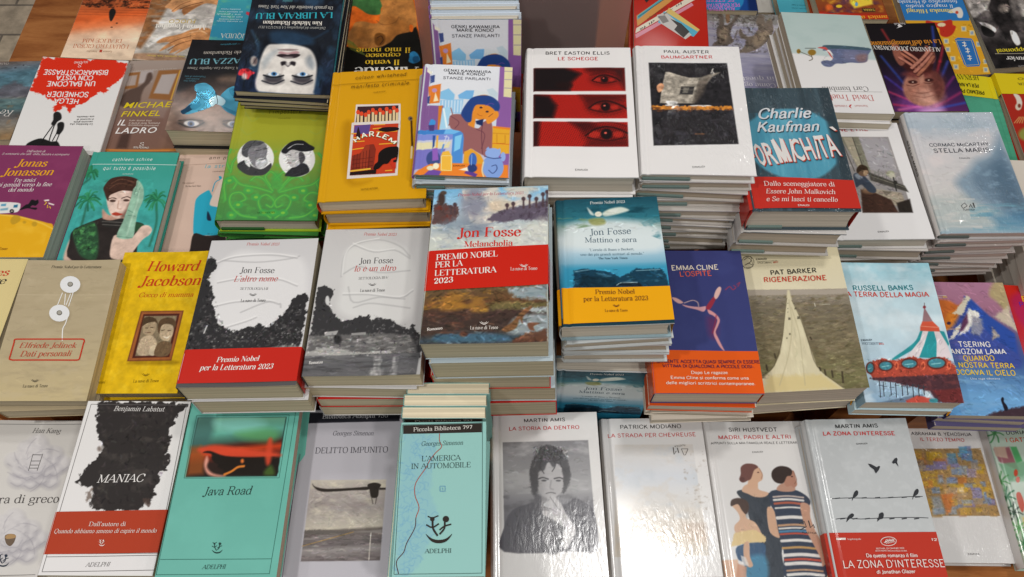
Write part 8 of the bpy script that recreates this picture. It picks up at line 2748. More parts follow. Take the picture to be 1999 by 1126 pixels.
ART["yeho"] = """
gr 824 34 654 2201 1 2 0 d4d2d0 1 d2d0ce
p 9a7c50 6 1 0 141 401 1215 -22 -4 1096 -1105 12
p 6f86a8 12 0.75 0 1143 575 107 -1 -24 144 -106 2
p c09a30 12 0.75 0 570 461 129 -2 -10 102 -128 1
p 4f90b8 12 0.75 0 954 463 142 -1 -2 68 -142 1
p a87a58 12 0.75 0 219 586 208 -2 -10 104 -206 3
p b8913c 12 0.75 0 462 1016 116 -2 -3 75 -116 1
p a88450 12 0.75 0 1137 1234 214 -3 -14 103 -213 3
p c8a03a 12 0.75 0 176 560 107 -1 -14 123 -105 1
p c09a30 12 0.75 0 800 1007 128 -1 -15 117 -128 2
p b87838 12 0.75 0 248 1332 178 -2 -12 113 -178 2
p b8913c 12 0.75 0 251 1314 142 -2 -20 143 -141 2
p 6f86a8 12 0.75 0 762 1221 186 -2 -10 96 -186 2
p a88450 12 0.75 0 523 1368 142 -2 2 54 -142 2
p 8a98a8 12 0.75 0 1073 1023 157 -2 -15 112 -157 2
p 7a78b0 12 0.75 0 331 669 186 -2 -20 145 -185 2
p 9a8a78 12 0.75 0 195 740 156 -2 -15 131 -156 2
p b06a34 12 0.75 0 916 1267 93 -1 -2 65 -93 1
p b06a34 12 0.75 0 776 866 214 -2 -23 144 -213 2
p 7a78b0 12 0.75 0 1225 1214 125 -2 -12 96 -124 1
p a88450 12 0.75 0 1214 926 129 -2 2 51 -129 2
p c8a03a 12 0.75 0 1104 872 150 -2 -10 95 -150 1
p b8913c 12 0.75 0 723 920 82 -1 -4 74 -82 1
p b8913c 12 0.75 0 249 1216 101 -1 -7 93 -101 1
p c09a30 12 0.75 0 384 892 160 -1 -16 127 -159 2
p a87a58 12 0.75 0 1164 815 124 -1 -1 58 -123 1
p c09a30 12 0.75 0 1002 1358 91 -1 -1 60 -91 1
p a88450 12 0.75 0 1212 1383 111 -1 -15 105 -110 2
p a88450 12 0.75 0 237 782 111 -1 -2 73 -110 1
p 6f86a8 12 0.75 0 386 1033 130 -2 -9 101 -130 1
p 8a98a8 12 0.75 0 203 673 111 -1 2 59 -111 1
p c09a30 12 0.75 0 480 452 200 -2 -22 147 -198 2
p b87838 12 0.75 0 1224 961 83 -1 -25 145 -83 1
p c8a03a 12 0.75 0 1002 752 79 -1 -3 68 -78 1
p 4f90b8 12 0.75 0 778 469 147 -2 -15 119 -147 2
p b06a34 12 0.75 0 566 1141 205 -3 -12 105 -204 3
p a87a58 12 0.75 0 224 485 184 -2 -1 73 -184 2
p 7a78b0 12 0.75 0 747 1190 104 -1 -13 108 -104 1
p b87838 12 0.75 0 253 917 179 -2 -16 128 -178 2
p a87a58 12 0.75 0 505 819 129 -1 -9 98 -129 1
p a87a58 12 0.75 0 225 467 118 -1 0 68 -117 1
p 8a98a8 12 0.75 0 900 676 165 -2 -25 152 -164 2
p 8a80a0 12 0.75 0 664 1276 199 -2 1 54 -198 3
p c09a30 12 0.75 0 848 973 126 -1 -18 126 -126 2
p 5a84b0 12 0.75 0 767 554 158 -1 -10 99 -157 1
p 8a98a8 12 0.75 0 853 683 136 -2 -10 99 -136 2
p 7a78b0 12 0.75 0 1013 1005 166 -2 -2 65 -166 2
p 6f86a8 12 0.75 0 1080 1068 164 -1 -22 137 -164 1
p 6f86a8 12 0.75 0 614 1188 77 -1 -20 139 -78 1
p 6f86a8 12 0.75 0 642 1242 177 -2 -19 133 -177 2
p 5a84b0 12 0.75 0 1061 530 105 -1 -2 67 -104 1
p 6a7aa8 12 0.75 0 1103 344 100 -1 -19 129 -99 1
p 6f86a8 12 0.75 0 763 727 173 -2 -11 100 -172 2
p 9a8a78 12 0.75 0 503 905 184 -2 -4 80 -184 2
p c8a03a 12 0.75 0 160 504 112 -2 4 55 -113 1
p b8913c 12 0.75 0 352 762 201 -3 -11 109 -201 2
p a88450 12 0.75 0 698 1161 188 -3 -23 146 -187 2
p 8a98a8 12 0.75 0 920 961 194 -2 -3 68 -193 2
p 8a80a0 12 0.75 0 572 557 210 -2 -18 131 -208 2
p b8913c 12 0.75 0 1195 946 161 -2 -23 138 -161 2
p 8a98a8 12 0.75 0 551 1380 139 -2 -6 83 -139 1
p b87838 12 0.75 0 290 549 108 -1 -13 120 -107 1
p a88450 12 0.75 0 493 538 171 -2 -7 93 -171 1
p c09a30 12 0.75 0 446 448 163 -2 -18 136 -163 2
p b8913c 12 0.75 0 165 437 207 -2 -14 125 -206 3
p b8913c 12 0.75 0 197 776 174 -2 -13 121 -174 1
p c09a30 12 0.75 0 1230 645 111 -2 -15 109 -110 1
p 9a8a78 12 0.75 0 223 586 154 -2 -11 112 -153 2
p a88450 12 0.75 0 253 1412 198 -2 -9 100 -198 2
p c8a03a 12 0.75 0 205 934 153 -1 -4 84 -153 2
p a87a58 12 0.75 0 728 1359 114 -1 -21 138 -114 1
p 5a84b0 12 0.75 0 1013 429 186 -2 -26 152 -185 2
p c09a30 12 0.75 0 1162 1027 151 -2 -6 79 -151 1
p 8a80a0 12 0.75 0 716 862 89 -1 -7 87 -89 1
p a88450 12 0.75 0 1136 852 188 -2 -26 149 -187 2
p 6f86a8 12 0.75 0 1189 932 85 -1 -7 84 -85 1
p 6f86a8 12 0.75 0 1132 1102 152 -2 -13 101 -151 1
p 9a8a78 12 0.75 0 1122 621 120 -1 -20 128 -119 2
p 7a78b0 12 0.75 0 827 1232 191 -2 -14 111 -191 2
p a88450 12 0.75 0 694 729 84 -1 -11 103 -84 1
p b8913c 12 0.75 0 591 1216 149 -1 -13 110 -149 1
p 8a80a0 12 0.75 0 1028 727 209 -3 -24 143 -207 2
p c8a03a 12 0.75 0 1032 1073 170 -2 -12 102 -170 2
p 9a8a78 12 0.75 0 1185 680 98 -1 -10 95 -98 1
p b87838 12 0.75 0 566 1236 129 -2 -12 107 -129 1
p c8a03a 12 0.75 0 832 1214 139 -1 -14 110 -138 2
p b06a34 12 0.75 0 542 557 203 -3 -9 102 -203 2
p a88450 12 0.75 0 1166 763 149 -1 -17 118 -148 1
p c09a30 12 0.75 0 597 1155 77 -1 -11 104 -76 1
p c09a30 12 0.75 0 1186 743 112 -1 -1 62 -112 1
p 6f86a8 12 0.75 0 665 874 177 -2 -19 131 -175 2
p 7a78b0 12 0.75 0 521 606 210 -3 -19 137 -209 2
p a88450 12 0.75 0 396 1224 103 -1 -13 115 -103 1
p 9a8a78 12 0.75 0 178 675 206 -2 0 68 -206 2
p c09a30 12 0.75 0 662 971 185 -2 -1 64 -184 2
p 9a8a78 12 0.75 0 296 1393 83 -1 -7 90 -82 0
p a88450 12 0.75 0 569 986 105 -2 -21 146 -105 1
p 8a98a8 12 0.75 0 539 833 77 -1 -15 123 -77 1
p 6f86a8 12 0.75 0 1157 1153 142 -1 -23 135 -141 1
p 6a7aa8 12 0.75 0 1029 461 83 -1 -9 94 -83 1
p 9a8a78 12 0.75 0 1240 1083 104 -1 1 52 -104 1
p 7a78b0 12 0.75 0 784 645 149 -1 0 60 -148 1
p a88450 12 0.75 0 1111 1165 77 0 -5 73 -77 1
p 4f90b8 12 0.75 0 1000 354 136 -1 -16 118 -135 2
p 8a98a8 12 0.75 0 807 1230 172 -2 0 60 -172 2
p c09a30 12 0.75 0 201 805 87 -1 -17 134 -85 1
p 9a8a78 12 0.75 0 998 1181 151 -1 -17 119 -151 2
p 8a98a8 12 0.75 0 319 1366 182 -2 -9 95 -180 2
p b8913c 12 0.75 0 743 1358 185 -2 -16 113 -184 3
p c8a03a 12 0.75 0 1053 975 153 -2 -1 59 -152 2
p 7a78b0 12 0.75 0 1023 1059 156 -2 -24 143 -155 2
p b8913c 12 0.75 0 1248 1070 105 -2 -18 120 -105 1
n 5a4a3a 0.45 25 25 0.55 141 401 1356 379 1352 1475 247 1487
n e0c060 0.35 33 25 0.6 141 401 1356 379 1352 1475 247 1487
p c06a2c 17 0.8 0 502 1154 204 -35 -113 309 -74 32
p 8a98a8 25 0.7 0 346 1188 135 -17 31 258 -186 34
jit 700 50 15 0.1 0.6 0.22 141 401 1356 379 1352 1475 247 1487
t sansx 2c2a2a 273 164 1271 171 53 ABRAHAM B. YEHOSHUA
t sansx b83a3a 402 259 1126 269 53 IL TERZO TEMPIO
t sansb 3a3836 690 2072 863 2070 24 EINAUDI
"""
ART["durian"] = """
gr 113 42 -105 2207 1 3 0 a8bcae 0.5 b4c4b4 1 a0a890
p 8a5a60 16 1 0 26 355 258 -40 46 402 -278 -160
p b09888 12 1 0 36 320 182 -4 -7 195 -185 -38
p 4a9a60 12 1 0 300 314 99 -2 29 236 -110 45
p 6aa07a 16 0.8 0 40 599 503 -54 62 330 -485 11
ls 3a7a48 23 8 0.9 117 86 75 -2 54 33
ls 3a7a48 23 8 0.9 117 86 28 67 -7 86
ls 3a7a48 23 8 0.9 117 86 -40 85 -62 74
ls 3a7a48 23 8 0.9 117 86 -78 39 -71 6
ls 3a7a48 23 8 0.9 117 86 -56 -37 -27 -68
ls 3a7a48 23 8 0.9 117 86 8 -86 39 -90
ls 3a7a48 23 8 0.9 117 86 67 -69 74 -45
ls 4a8a50 23 8 0.9 -1 889 73 -2 52 32
ls 4a8a50 23 8 0.9 -1 889 27 63 -6 81
ls 4a8a50 23 8 0.9 -1 889 -39 80 -59 70
ls 4a8a50 23 8 0.9 -1 889 -75 37 -69 5
ls 4a8a50 23 8 0.9 -1 889 -55 -35 -25 -63
ls 4a8a50 23 8 0.9 -1 889 8 -80 37 -85
ls 4a8a50 23 8 0.9 -1 889 64 -65 72 -42
ls 2f6a48 23 8 0.9 19 1131 72 -1 52 30
ls 2f6a48 23 8 0.9 19 1131 26 62 -6 80
ls 2f6a48 23 8 0.9 19 1131 -39 79 -59 68
ls 2f6a48 23 8 0.9 19 1131 -75 36 -68 6
ls 2f6a48 23 8 0.9 19 1131 -55 -34 -25 -62
ls 2f6a48 23 8 0.9 19 1131 7 -78 37 -84
ls 2f6a48 23 8 0.9 19 1131 63 -63 72 -41
ls 3a4a40 23 8 0.9 62 1368 71 -2 51 30
ls 3a4a40 23 8 0.9 62 1368 26 61 -6 78
ls 3a4a40 23 8 0.9 62 1368 -39 77 -58 68
ls 3a4a40 23 8 0.9 62 1368 -75 35 -67 6
ls 3a4a40 23 8 0.9 62 1368 -54 -33 -25 -61
ls 3a4a40 23 8 0.9 62 1368 7 -77 37 -82
ls 3a4a40 23 8 0.9 62 1368 63 -62 70 -41
ls 5a9a58 23 8 0.9 72 1601 71 -1 51 29
ls 5a9a58 23 8 0.9 72 1601 26 60 -6 76
ls 5a9a58 23 8 0.9 72 1601 -38 76 -58 66
ls 5a9a58 23 8 0.9 72 1601 -73 35 -67 6
ls 5a9a58 23 8 0.9 72 1601 -53 -33 -25 -59
ls 5a9a58 23 8 0.9 72 1601 7 -75 37 -81
ls 5a9a58 23 8 0.9 72 1601 63 -61 70 -40
ls 3a7a48 23 8 0.9 83 1830 69 -2 51 29
ls 3a7a48 23 8 0.9 83 1830 25 59 -6 75
ls 3a7a48 23 8 0.9 83 1830 -38 74 -58 65
ls 3a7a48 23 8 0.9 83 1830 -73 34 -66 6
ls 3a7a48 23 8 0.9 83 1830 -53 -32 -25 -59
ls 3a7a48 23 8 0.9 83 1830 7 -74 36 -79
ls 3a7a48 23 8 0.9 83 1830 61 -60 70 -39
ls 2f5a40 23 8 0.9 -81 1372 71 -2 52 30
ls 2f5a40 23 8 0.9 -81 1372 27 60 -6 78
ls 2f5a40 23 8 0.9 -81 1372 -38 77 -58 67
ls 2f5a40 23 8 0.9 -81 1372 -74 35 -67 5
ls 2f5a40 23 8 0.9 -81 1372 -54 -34 -26 -61
ls 2f5a40 23 8 0.9 -81 1372 7 -78 36 -82
ls 2f5a40 23 8 0.9 -81 1372 63 -63 70 -40
ps b8442c 8 1 0 177 1079 69 -17 9 183 -67 120 -28 -118
e b8442c 8 1 266 743 32 -1 -17 58
e b8442c 8 1 267 850 32 -1 -14 49
p d8b850 25 0.8 0 165 1444 189 -5 -15 309 -187 5
t sansx 2c3430 301 108 1305 67 60 DURIAN SUKEGAWA
t sansx b8442c 264 238 1343 205 69 I GATTI DI SHINJUKU
"""

# ------------------------------------------------------------------ the piles: top book first, then what lies under it
BOOKS_KEYS = 'name kind mat base backcol spinecol edge paper w h t loc rot spine seed label lower short curl art bandart flap flapfrac spinetext marker'.split()
BOOKS = [dict(zip(BOOKS_KEYS, r)) for r in (
    ('paperback_book','pb','matte','dcc3a8','dcc3a8','a5512c','dcc8b0','cbbd9f',0.1387,0.2169,0.02,(-0.7868,1.2008,-1.0633),(0.0485,0.0069,-0.0423),'R',1,'orange and cream paperback with a tiny walker,upside down beside the bare wood',[(0.0193,'pb','dcc3a8','cbbd9f',-4.2,-0.8,-1.9)],'paperback with a tiny walker on orange',0.002,'alice'),
    ('paperback_book','pb','matte','c9c3bc','c9c3bc','8a7a6a','d8d0c4','cbbd9f',0.1392,0.2162,0.02,(-0.6477,1.1899,-1.0599),(0.0275,-0.0031,-0.0125),'R',2,'upside-down paperback showing two brown hands gripping a crumpled white sheet',[(0.0201,'pb','c9c3bc','cbbd9f',-1.6,-4.6,0.0)],'paperback with hands on a white sheet',0.002,'fuoco'),
    ('paperback_book','pb','gloss','1a1c24','1a1c24','2f9fae','2a3a48','cbbd9f',0.1376,0.2185,0.01,(-0.3304,0.8927,-0.8243),(0.0831,0.0424,-0.0078),'R',3,'dark blue paperback with a pale upside-down face and a red hair flower',[(0.0083,'pb','1a1c24','cbbd9f',-0.8,-4.5,-1.8),(0.009,'pb','1a1c24','cbbd9f',3.9,-4.2,-1.2),(0.0093,'pb','1a1c24','cbbd9f',5.4,-1.2,-0.5)],'pale upside-down face',0.002,'libraia'),
    ('paperback_book','pb','gloss','e0661c','e0661c','2a1a10','c8a070','cbbd9f',0.1383,0.2176,0.02,(-0.2203,0.9928,-0.9047),(0.0367,0.0107,0.0762),'R',4,'orange upside-down paperback with a brown profile and big green leaves',[(0.0219,'pb','e0661c','cbbd9f',-5.4,0.6,-0.9),(0.0186,'pb','e0661c','cbbd9f',-4.6,-3.0,1.4)],'orange cover with the brown profile',0.002,'vento'),
    ('paperback_book','pb','gloss','2f88a2','2f88a2','2a7d9a','b0c8cc','cbbd9f',0.1391,0.2163,0.02,(-0.5006,1.1738,-1.036),(0.0255,0.0006,0.0163),'R',5,'turquoise upside-down paperback half hidden behind the dark pale-face cover',[(0.0187,'pb','2f88a2','cbbd9f',1.0,-0.8,-0.6)],'turquoise paperback behind the pale face',0.002,'liquida'),
    ('paperback_book','pb','gloss','c2281a','c2281a','a01c10','d0a090','cbbd9f',0.1381,0.2179,0.02,(0.301,1.1691,-1.0228),(0.043,-0.0156,-0.0703),'R',6,'red upside-down paperback crossed by torn paper strips and photo scraps',[(0.0202,'pb','c2281a','cbbd9f',-5.2,-4.6,-1.3),(0.0207,'pb','c2281a','cbbd9f',-0.9,-3.0,0.4)],'red cover crossed by paper strips',0.002,'tape'),
    ('paperback_book','pb','matte','a9a6b8','a9a6b8','c0b8b0','d0c8c0','cbbd9f',0.1426,0.2158,0.02,(0.4444,1.1025,-1.0537),(-0.0732,0.003,-0.0741),'R',7,'pale lilac upside-down paperback with two grey wild dogs',[(0.0198,'pb','a9a6b8','cbbd9f',-2.4,0.2,0.9),(0.019,'pb','a9a6b8','cbbd9f',0.9,-1.6,1.7)],'lilac cover with two wild dogs',0.002,'cane'),
    ('paperback_book','pb','gloss','1a4890','1a4890','1a3060','8090a8','cbbd9f',0.1386,0.2142,0.02,(0.4151,1.3112,-1.0501),(-0.0072,-0.0056,-0.0307),'R',8,'deep blue upside-down paperback with pink lettering at the far edge',[],'blue paperback with pink lettering',0.002,'alla'),
    ('paperback_book','pb','matte','c9c4bc','c9c4bc','b8b0a4','c8c0b4','cbbd9f',0.1401,0.2151,0.02,(0.5385,1.3679,-1.105),(-0.0027,0.007,0.004),'R',9,'plain off-white paperback between the blue and the turquoise ones at the far edge',[],'plain off-white paperback',0.002,'bianco'),
    ('paperback_book','pb','gloss','4fa9ba','4fa9ba','3a8a9c','b8d0d0','cbbd9f',0.1302,0.2004,0.02,(0.6015,1.3327,-1.08),(0.0035,0.0048,0.0071),'R',10,'plain turquoise paperback with small print at the far edge',[],'small-print turquoise paperback',0.002,'teal'),
    ('paperback_book','pb','gloss','8a3a1c','8a3a1c','7a2814','c0a080','cbbd9f',0.1368,0.2151,0.02,(0.6635,1.2889,-1.0502),(0.0135,0.039,0.027),'R',11,'busy orange and purple illustrated paperback at the far edge',[(0.0209,'pb','8a3a1c','cbbd9f',-2.5,1.4,-1.7)],'busy orange and purple paperback',0.002,'amici'),
    ('paperback_book','pb','gloss','d8a028','d8a028','2c6cb0','d0c8b8','cbbd9f',0.1415,0.2273,0.02,(0.9104,1.2634,-1.1594),(0.1076,0.0029,0.0663),'R',12,'blue and yellow paperback with a pointing hand and a red cloth',[],'pointing hand paperback',0.002,'hiragi'),
    ('paperback_book','pb','matte','242020','242020','3a3434','c8c0b0','cbbd9f',0.1421,0.2284,0.02,(1.0572,1.2899,-1.1593),(0.1037,0.0031,0.1214),'R',13,'black and white photo paperback with yellow lettering in the far corner',[],'black photo paperback in the far corner',0.002,'bouvier'),
    ('paperback_book','pb','matte','d8d5d3','d8d5d3','d0ccc8','d8d4cc','c8bda8',0.1391,0.2214,0.017,(0.5235,0.9243,-0.909),(-0.0135,0.0549,0.0144),'R',14,'white and sage upside-down paperback with a torn blue whale shape',[(0.0149,'pb','d8d5d3','c8bda8',3.1,-4.0,-0.0),(0.0137,'pb','d8d5d3','c8bda8',2.0,-0.0,0.3),(0.0162,'pb','d8d5d3','c8bda8',-2.2,-0.5,0.4)],'torn blue whale shape',0.002,'trueba'),
    ('paperback_book','pb','gloss','161214','161214','1a1418','3a3038','cbbd9f',0.1391,0.2214,0.02,(0.7613,1.0702,-1.0644),(0.0239,0.0132,0.0323),'R',15,'black upside-down paperback with a bald man amid purple light streaks',[(0.0203,'pb','161214','cbbd9f',-0.5,0.5,2.0),(0.0199,'pb','161214','cbbd9f',2.0,-4.6,0.9)],'black cover with the bald man',0.002,'jodo'),
    ('hardcover_book','hc','matte','4f9a7c','4f9a7c','7a1c18','d8c418','cbbd9f',0.1395,0.2161,0.02,(0.8971,1.0232,-1.155),(0.0263,-0.0021,-0.0508),'R',16,'green book wrapped with a wide yellow paper band',[],'green book with a yellow band',0.0004,'hernan',('d6c41c',[(32,-90),(1373,11),(1288,591),(52,438)],0)),
    ('hardcover_book','hc','gloss','a82a1c','a82a1c','8a2018','c0b8a8','cbbd9f',0.1403,0.2223,0.02,(1.0417,1.0119,-1.1497),(0.0672,0.0106,0.0235),'R',17,'red book with a yellow band and a white hand at the right edge',[],'red book with a white hand',0.0004,'trust',('d8c018',[(-6,-58),(1434,12),(1399,489),(-13,459)],0)),
    ('paperback_book','pb','gloss','5f6a74','5f6a74','5a5450','c0b8a8','cbbd9f',0.1412,0.2102,0.02,(-0.9832,1.0108,-1.0901),(-0.0706,0.0273,0.0434),'R',18,'blue grey paperback with a mountain lake,upside down at the left edge',[(0.0206,'pb','5f6a74','cbbd9f',5.9,0.3,-0.9)],'mountain lake paperback',0.002,'lago'),
    ('paperback_book','pb','gloss','1f1d1d','1f1d1d','1a1818','5a5048','cbbd9f',0.1413,0.213,0.0374,(-0.4986,0.9442,-0.9811),(-0.0195,0.0289,-0.0012),'R',19,'dark paperback with a shiny blue butterfly above two upside-down eyes',[(0.0365,'pb','1f1d1d','cbbd9f',2.0,-4.9,-0.2)],'shiny butterfly cover',0.002,'gazza'),
    ('paperback_book','pb','gloss','d8d5d3','d8d5d3','c8c0bc','d8d0cc','cbbd9f',0.1488,0.2152,0.024,(-0.7672,0.9261,-1.012),(0.007,0.0703,0.0082),'R',20,'white upside-down paperback with a ragged red patch and raised black fists',[],'white cover with the red patch',0.002,'helga'),
    ('paperback_book','pb','gloss','8a7468','8a7468','7a4a30','c0a890','cbbd9f',0.1387,0.2101,0.016,(-0.6313,0.9432,-1.0301),(0.0086,-0.008,-0.0019),'L',21,'brown paperback with a shadow figure between picture frames',[(0.0149,'pb','8a7468','cbbd9f',-4.6,-4.6,1.2)],'brown cover with the shadow figure',0.002,'finkel'),
    ('hardcover_book','hc','gloss','c6d0da','c6d0da','845896','6a7a84','cfc6b6',0.1215,0.1864,0.0133,(-0.0621,0.6881,-0.7784),(0.0202,0.0285,-0.0246),'L',22,'illustrated hardcover with a blue-haired girl leaning on her hand,lying flat',[(0.0147,'hc','a8b0b4','bfb29f',-3.0,-2.5,1.6),(0.016,'hc','a8b0b4','b8a994',-0.6,-1.4,1.7),(0.0193,'hc','a8b0b4','c4b8a6',4.4,-3.2,-0.4),(0.0182,'hc','a8b0b4','bfb29f',4.6,1.2,-1.5)],'girl illustration',0.0004,'genki',None,'5f7a74',0.3),
    ('hardcover_book','hc','gloss','d8d5d3','d8d5d3','d0ccca','d8d5d3','cfc6b6',0.1434,0.2209,0.0373,(0.089,0.6973,-0.7707),(0.0091,-0.0241,-0.0245),'L',23,'thick white hardcover with three red strips of staring eyes',[(0.0349,'hc','d8d5d3','bfb29f',-3.2,-3.5,-0.1),(0.038,'hc','d8d5d3','b8a994',-2.8,-5.0,-0.4)],'red eye strips',0.0004,'schegge'),
    ('hardcover_book','hc','wrap','d8d5d3','d8d5d3','d8d5d3','d8d5d3','cfc6b6',0.1431,0.2213,0.0163,(0.237,0.6984,-0.768),(0.0025,-0.0219,-0.0409),'L',24,'white shrink-wrapped hardcover with a photo of a person hidden behind a newspaper',[(0.0174,'hc','bab4ad','bfb29f',0.8,1.2,0.8),(0.0186,'hc','bab4ad','b8a994',1.4,-0.6,-2.0),(0.017,'hc','bab4ad','c4b8a6',3.4,0.7,1.3),(0.0181,'hc','bab4ad','bfb29f',-1.2,-4.3,0.6),(0.0141,'hc','bab4ad','b8a994',-5.2,-3.6,-1.5),(0.0154,'hc','bab4ad','c4b8a6',-5.4,-5.0,-1.5),(0.015,'hc','bab4ad','bfb29f',-1.6,-4.8,1.6),(0.0199,'hc','bab4ad','b8a994',-4.2,-3.4,-0.7),(0.0197,'hc','bab4ad','c4b8a6',-4.5,0.5,2.2)],'newspaper photo',0.0004,'baum',None,'6c7f7a',0.42),
    ('hardcover_book','hc','wrap','37474f','37474f','b02a20','5a646c','cfc6b6',0.1364,0.2093,0.0428,(0.3723,0.659,-0.8),(-0.0104,0.0019,-0.0031),'L',25,'dark teal hardcover with bold 3D lettering in a spotlight and a red band',[(0.0305,'hc','bcb8b4','bfb29f',-0.2,-4.4,-1.8),(0.0297,'hc','bcb8b4','b8a994',-2.8,0.4,-1.5)],'spotlight lettering',0.0004,'formic',('b02a20',[(52,1556),(1367,1608),(1367,2053),(67,2058)],0),'6f827c',0.33),
    ('hardcover_book','hc','matte','d8d5d3','d8d5d3','d8d5d3','d8d4d0','cfc6b6',0.1439,0.2201,0.0262,(0.5429,0.7151,-0.9441),(-0.0022,0.0013,0.0087),'L',26,'white hardcover with a painting of a person leaning at a window',[(0.0261,'hc','bab4ae','bfb29f',5.4,-1.6,-1.6),(0.029,'hc','bab4ae','b8a994',-5.7,-1.6,2.1),(0.0309,'hc','bab4ae','c4b8a6',2.4,-3.3,-0.6)],'window painting',0.0004,'jane',None,'6f827c',0.3),
    ('hardcover_book','hc','wrap','c4c2c2','c4c2c2','cbc6c2','d8d4d0','c8b4a8',0.1421,0.2228,0.0187,(0.6957,0.7265,-0.9381),(0.0414,0.0165,0.0192),'L',27,'misty pale blue hardcover with a white spine,right of the window painting',[(0.0193,'hc','b2a8a2','c8b4a8',3.3,-1.5,1.2),(0.0221,'hc','b2a8a2','c8b4a8',-3.3,0.3,2.1),(0.0206,'hc','b2a8a2','c8b4a8',3.7,0.3,1.1),(0.0172,'hc','b2a8a2','c8b4a8',0.2,-2.7,-2.1),(0.0169,'hc','b2a8a2','c8b4a8',-2.6,-3.3,0.8),(0.0192,'hc','b2a8a2','c8b4a8',-0.6,1.1,2.1)],'misty blue cover',0.0004,'stella',None,'5c6460',0.32,('STELLA MARIS','sansx','3a3836',0.22,0.52,42)),
    ('paperback_book','pb','matte','cbc2b6','cbc2b6','c0b8a8','c8c0b0','cbbd9f',0.1395,0.2155,0.022,(0.8727,0.6782,-0.995),(0.0187,0.0012,-0.056),'L',28,'pale cream book at the right edge beside the misty blue cover',[(0.024,'pb','cbc2b6','cbbd9f',-1.6,-3.6,-1.2),(0.0207,'pb','cbc2b6','cbbd9f',-3.5,-0.9,1.8),(0.0235,'pb','cbc2b6','cbbd9f',-0.2,-0.8,1.3),(0.0202,'pb','cbc2b6','cbbd9f',1.9,0.9,1.2),(0.0231,'pb','cbc2b6','cbbd9f',-0.3,-3.8,1.3),(0.0213,'pb','cbc2b6','cbbd9f',3.6,1.3,-0.5)],'pale cream book at the right edge',0.002,'cream'),
    ('paperback_book','pb','matte','7a3258','7a3258','6a2a4a','c8ccc0','c2c8bc',0.1401,0.2148,0.03,(-0.7765,0.7115,-0.9923),(0.0002,0.0034,-0.0105),'L',29,'purple paperback with a white camper van driving on a yellow moon',[(0.0294,'pb','7a3258','c2c8bc',5.4,-0.3,-1.5)],'purple cover with the camper van',0.002,'jonas'),
    ('hardcover_book','hc','matte','3b9584','3b9584','2c8474','3a8a78','cfc6b6',0.1417,0.2124,0.024,(-0.6211,0.7074,-1.0004),(-0.0196,0.0305,0.0108),'L',30,'teal hardcover with a woman in a long sage glove against palms',[(0.0222,'hc','3b9584','bfb29f',-4.2,0.9,1.3)],'teal cover with the gloved woman',0.0004,'cath'),
    ('hardcover_book','hc','matte','cfb4a4','cfb4a4','b8a090','c0a898','cfc6b6',0.1405,0.2143,0.02,(-0.4965,0.7359,-1.0324),(-0.0105,0.0013,-0.0012),'L',31,'pale pink hardcover with a flat turquoise figure',[(0.0186,'hc','cfb4a4','bfb29f',3.9,1.4,0.7)],'pink cover with the turquoise figure',0.0004,'ann'),
    ('hardcover_book','hc','gloss','9ab42a','9ab42a','3a8a30','2c6a30','cfc6b6',0.142,0.2258,0.0293,(-0.3441,0.7133,-0.8864),(0.0109,0.0308,0.0162),'L',32,'lime green damask hardcover with two round engraved portraits',[(0.0112,'hc','3a7a34','bfb29f',0.6,-4.1,-2.1),(0.0126,'hc','3a7a34','b8a994',1.8,-1.6,1.9)],'green cover with two portraits',0.0004,'zadie',None,'2c5a2c',0.42),
    ('hardcover_book','hc','gloss','d0950c','d0950c','b83818','c89a10','c4b49a',0.141,0.227,0.0282,(-0.1833,0.69,-0.8068),(-0.0099,-0.0283,0.0246),'L',33,'yellow hardcover with an open matchbox full of red matches',[(0.0293,'hc','d0950c','c4b49a',4.5,0.4,-1.3),(0.0282,'hc','d0950c','c4b49a',-2.5,-3.4,0.4)],'yellow matchbox cover',0.0004,'manif'),
    ('paperback_book','pb','matte','a8997c','a8997c','98896c','b0a080','cbbd9f',0.1385,0.2172,0.0273,(-0.6477,0.4802,-0.9806),(0.0459,0.0111,0.0058),'L',34,'kraft brown paperback with two white string-tied discs and a red stamp frame',[(0.0293,'pb','a8997c','cbbd9f',-1.0,-4.1,1.8)],'kraft cover with string-tied discs',0.002,'jel'),
    ('paperback_book','pb','matte','cdbb84','cdbb84','c0ae78','c8b888','cbbd9f',0.1401,0.2205,0.02,(-0.8052,0.4947,-0.9997),(0.0236,-0.0082,-0.0355),'L',35,'plain straw-coloured paperback with red and black lettering at the left edge',[],'straw-coloured paperback',0.002,'vuoto'),
    ('paperback_book','pb','matte','d0a810','d0a810','c09808','d0b040','b8ac90',0.1338,0.2237,0.0212,(-0.5257,0.5011,-0.9972),(0.0541,-0.0729,-0.0288),'L',36,'bright yellow paperback with a framed sepia photo of mother and child',[(0.0206,'pb','d0a810','b8ac90',-0.5,-1.2,1.8)],'yellow cover with the framed photo',0.002,'howard'),
    ('paperback_book','pb','matte','c0bebe','c0bebe','3a3838','b8a8a0','cbbd9f',0.1422,0.2115,0.0363,(-0.3245,0.4413,-0.8485),(-0.0528,-0.0181,0.0098),'L',37,'white plaster paperback with dark trees and a glossy red band',[(0.0366,'pb','c0bebe','cbbd9f',5.0,-1.7,0.1)],'plaster cover with the red band',0.002,'altro',('b42318',[(-20,1618),(1430,1610),(1425,2064),(-1,2065)],0)),
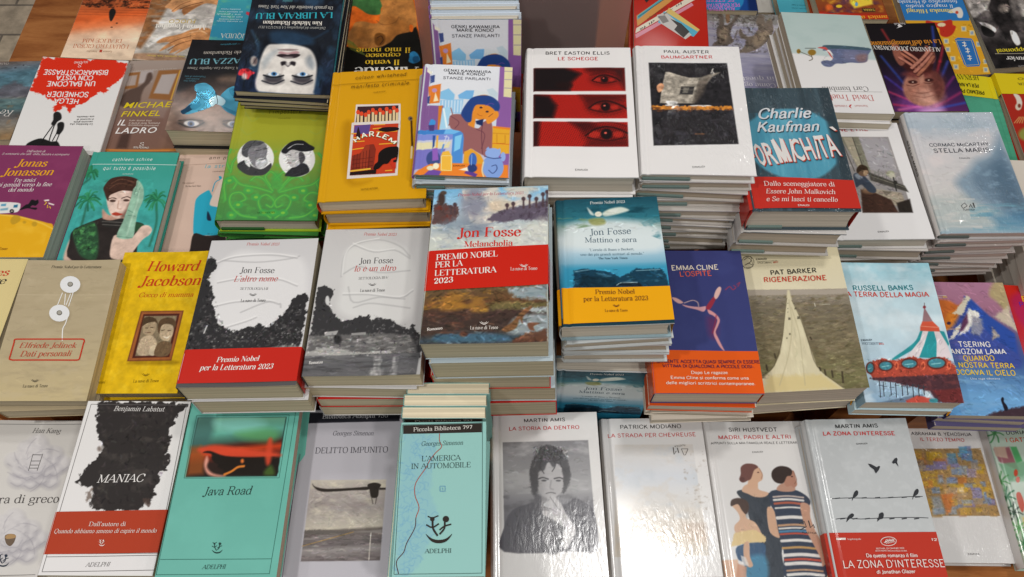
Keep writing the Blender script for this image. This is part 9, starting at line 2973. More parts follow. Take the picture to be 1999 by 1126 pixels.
    ('paperback_book','pb','matte','bab8b6','bab8b6','4a4848','a8a29a','cbbd9f',0.1409,0.2136,0.0301,(-0.1771,0.4546,-0.8446),(-0.0527,-0.0373,-0.0048),'L',38,'grey plaster paperback with a rocky shore and still water',[(0.0268,'pb','bab8b6','cbbd9f',-5.8,-2.1,-1.4),(0.0237,'pb','b02018','cbbd9f',3.6,-3.9,-0.1),(0.0288,'pb','bab8b6','cbbd9f',0.7,-2.9,0.1)],'plaster cover with the shore',0.002,'io'),
    ('paperback_book','pb','matte','a5b2b8','a5b2b8','4a4a50','b8b0a0','c0b498',0.1414,0.2129,0.0381,(-0.0289,0.4598,-0.7635),(-0.0243,-0.089,-0.023),'L',39,'misty landscape painting paperback with a wide red band',[(0.0434,'pb','a5b2b8','c0b498',3.4,-4.3,0.3),(0.0428,'pb','b02018','c0b498',-2.7,0.0,0.0),(0.0406,'pb','a5b2b8','c0b498',3.1,0.9,-0.2),(0.0443,'pb','b02018','c0b498',0.1,-1.7,0.8)],'misty landscape with the red band',0.002,'mel',('b81f10',[(2,906),(1420,867),(1421,1408),(5,1451)],0)),
    ('hardcover_book','hc','gloss','8aa0a8','8aa0a8','b8bcbc','c0c4c4','cfc6b6',0.1287,0.184,0.0336,(0.1197,0.4802,-0.7913),(-0.0512,-0.0506,0.0136),'L',40,'small deep blue hardcover with a yellow band,lying on a pile',[(0.0179,'hc','b4b8b8','bfb29f',0.4,-1.9,1.9),(0.0211,'hc','b4b8b8','b8a994',4.5,1.1,-1.1),(0.0215,'hc','b4b8b8','c4b8a6',5.3,0.5,-1.6)],'blue cover with the yellow band',0.0004,'matt',('d8980a',[(-12,1321),(1288,1348),(1287,1797),(-3,1806)],0)),
    ('paperback_book','pb','matte','353b6c','353b6c','2c3058','d0c4b8','c8bca8',0.1358,0.2084,0.0315,(0.2439,0.45,-0.893),(-0.0027,0.0102,-0.0024),'L',41,'indigo paperback with a light-traced body and an orange band',[(0.0167,'pb','c04a18','c8bca8',-0.7,-4.5,-1.1),(0.0154,'pb','c6bcae','c8bca8',2.0,0.1,1.7),(0.0124,'pb','c6bcae','c8bca8',2.6,-0.7,-1.6),(0.0146,'pb','c6bcae','c8bca8',5.6,-3.6,2.0)],'indigo cover with the orange band',0.002,'emma',('cf5212',[(-24,1491),(1357,1510),(1352,2078),(9,2080)],0)),
    ('paperback_book','pb','matte','cfc4a2','cfc4a2','b8ae90','c8c0a8','c8baa8',0.1347,0.2099,0.0583,(0.3928,0.4731,-0.93),(0.0734,-0.0823,0.0211),'L',42,'cream paperback with a pale road across brown moorland',[(0.0441,'pb','c8bea4','c8baa8',-0.2,1.4,1.5)],'pale road cover',0.002,'barker',None,None,None,None,1),
    ('paperback_book','pb','matte','b4ccd4','b4ccd4','8aa8b8','c8c8c0','c8bca8',0.1327,0.2129,0.0295,(0.5426,0.4728,-0.9725),(0.0485,0.0041,-0.0085),'L',43,'light blue paperback with a striped carousel roof',[(0.0229,'pb','b4ccd4','c8bca8',-0.8,-1.6,-0.7)],'carousel cover',0.002,'russ',None,None,None,None,1),
    ('paperback_book','pb','matte','5a5478','5a5478','4a5080','c0b8b0','c8bca8',0.1328,0.2127,0.02,(0.6915,0.4785,-1.0409),(0.0534,0.0242,-0.0072),'L',44,'violet and blue paperback with a painted snowy mountain and yellow title',[(0.0188,'pb','5a5478','c8bca8',-2.2,-0.3,-2.1),(0.0202,'pb','5a5478','c8bca8',-0.7,-4.9,-0.7)],'mountain cover',0.002,'tser'),
    ('paperback_book','pb','gloss','c0281a','c0281a','a82018','c8a898','c8b0a0',0.1346,0.2092,0.02,(0.8355,0.4842,-1.06),(0.0183,0.0211,-0.0509),'L',45,'plain red paperback at the right edge beside the mountain cover',[(0.0205,'pb','c0281a','c8b0a0',0.1,-4.6,2.1),(0.0212,'pb','c0281a','c8b0a0',5.7,-4.3,-1.0)],'red paperback at the right edge',0.002,'rosso'),
    ('paperback_book','pb','matte','c9c5bf','c9c5bf','b8b4ae','d0ccc4','cbbd9f',0.1404,0.2194,0.02,(-0.7054,0.2714,-1.0902),(-0.0108,0.001,-0.0129),'L',46,'pale paperback with two pencil-drawn flowers,one holding a ladder',[(0.0182,'pb','c9c5bf','cbbd9f',3.3,-3.2,-1.6)],'flower cover',0.002,'han'),
    ('paperback_book','pb','matte','d4d1ce','d4d1ce','c8c4c0','d4d0cc','cbbd9f',0.139,0.2215,0.02,(-0.5004,0.2566,-0.975),(-0.0016,0.0048,-0.0062),'L',47,'white paperback with a black ink cloud and a rust band',[(0.0197,'pb','d4d1ce','cbbd9f',4.9,0.3,-1.1),(0.0186,'pb','d4d1ce','cbbd9f',5.0,-1.3,0.9)],'ink cloud cover',0.002,'maniac',('a43a22',[(-2,1465),(1390,1430),(1387,1947),(-2,1975)],0)),
    ('paperback_book','pb','matte','62a898','62a898','3a7a6c','c8b8a8','c8ac98',0.1413,0.2178,0.02,(-0.3447,0.2464,-0.9439),(-0.0016,0.0194,0.001),'L',48,'sea green paperback with a blurred red and black picture',[(0.0184,'pb','62a898','c8ac98',-5.3,-0.5,-0.3),(0.0183,'pb','62a898','c8ac98',5.3,-0.9,1.3)],'sea green cover',0.002,'java'),
    ('paperback_book','pb','matte','aaa7ad','aaa7ad','8a8890','a8a6ac','cbbd9f',0.1393,0.2211,0.02,(-0.211,0.2473,-0.9842),(-0.0051,-0.0047,-0.0165),'L',49,'grey paperback with a black header and a bird over an empty road',[(0.0183,'pb','aaa7ad','cbbd9f',4.3,-4.6,1.6),(0.0198,'pb','aaa7ad','cbbd9f',-1.9,-1.4,1.9)],'bird over a road',0.002,'delit'),
    ('paperback_book','pb','matte','88b4ae','88b4ae','6a9a94','a8c4bc','dccfb2',0.1,0.1721,0.012,(-0.0797,0.2143,-0.8659),(-0.0007,-0.0048,0.008),'L',50,'narrow aqua paperback with a winding route map',[(0.0114,'pb','88b4ae','dccfb2',-4.4,-1.6,-1.2),(0.0111,'pb','88b4ae','dccfb2',-4.1,-4.7,-1.3),(0.0115,'pb','88b4ae','dccfb2',-2.3,-0.1,-0.9),(0.012,'pb','88b4ae','dccfb2',-3.9,-2.7,-2.1),(0.0114,'pb','88b4ae','dccfb2',-5.8,-0.2,0.2),(0.0113,'pb','88b4ae','dccfb2',-0.3,1.1,-1.7)],'route map cover',0.002,'amer'),
    ('hardcover_book','hc','glare','d8d5d3','d8d5d3','d0ccc8','d4d0cc','cfc6b6',0.1457,0.2174,0.02,(0.0464,0.258,-1.0164),(-0.0181,-0.0046,0.0168),'L',51,'white shrink-wrapped hardcover with a grey portrait of a smoking man',[(0.0213,'hc','c0bab4','bfb29f',-0.8,-1.8,1.5),(0.0196,'hc','c0bab4','b8a994',0.1,-0.5,2.1)],'smoking man portrait',0.0004,'storia'),
    ('hardcover_book','hc','glare','d8d5d3','d8d5d3','d0ccc8','d4d0cc','cfc6b6',0.1452,0.2181,0.02,(0.2015,0.2652,-1.0607),(-0.0124,-0.0077,0.0115),'L',52,'white shrink-wrapped hardcover with a pale picture bleached by lamp glare',[(0.0194,'hc','d8d5d3','bfb29f',4.0,-0.4,0.6),(0.0196,'hc','d8d5d3','b8a994',-1.8,-4.6,-1.6)],'lamp glare picture',0.0004,'modi'),
    ('hardcover_book','hc','glare','d8d5d3','d8d5d3','d0ccc8','d4d0cc','cfc6b6',0.1457,0.2174,0.02,(0.3516,0.2658,-1.0732),(-0.034,0.0102,0.0103),'L',53,'white hardcover with two women and a girl seen from behind',[(0.0183,'hc','d8d5d3','bfb29f',2.9,-3.3,-1.5),(0.0183,'hc','d8d5d3','b8a994',4.1,0.7,0.8)],'three figures from behind',0.0004,'siri'),
    ('hardcover_book','hc','glare','b2b5b6','b2b5b6','c0c2c2','c8c8c8','cfc6b6',0.1437,0.2205,0.02,(0.4892,0.2572,-1.0476),(0.0205,-0.0113,0.015),'L',54,'pale grey hardcover with black birds on wires and a red band',[(0.0191,'hc','b2b5b6','bfb29f',-3.1,-3.1,-0.2),(0.0186,'hc','b2b5b6','b8a994',-0.7,-3.3,2.0)],'birds on wires',0.0004,'zona',('b03426',[(12,1556),(1482,1569),(1442,2170),(6,2158)],0)),
    ('hardcover_book','hc','wrap','d4d2d0','d4d2d0','d0ccc8','b8a898','b09a84',0.1445,0.2193,0.026,(0.7081,0.3128,-1.2359),(-0.0016,-0.0053,-0.0125),'L',55,'white hardcover with a patchwork picture,resting on the bare wood',[],'patchwork picture',0.0004,'yeho'),
    ('hardcover_book','hc','glare','a8bcae','a8bcae','c8c4c0','d0ccc8','cfc6b6',0.1446,0.219,0.03,(0.8484,0.3006,-1.2141),(-0.0032,-0.0097,-0.0261),'L',56,'pale green hardcover with leafy plants and red shapes in the right corner',[],'leafy plant cover',0.0004,'durian')
)]
STANDING_KEYS = 'name kind mat base backcol spinecol edge paper w h art t loc tilt yaw labels group slide rise spine seed curl'.split()
STANDING = [dict(zip(STANDING_KEYS, r)) for r in (
    ('hardcover_book','hc','gloss','c6d0da','c6d0da','845896','6a7a84','cfc6b6',0.1215,0.1864,'genki',0.018,(-0.0481,0.8098,-0.7218),12,0.8,['girl illustration hardcover standing upright,cover facing out,in front of the frosted divider','middle upright hardcover of the three behind the lying girl illustration','rearmost upright hardcover of the three against the frosted divider'],'hardcovers standing upright behind the girl illustration',[0,-2,-3],[0,3,6],'L',95,0.0006),
    ('paperback_book','pb','matte','88b4ae','88b4ae','6a9a94','a8c4bc','dccfb2',0.1,0.1721,'amer',0.0145,(-0.0809,0.3066,-0.8694),2,0,['foremost of three narrow aqua paperbacks standing upright behind the route map cover','middle one of three narrow aqua paperbacks standing upright','rearmost of three narrow aqua paperbacks standing upright'],'aqua paperbacks standing upright',[0,1,4],[0,0,0],'L',94,0.0006),
    ('hardcover_book','hc','gloss','8aa0a8','8aa0a8','b8bcbc','c0c4c4','cfc6b6',0.1287,0.184,'matt',0.022,(0.1218,0.3875,-0.9215),3,-1.5,['small blue hardcover standing upright,its front cover facing out between the piles'],'blue hardcover standing upright',[0],[0],'L',94,0.0006)
)]
for B in BOOKS:
    if B['lower']:
        B['group'] = 'pile under the ' + B['short']
    B['lowlabel'] = '{n} ' + ('' if 'paperback' in B['short'] or 'book' in B['short'] else 'book ') + 'from the top of the pile under the ' + B['short']
for B in BOOKS + STANDING:
    B['ops'] = decode(ART[B['art']])
    if B.get('bandart'):
        c, quad, cut = B['bandart']
        B['band'] = {'col': c, 'quad': quad, 'cut': cut, 'ops': decode(ART[B['art'] + '_band']) if ART[B['art'] + '_band'].strip() else []}
ACRYLIC = (-.141, .173, .905, -.95, -.45)
# ------------------------------------------------------------------ materials
def node_mat(name):
    m = bpy.data.materials.new(name)
    m.use_nodes = True
    nt = m.node_tree
    return m, nt, nt.nodes["Principled BSDF"]

def print_mat(name, rough, spec, coat=0, coat_rough=.1, wrinkle=0, bump=0, metal=0):
    m, nt, p = node_mat(name)
    at = nt.nodes.new("ShaderNodeAttribute")
    at.attribute_name = "Col"
    nt.links.new(at.outputs["Color"], p.inputs["Base Color"])
    p.inputs["Roughness"].default_value = rough
    p.inputs["Specular IOR Level"].default_value = spec
    p.inputs["Metallic"].default_value = metal
    p.inputs["Coat Weight"].default_value = coat
    p.inputs["Coat Roughness"].default_value = coat_rough
    p.inputs["Coat IOR"].default_value = 1.65 if wrinkle else 1.5
    tc = nt.nodes.new("ShaderNodeTexCoord")
    sn = nt.nodes.new("ShaderNodeTexNoise")               # handling: the sheen is not even
    sn.inputs["Scale"].default_value = 14
    sn.inputs["Detail"].default_value = 5
    sm = nt.nodes.new("ShaderNodeMapRange")
    sm.inputs["From Min"].default_value = .3
    sm.inputs["From Max"].default_value = .7
    sm.inputs["To Min"].default_value = rough - .14
    sm.inputs["To Max"].default_value = rough + .12
    nt.links.new(tc.outputs["Object"], sn.inputs["Vector"])
    nt.links.new(sn.outputs["Fac"], sm.inputs["Value"])
    nt.links.new(sm.outputs[0], p.inputs["Roughness"])
    if wrinkle:
        mp = nt.nodes.new("ShaderNodeMapping")
        mp.inputs["Scale"].default_value = (60, 24, 60)
        mp.inputs["Rotation"].default_value = (0, 0, .15)
        nz = nt.nodes.new("ShaderNodeTexNoise")
        nz.inputs["Scale"].default_value = 2.2
        nz.inputs["Detail"].default_value = 5
        nz.inputs["Distortion"].default_value = 1.2
        big = nt.nodes.new("ShaderNodeTexNoise")
        big.inputs["Scale"].default_value = 9
        big.inputs["Detail"].default_value = 1
        rp = nt.nodes.new("ShaderNodeMapRange")
        rp.inputs["From Min"].default_value = .42
        rp.inputs["From Max"].default_value = .68
        ml = nt.nodes.new("ShaderNodeMath")
        ml.operation = 'MULTIPLY'
        bp = nt.nodes.new("ShaderNodeBump")
        bp.inputs["Strength"].default_value = wrinkle
        bp.inputs["Distance"].default_value = .012
        nt.links.new(tc.outputs["Object"], mp.inputs["Vector"])
        nt.links.new(mp.outputs[0], nz.inputs["Vector"])
        nt.links.new(tc.outputs["Object"], big.inputs["Vector"])
        nt.links.new(big.outputs["Fac"], rp.inputs["Value"])
        nt.links.new(nz.outputs["Fac"], ml.inputs[0])
        nt.links.new(rp.outputs[0], ml.inputs[1])
        nt.links.new(ml.outputs[0], bp.inputs["Height"])
        nt.links.new(bp.outputs[0], p.inputs["Coat Normal"])
    if bump:
        nz = nt.nodes.new("ShaderNodeTexNoise")
        nz.inputs["Scale"].default_value = 22
        nz.inputs["Detail"].default_value = 3
        bp = nt.nodes.new("ShaderNodeBump")
        bp.inputs["Strength"].default_value = bump
        bp.inputs["Distance"].default_value = .002
        nt.links.new(tc.outputs["Object"], nz.inputs["Vector"])
        nt.links.new(nz.outputs["Fac"], bp.inputs["Height"])
        nt.links.new(bp.outputs[0], p.inputs["Normal"])
    return m

MATS = {
    'matte': print_mat("printed_matte_paper", .65, .1, bump=.12),
    'gloss': print_mat("printed_gloss_paper", .55, .08, coat=.2, coat_rough=.14, bump=.15),
    'wrap': print_mat("print_under_shrink_film", .6, .08, coat=.7, coat_rough=.09, wrinkle=1.0),
    'glare': print_mat("print_under_tight_film", .6, .08, coat=1.0, coat_rough=.19, wrinkle=.05),
    'band': print_mat("glossy_paper_band", .55, .08, coat=.45, coat_rough=.1, bump=.5),
    'foil': print_mat("printed_foil", .32, .5, metal=.75, bump=1.0),
}

def page_mat():
    m, nt, p = node_mat("paper_page_edges")
    at = nt.nodes.new("ShaderNodeAttribute")
    at.attribute_name = "Col"
    tc = nt.nodes.new("ShaderNodeTexCoord")
    mp = nt.nodes.new("ShaderNodeMapping")
    mp.inputs["Scale"].default_value = (3, 3, 420)
    nz = nt.nodes.new("ShaderNodeTexNoise")
    nz.inputs["Scale"].default_value = 1.0
    nz.inputs["Detail"].default_value = 4
    nz2 = nt.nodes.new("ShaderNodeTexNoise")
    nz2.inputs["Scale"].default_value = 25
    mr = nt.nodes.new("ShaderNodeMapRange")
    mr.inputs["From Min"].default_value = .3
    mr.inputs["From Max"].default_value = .7
    mr.inputs["To Min"].default_value = .62
    mr.inputs["To Max"].default_value = 1.06
    mx = nt.nodes.new("ShaderNodeMix")
    mx.data_type = 'RGBA'
    mx.blend_type = 'MULTIPLY'
    mx.inputs["Factor"].default_value = 1
    nt.links.new(tc.outputs["Object"], mp.inputs["Vector"])
    nt.links.new(mp.outputs[0], nz.inputs["Vector"])
    nt.links.new(nz.outputs["Fac"], mr.inputs["Value"])
    nt.links.new(at.outputs["Color"], mx.inputs[6])
    nt.links.new(mr.outputs[0], mx.inputs[7])
    nt.links.new(mx.outputs[2], p.inputs["Base Color"])
    bp = nt.nodes.new("ShaderNodeBump")
    bp.inputs["Strength"].default_value = .35
    bp.inputs["Distance"].default_value = .0006
    nt.links.new(nz.outputs["Fac"], bp.inputs["Height"])
    nt.links.new(bp.outputs[0], p.inputs["Normal"])
    p.inputs["Roughness"].default_value = .8
    p.inputs["Specular IOR Level"].default_value = .2
    return m
MATS['pages'] = page_mat()

def wood_mat():
    m, nt, p = node_mat("orange_wood_veneer")
    tc = nt.nodes.new("ShaderNodeTexCoord")
    mp = nt.nodes.new("ShaderNodeMapping")
    mp.inputs["Scale"].default_value = (1.2, 7, 7)
    mp.inputs["Rotation"].default_value = (0, 0, .06)
    n1 = nt.nodes.new("ShaderNodeTexNoise")
    n1.inputs["Scale"].default_value = 4
    n1.inputs["Detail"].default_value = 6
    n1.inputs["Distortion"].default_value = .8
    n2 = nt.nodes.new("ShaderNodeTexNoise")
    n2.inputs["Scale"].default_value = 60
    n2.inputs["Detail"].default_value = 3
    ad = nt.nodes.new("ShaderNodeMath")
    ad.operation = 'MULTIPLY_ADD'
    ad.inputs[1].default_value = .25
    rp = nt.nodes.new("ShaderNodeValToRGB")
    e = rp.color_ramp.elements
    e[0].position, e[0].color = .42, (.20, .062, .016, 1)
    e[1].position, e[1].color = .8, (.42, .165, .05, 1)
    x = e.new(.6); x.color = (.31, .108, .03, 1)
    nt.links.new(tc.outputs["Object"], mp.inputs["Vector"])
    nt.links.new(mp.outputs[0], n1.inputs["Vector"])
    nt.links.new(mp.outputs[0], n2.inputs["Vector"])
    nt.links.new(n2.outputs["Fac"], ad.inputs[0])
    nt.links.new(n1.outputs["Fac"], ad.inputs[2])
    nt.links.new(ad.outputs[0], rp.inputs["Fac"])
    nt.links.new(rp.outputs["Color"], p.inputs["Base Color"])
    p.inputs["Roughness"].default_value = .5
    p.inputs["Specular IOR Level"].default_value = .12
    p.inputs["Coat Weight"].default_value = .06
    return m
WOOD = wood_mat()

def stone_mat():
    m, nt, p = node_mat("worn_stone_paving")
    tc = nt.nodes.new("ShaderNodeTexCoord")
    br = nt.nodes.new("ShaderNodeTexBrick")
    br.inputs["Scale"].default_value = 1.6
    br.inputs["Mortar Size"].default_value = .008
    br.inputs["Color1"].default_value = (.68, .55, .39, 1)
    br.inputs["Color2"].default_value = (.50, .40, .29, 1)
    br.inputs["Mortar"].default_value = (.22, .18, .14, 1)
    nz = nt.nodes.new("ShaderNodeTexNoise")
    nz.inputs["Scale"].default_value = 7
    nz.inputs["Detail"].default_value = 8
    nz.inputs["Roughness"].default_value = .65
    mr = nt.nodes.new("ShaderNodeMapRange")
    mr.inputs["From Min"].default_value = .35
    mr.inputs["From Max"].default_value = .65
    mr.inputs["To Min"].default_value = .5
    mr.inputs["To Max"].default_value = 1.35
    mx = nt.nodes.new("ShaderNodeMix")
    mx.data_type = 'RGBA'
    mx.blend_type = 'MULTIPLY'
    mx.inputs["Factor"].default_value = 1
    nt.links.new(tc.outputs["Object"], br.inputs["Vector"])
    nt.links.new(tc.outputs["Object"], nz.inputs["Vector"])
    nt.links.new(nz.outputs["Fac"], mr.inputs["Value"])
    nt.links.new(br.outputs["Color"], mx.inputs[6])
    nt.links.new(mr.outputs[0], mx.inputs[7])
    nt.links.new(mx.outputs[2], p.inputs["Base Color"])
    p.inputs["Roughness"].default_value = .6
    return m

def acrylic_mat():
    m, nt, p = node_mat("frosted_acrylic")
    p.inputs["Base Color"].default_value = (.85, .62, .58, 1)
    p.inputs["Transmission Weight"].default_value = .78
    p.inputs["Roughness"].default_value = .45
    p.inputs["IOR"].default_value = 1.2
    return m

# ------------------------------------------------------------------ mesh helpers
def mk(name, V, F, cols, mat, parent=None, fmat=None):
    me = bpy.data.meshes.new(name)
    me.from_pydata([tuple(v) for v in V], [], F)
    if cols is not None:
        a = me.attributes.new("Col", 'FLOAT_COLOR', 'POINT')
        C = np.ones((len(V), 4))
        C[:, :3] = cols
        a.data.foreach_set("color", C.ravel())
    for mm in (mat if isinstance(mat, list) else [mat]):
        me.materials.append(mm)
    if fmat is not None:
        me.polygons.foreach_set("material_index", fmat)
    o = bpy.data.objects.new(name, me)
    COL.objects.link(o)
    if parent:
        o.parent = parent
    return o

def box(x0, x1, y0, y1, z0, z1):
    V = [(x0, y0, z0), (x1, y0, z0), (x1, y1, z0), (x0, y1, z0), (x0, y0, z1), (x1, y0, z1), (x1, y1, z1), (x0, y1, z1)]
    F = [(3, 2, 1, 0), (4, 5, 6, 7), (0, 1, 5, 4), (1, 2, 6, 5), (2, 3, 7, 6), (3, 0, 4, 7)]
    return V, F

def boxes(L):
    V, F = [], []
    for b in L:
        v, f = box(*b)
        F += [tuple(i + len(V) for i in q) for q in f]
        V += v
    return V, F

def tess(P):
    """triangles of an outline, wound upwards"""
    tri = tessellate_polygon([[Vector((p[0], p[1], 0)) for p in P]])
    out = []
    for t in tri:
        a, b, c = (P[i] for i in t)
        s = (b[0] - a[0]) * (c[1] - a[1]) - (b[1] - a[1]) * (c[0] - a[0])
        out.append(tuple(t) if s > 0 else tuple(reversed(t)))
    return out

def split_long(P, F, lim=70):
    """cut big flat shapes up so that they follow the bend of the sheet"""
    P = [tuple(p) for p in P]
    F = [tuple(f) for f in F]
    for _ in range(7):
        out, mid, hit = [], {}, False
        def m(a, b):
            k = (min(a, b), max(a, b))
            if math.dist(P[a], P[b]) <= lim:
                return None
            if k not in mid:
                mid[k] = len(P)
                P.append(((P[a][0] + P[b][0]) / 2, (P[a][1] + P[b][1]) / 2))
            return mid[k]
        for a, b, c in F:
            x, y, z = m(a, b), m(b, c), m(c, a)
            n = (x is not None) + (y is not None) + (z is not None)
            if n == 0:
                out.append((a, b, c)); continue
            hit = True
            if n == 3:
                out += [(a, x, z), (x, b, y), (z, y, c), (x, y, z)]
                continue
            while (n == 1 and x is None) or (n == 2 and z is not None):
                a, b, c, x, y, z = b, c, a, y, z, x
            if n == 1:
                out += [(a, x, c), (x, b, c)]
            else:
                out += [(x, b, y), (a, x, y), (a, y, c)]
        F = out
        if not hit:
            break
    return np.array(P), F

class Sheet:
    """surface of a cover: picture coordinates (0.1 mm) to the book's own frame"""
    def __init__(self, B):
        self.w, self.h, self.t = B['w'], B['h'], B['t']
        self.hc = B['kind'] == 'hc'
        self.right = B['spine'] == 'R'
        self.curl = B.get('curl', .0)
        self.seed = B['seed']
    def z(self, u, v):
        U = np.asarray(u, float) / (self.w * 1e4)
        V = np.asarray(v, float) / (self.h * 1e4)
        if self.right:
            U = 1 - U
        z = self.curl * np.clip((U - .45) / .55, 0, 1) ** 2 * (.55 + .45 * np.cos((V + self.seed * .13) * 4.2))
        z = z + .0005 * np.sin(U * 5 + self.seed) * np.sin(V * 4 + self.seed * 1.7)
        r = .0035 if self.hc else .0012
        d = np.clip(U * self.w, 0, r)
        z = z - r * (1 - np.sqrt(np.clip(1 - ((r - d) / r) ** 2, 0, 1)))
        if self.hc:                                     # joint groove beside the spine
            z = z - .0011 * np.exp(-((U * self.w - .009) / .0026) ** 2)
        return self.t + z
    def xyz(self, u, v, up=0):
        u = np.asarray(u, float)
        v = np.asarray(v, float)
        return np.stack([u * 1e-4 - self.w / 2, self.h / 2 - v * 1e-4, self.z(u, v) + up], -1)

PAINT = {'lum', 'jit', 'g', 'p', 'ps', 'e', 'l', 'ls', 'n', 'dots', 'gr'}

def do_paint(pt, op, k):
    c = op[0]
    A = lambda s: np.array(s, float).reshape(-1, 2)
    if c == 'gr':
        pt.grad(op[1], op[2], op[3], op[4], op[5])
    elif c in ('p', 'ps'):
        P = A(op[4])
        if c == 'ps':
            P = catmull(P, True, 4)
        pt.poly(op[1], op[2], op[3], P, op[5] if len(op) > 5 else 0, k)
    elif c == 'e':
        pt.ellipse(op[1], op[2], op[3], op[4], op[5], op[6])
    elif c in ('l', 'ls'):
        P = A(op[5])
        if c == 'ls':
            P = catmull(P, False, 4)
        pt.stroke(op[1], op[2], op[3], op[4], P)
    elif c == 'n':
        pt.noise(op[1], op[2], op[3], op[4], k + 7, op[5], op[6])
    elif c == 'lum':
        pt.lum(op[1], op[2], op[3], k + 3, op[4])
    elif c == 'jit':
        pt.jitter(*op[1:8], k)
    elif c == 'dots':
        pt.dots(op[1], op[2], op[3], op[4], op[5], op[6])

def add_vectors(S, ops, base_up, V, F, C, M):
    """flat printed shapes and lettering, each layer a hair above the one below"""
    up = base_up
    for op in ops:
        k = op[0]
        mi = 0
        if k in ('vp', 'vf'):
            P = np.array(op[2], float).reshape(-1, 2)
            if len(op) > 3 and op[3]:
                P = catmull(P, True, 4)
            f = tess([(p[0], -p[1]) for p in P])
            P, f = split_long(P, f)
            L = np.zeros(len(P))
            col = hexc(op[1])
            mi = 1 if k == 'vf' else 0
        elif k == 'vl':
            P = np.array(op[3], float).reshape(-1, 2)
            if len(op) > 4 and op[4]:
                P = catmull(P, False, 4)
            elif len(P) == 2 and np.linalg.norm(P[1] - P[0]) > 70:
                P = np.array([P[0] + (P[1] - P[0]) * q for q in np.linspace(0, 1, 2 + int(np.linalg.norm(P[1] - P[0]) / 60))])
            P, f = stroke_quads(P, np.full(len(P), float(op[2])))
            L = np.zeros(len(P))
            col = hexc(op[1])
        elif k == 't':
            r = lettering(op)
            if r is None:
                continue
            P, f, L, col = r
        else:
            continue
        X = S.xyz(P[:, 0], P[:, 1], up)
        X[:, 2] += L * .000008
        n0 = len(V)
        V.extend(X)
        C.extend([refl(col)] * len(X))
        F.extend(tuple(i + n0 for i in q) for q in f)
        M.extend([mi] * len(f))
        up += .00003 if k != 't' else .00006

def front_cover(B, parent):
    S = Sheet(B)
    w, h = B['w'], B['h']
    ops = B.get('ops', [])
    has = any(o[0] in PAINT for o in ops)
    pt = Paint(w, h, .0009 if has else .006, B['base'])
    if not has:
        pt.nu = 24
        pt = Paint(w, h, w / 40, B['base'])
    for k, o in enumerate(ops):
        if o[0] in PAINT:
            do_paint(pt, o, k + B['seed'] * 17)
    nu, nv = pt.nu, pt.nv
    X = S.xyz(pt.U.ravel(), pt.V.ravel())
    V = list(X)
    idx = np.arange((nu + 1) * (nv + 1)).reshape(nv + 1, nu + 1)
    F = list(zip(idx[1:, :-1].ravel().tolist(), idx[1:, 1:].ravel().tolist(), idx[:-1, 1:].ravel().tolist(), idx[:-1, :-1].ravel().tolist()))
    C = list(pt.linear().reshape(-1, 3))
    ring = np.concatenate([idx[0, :], idx[1:, -1], idx[-1, -2::-1], idx[-2:0, 0]])
    ct = .0019 if B['kind'] == 'hc' else .0005
    n0 = len(V)
    ec = refl(hexc(B['edge']))
    for i in ring:                                        # the cut edge of the board, in its own colour
        V.append(X[i]); C.append(ec)
    for i in ring:
        V.append(X[i] - np.array([0, 0, ct])); C.append(ec)
    m = len(ring)
    for i in range(m):
        j = (i + 1) % m
        F.append((n0 + i, n0 + j, n0 + m + j, n0 + m + i))
    M = [0] * len(F)
    add_vectors(S, ops, .00012, V, F, C, M)
    return mk('front_cover', V, F, np.array(C), [MATS[B['mat']], MATS['foil']], parent, M)

def spine_part(B, parent):
    w, h, t = B['w'], B['h'], B['t']
    s = 1 if B['spine'] == 'R' else -1
    hc = B['kind'] == 'hc'
    n = 9 if hc else 2
    r = .0032 if hc else .0008
    V, F = [], []
    for y in (-h / 2, h / 2):
        for i in range(n):
            k = i / (n - 1)
            z = r + (t - 2 * r) * k
            V.append((s * (w / 2 + (.0022 * math.sin(math.pi * k) if hc else 0) + .0001), y, z))
        for i in range(n):
            k = i / (n - 1)
            z = r + (t - 2 * r) * k
            V.append((s * (w / 2 - .0006 + (.0022 * math.sin(math.pi * k) if hc else 0)), y, z))
    q = 2 * n
    for i in range(n - 1):
        F += [(i, i + 1, q + i + 1, q + i), (n + i, q + n + i, q + n + i + 1, n + i + 1), (i, n + i, n + i + 1, i + 1), (q + i, q + i + 1, q + n + i + 1, q + n + i)]
    C = np.tile(refl(hexc(B['spinecol'])), (len(V), 1))
    V = [np.array(v) for v in V]
    F = list(F)
    C = list(C)
    M = [0] * len(F)
    if B.get('spinetext'):
        txt, font, col, a0, a1, hh = B['spinetext']
        P, f, L, cc = lettering(('t', txt, font, col, a0 * h * 1e4, t * .5e4 + hh / 2, a1 * h * 1e4, t * .5e4 + hh / 2, hh))
        n0 = len(V)
        for (a, b), l in zip(P, L):
            k = 1 - b * 1e-4 / t
            V.append(np.array((s * (w / 2 + .0022 * math.sin(math.pi * min(max(k, 0), 1)) + .0004), h / 2 - a * 1e-4, t * k)))
            C.append(refl(cc))
        F += [tuple(i + n0 for i in q_) for q_ in f]
        M += [0] * len(f)
    return mk('spine', V, F, np.array(C), MATS[B['mat']], parent)

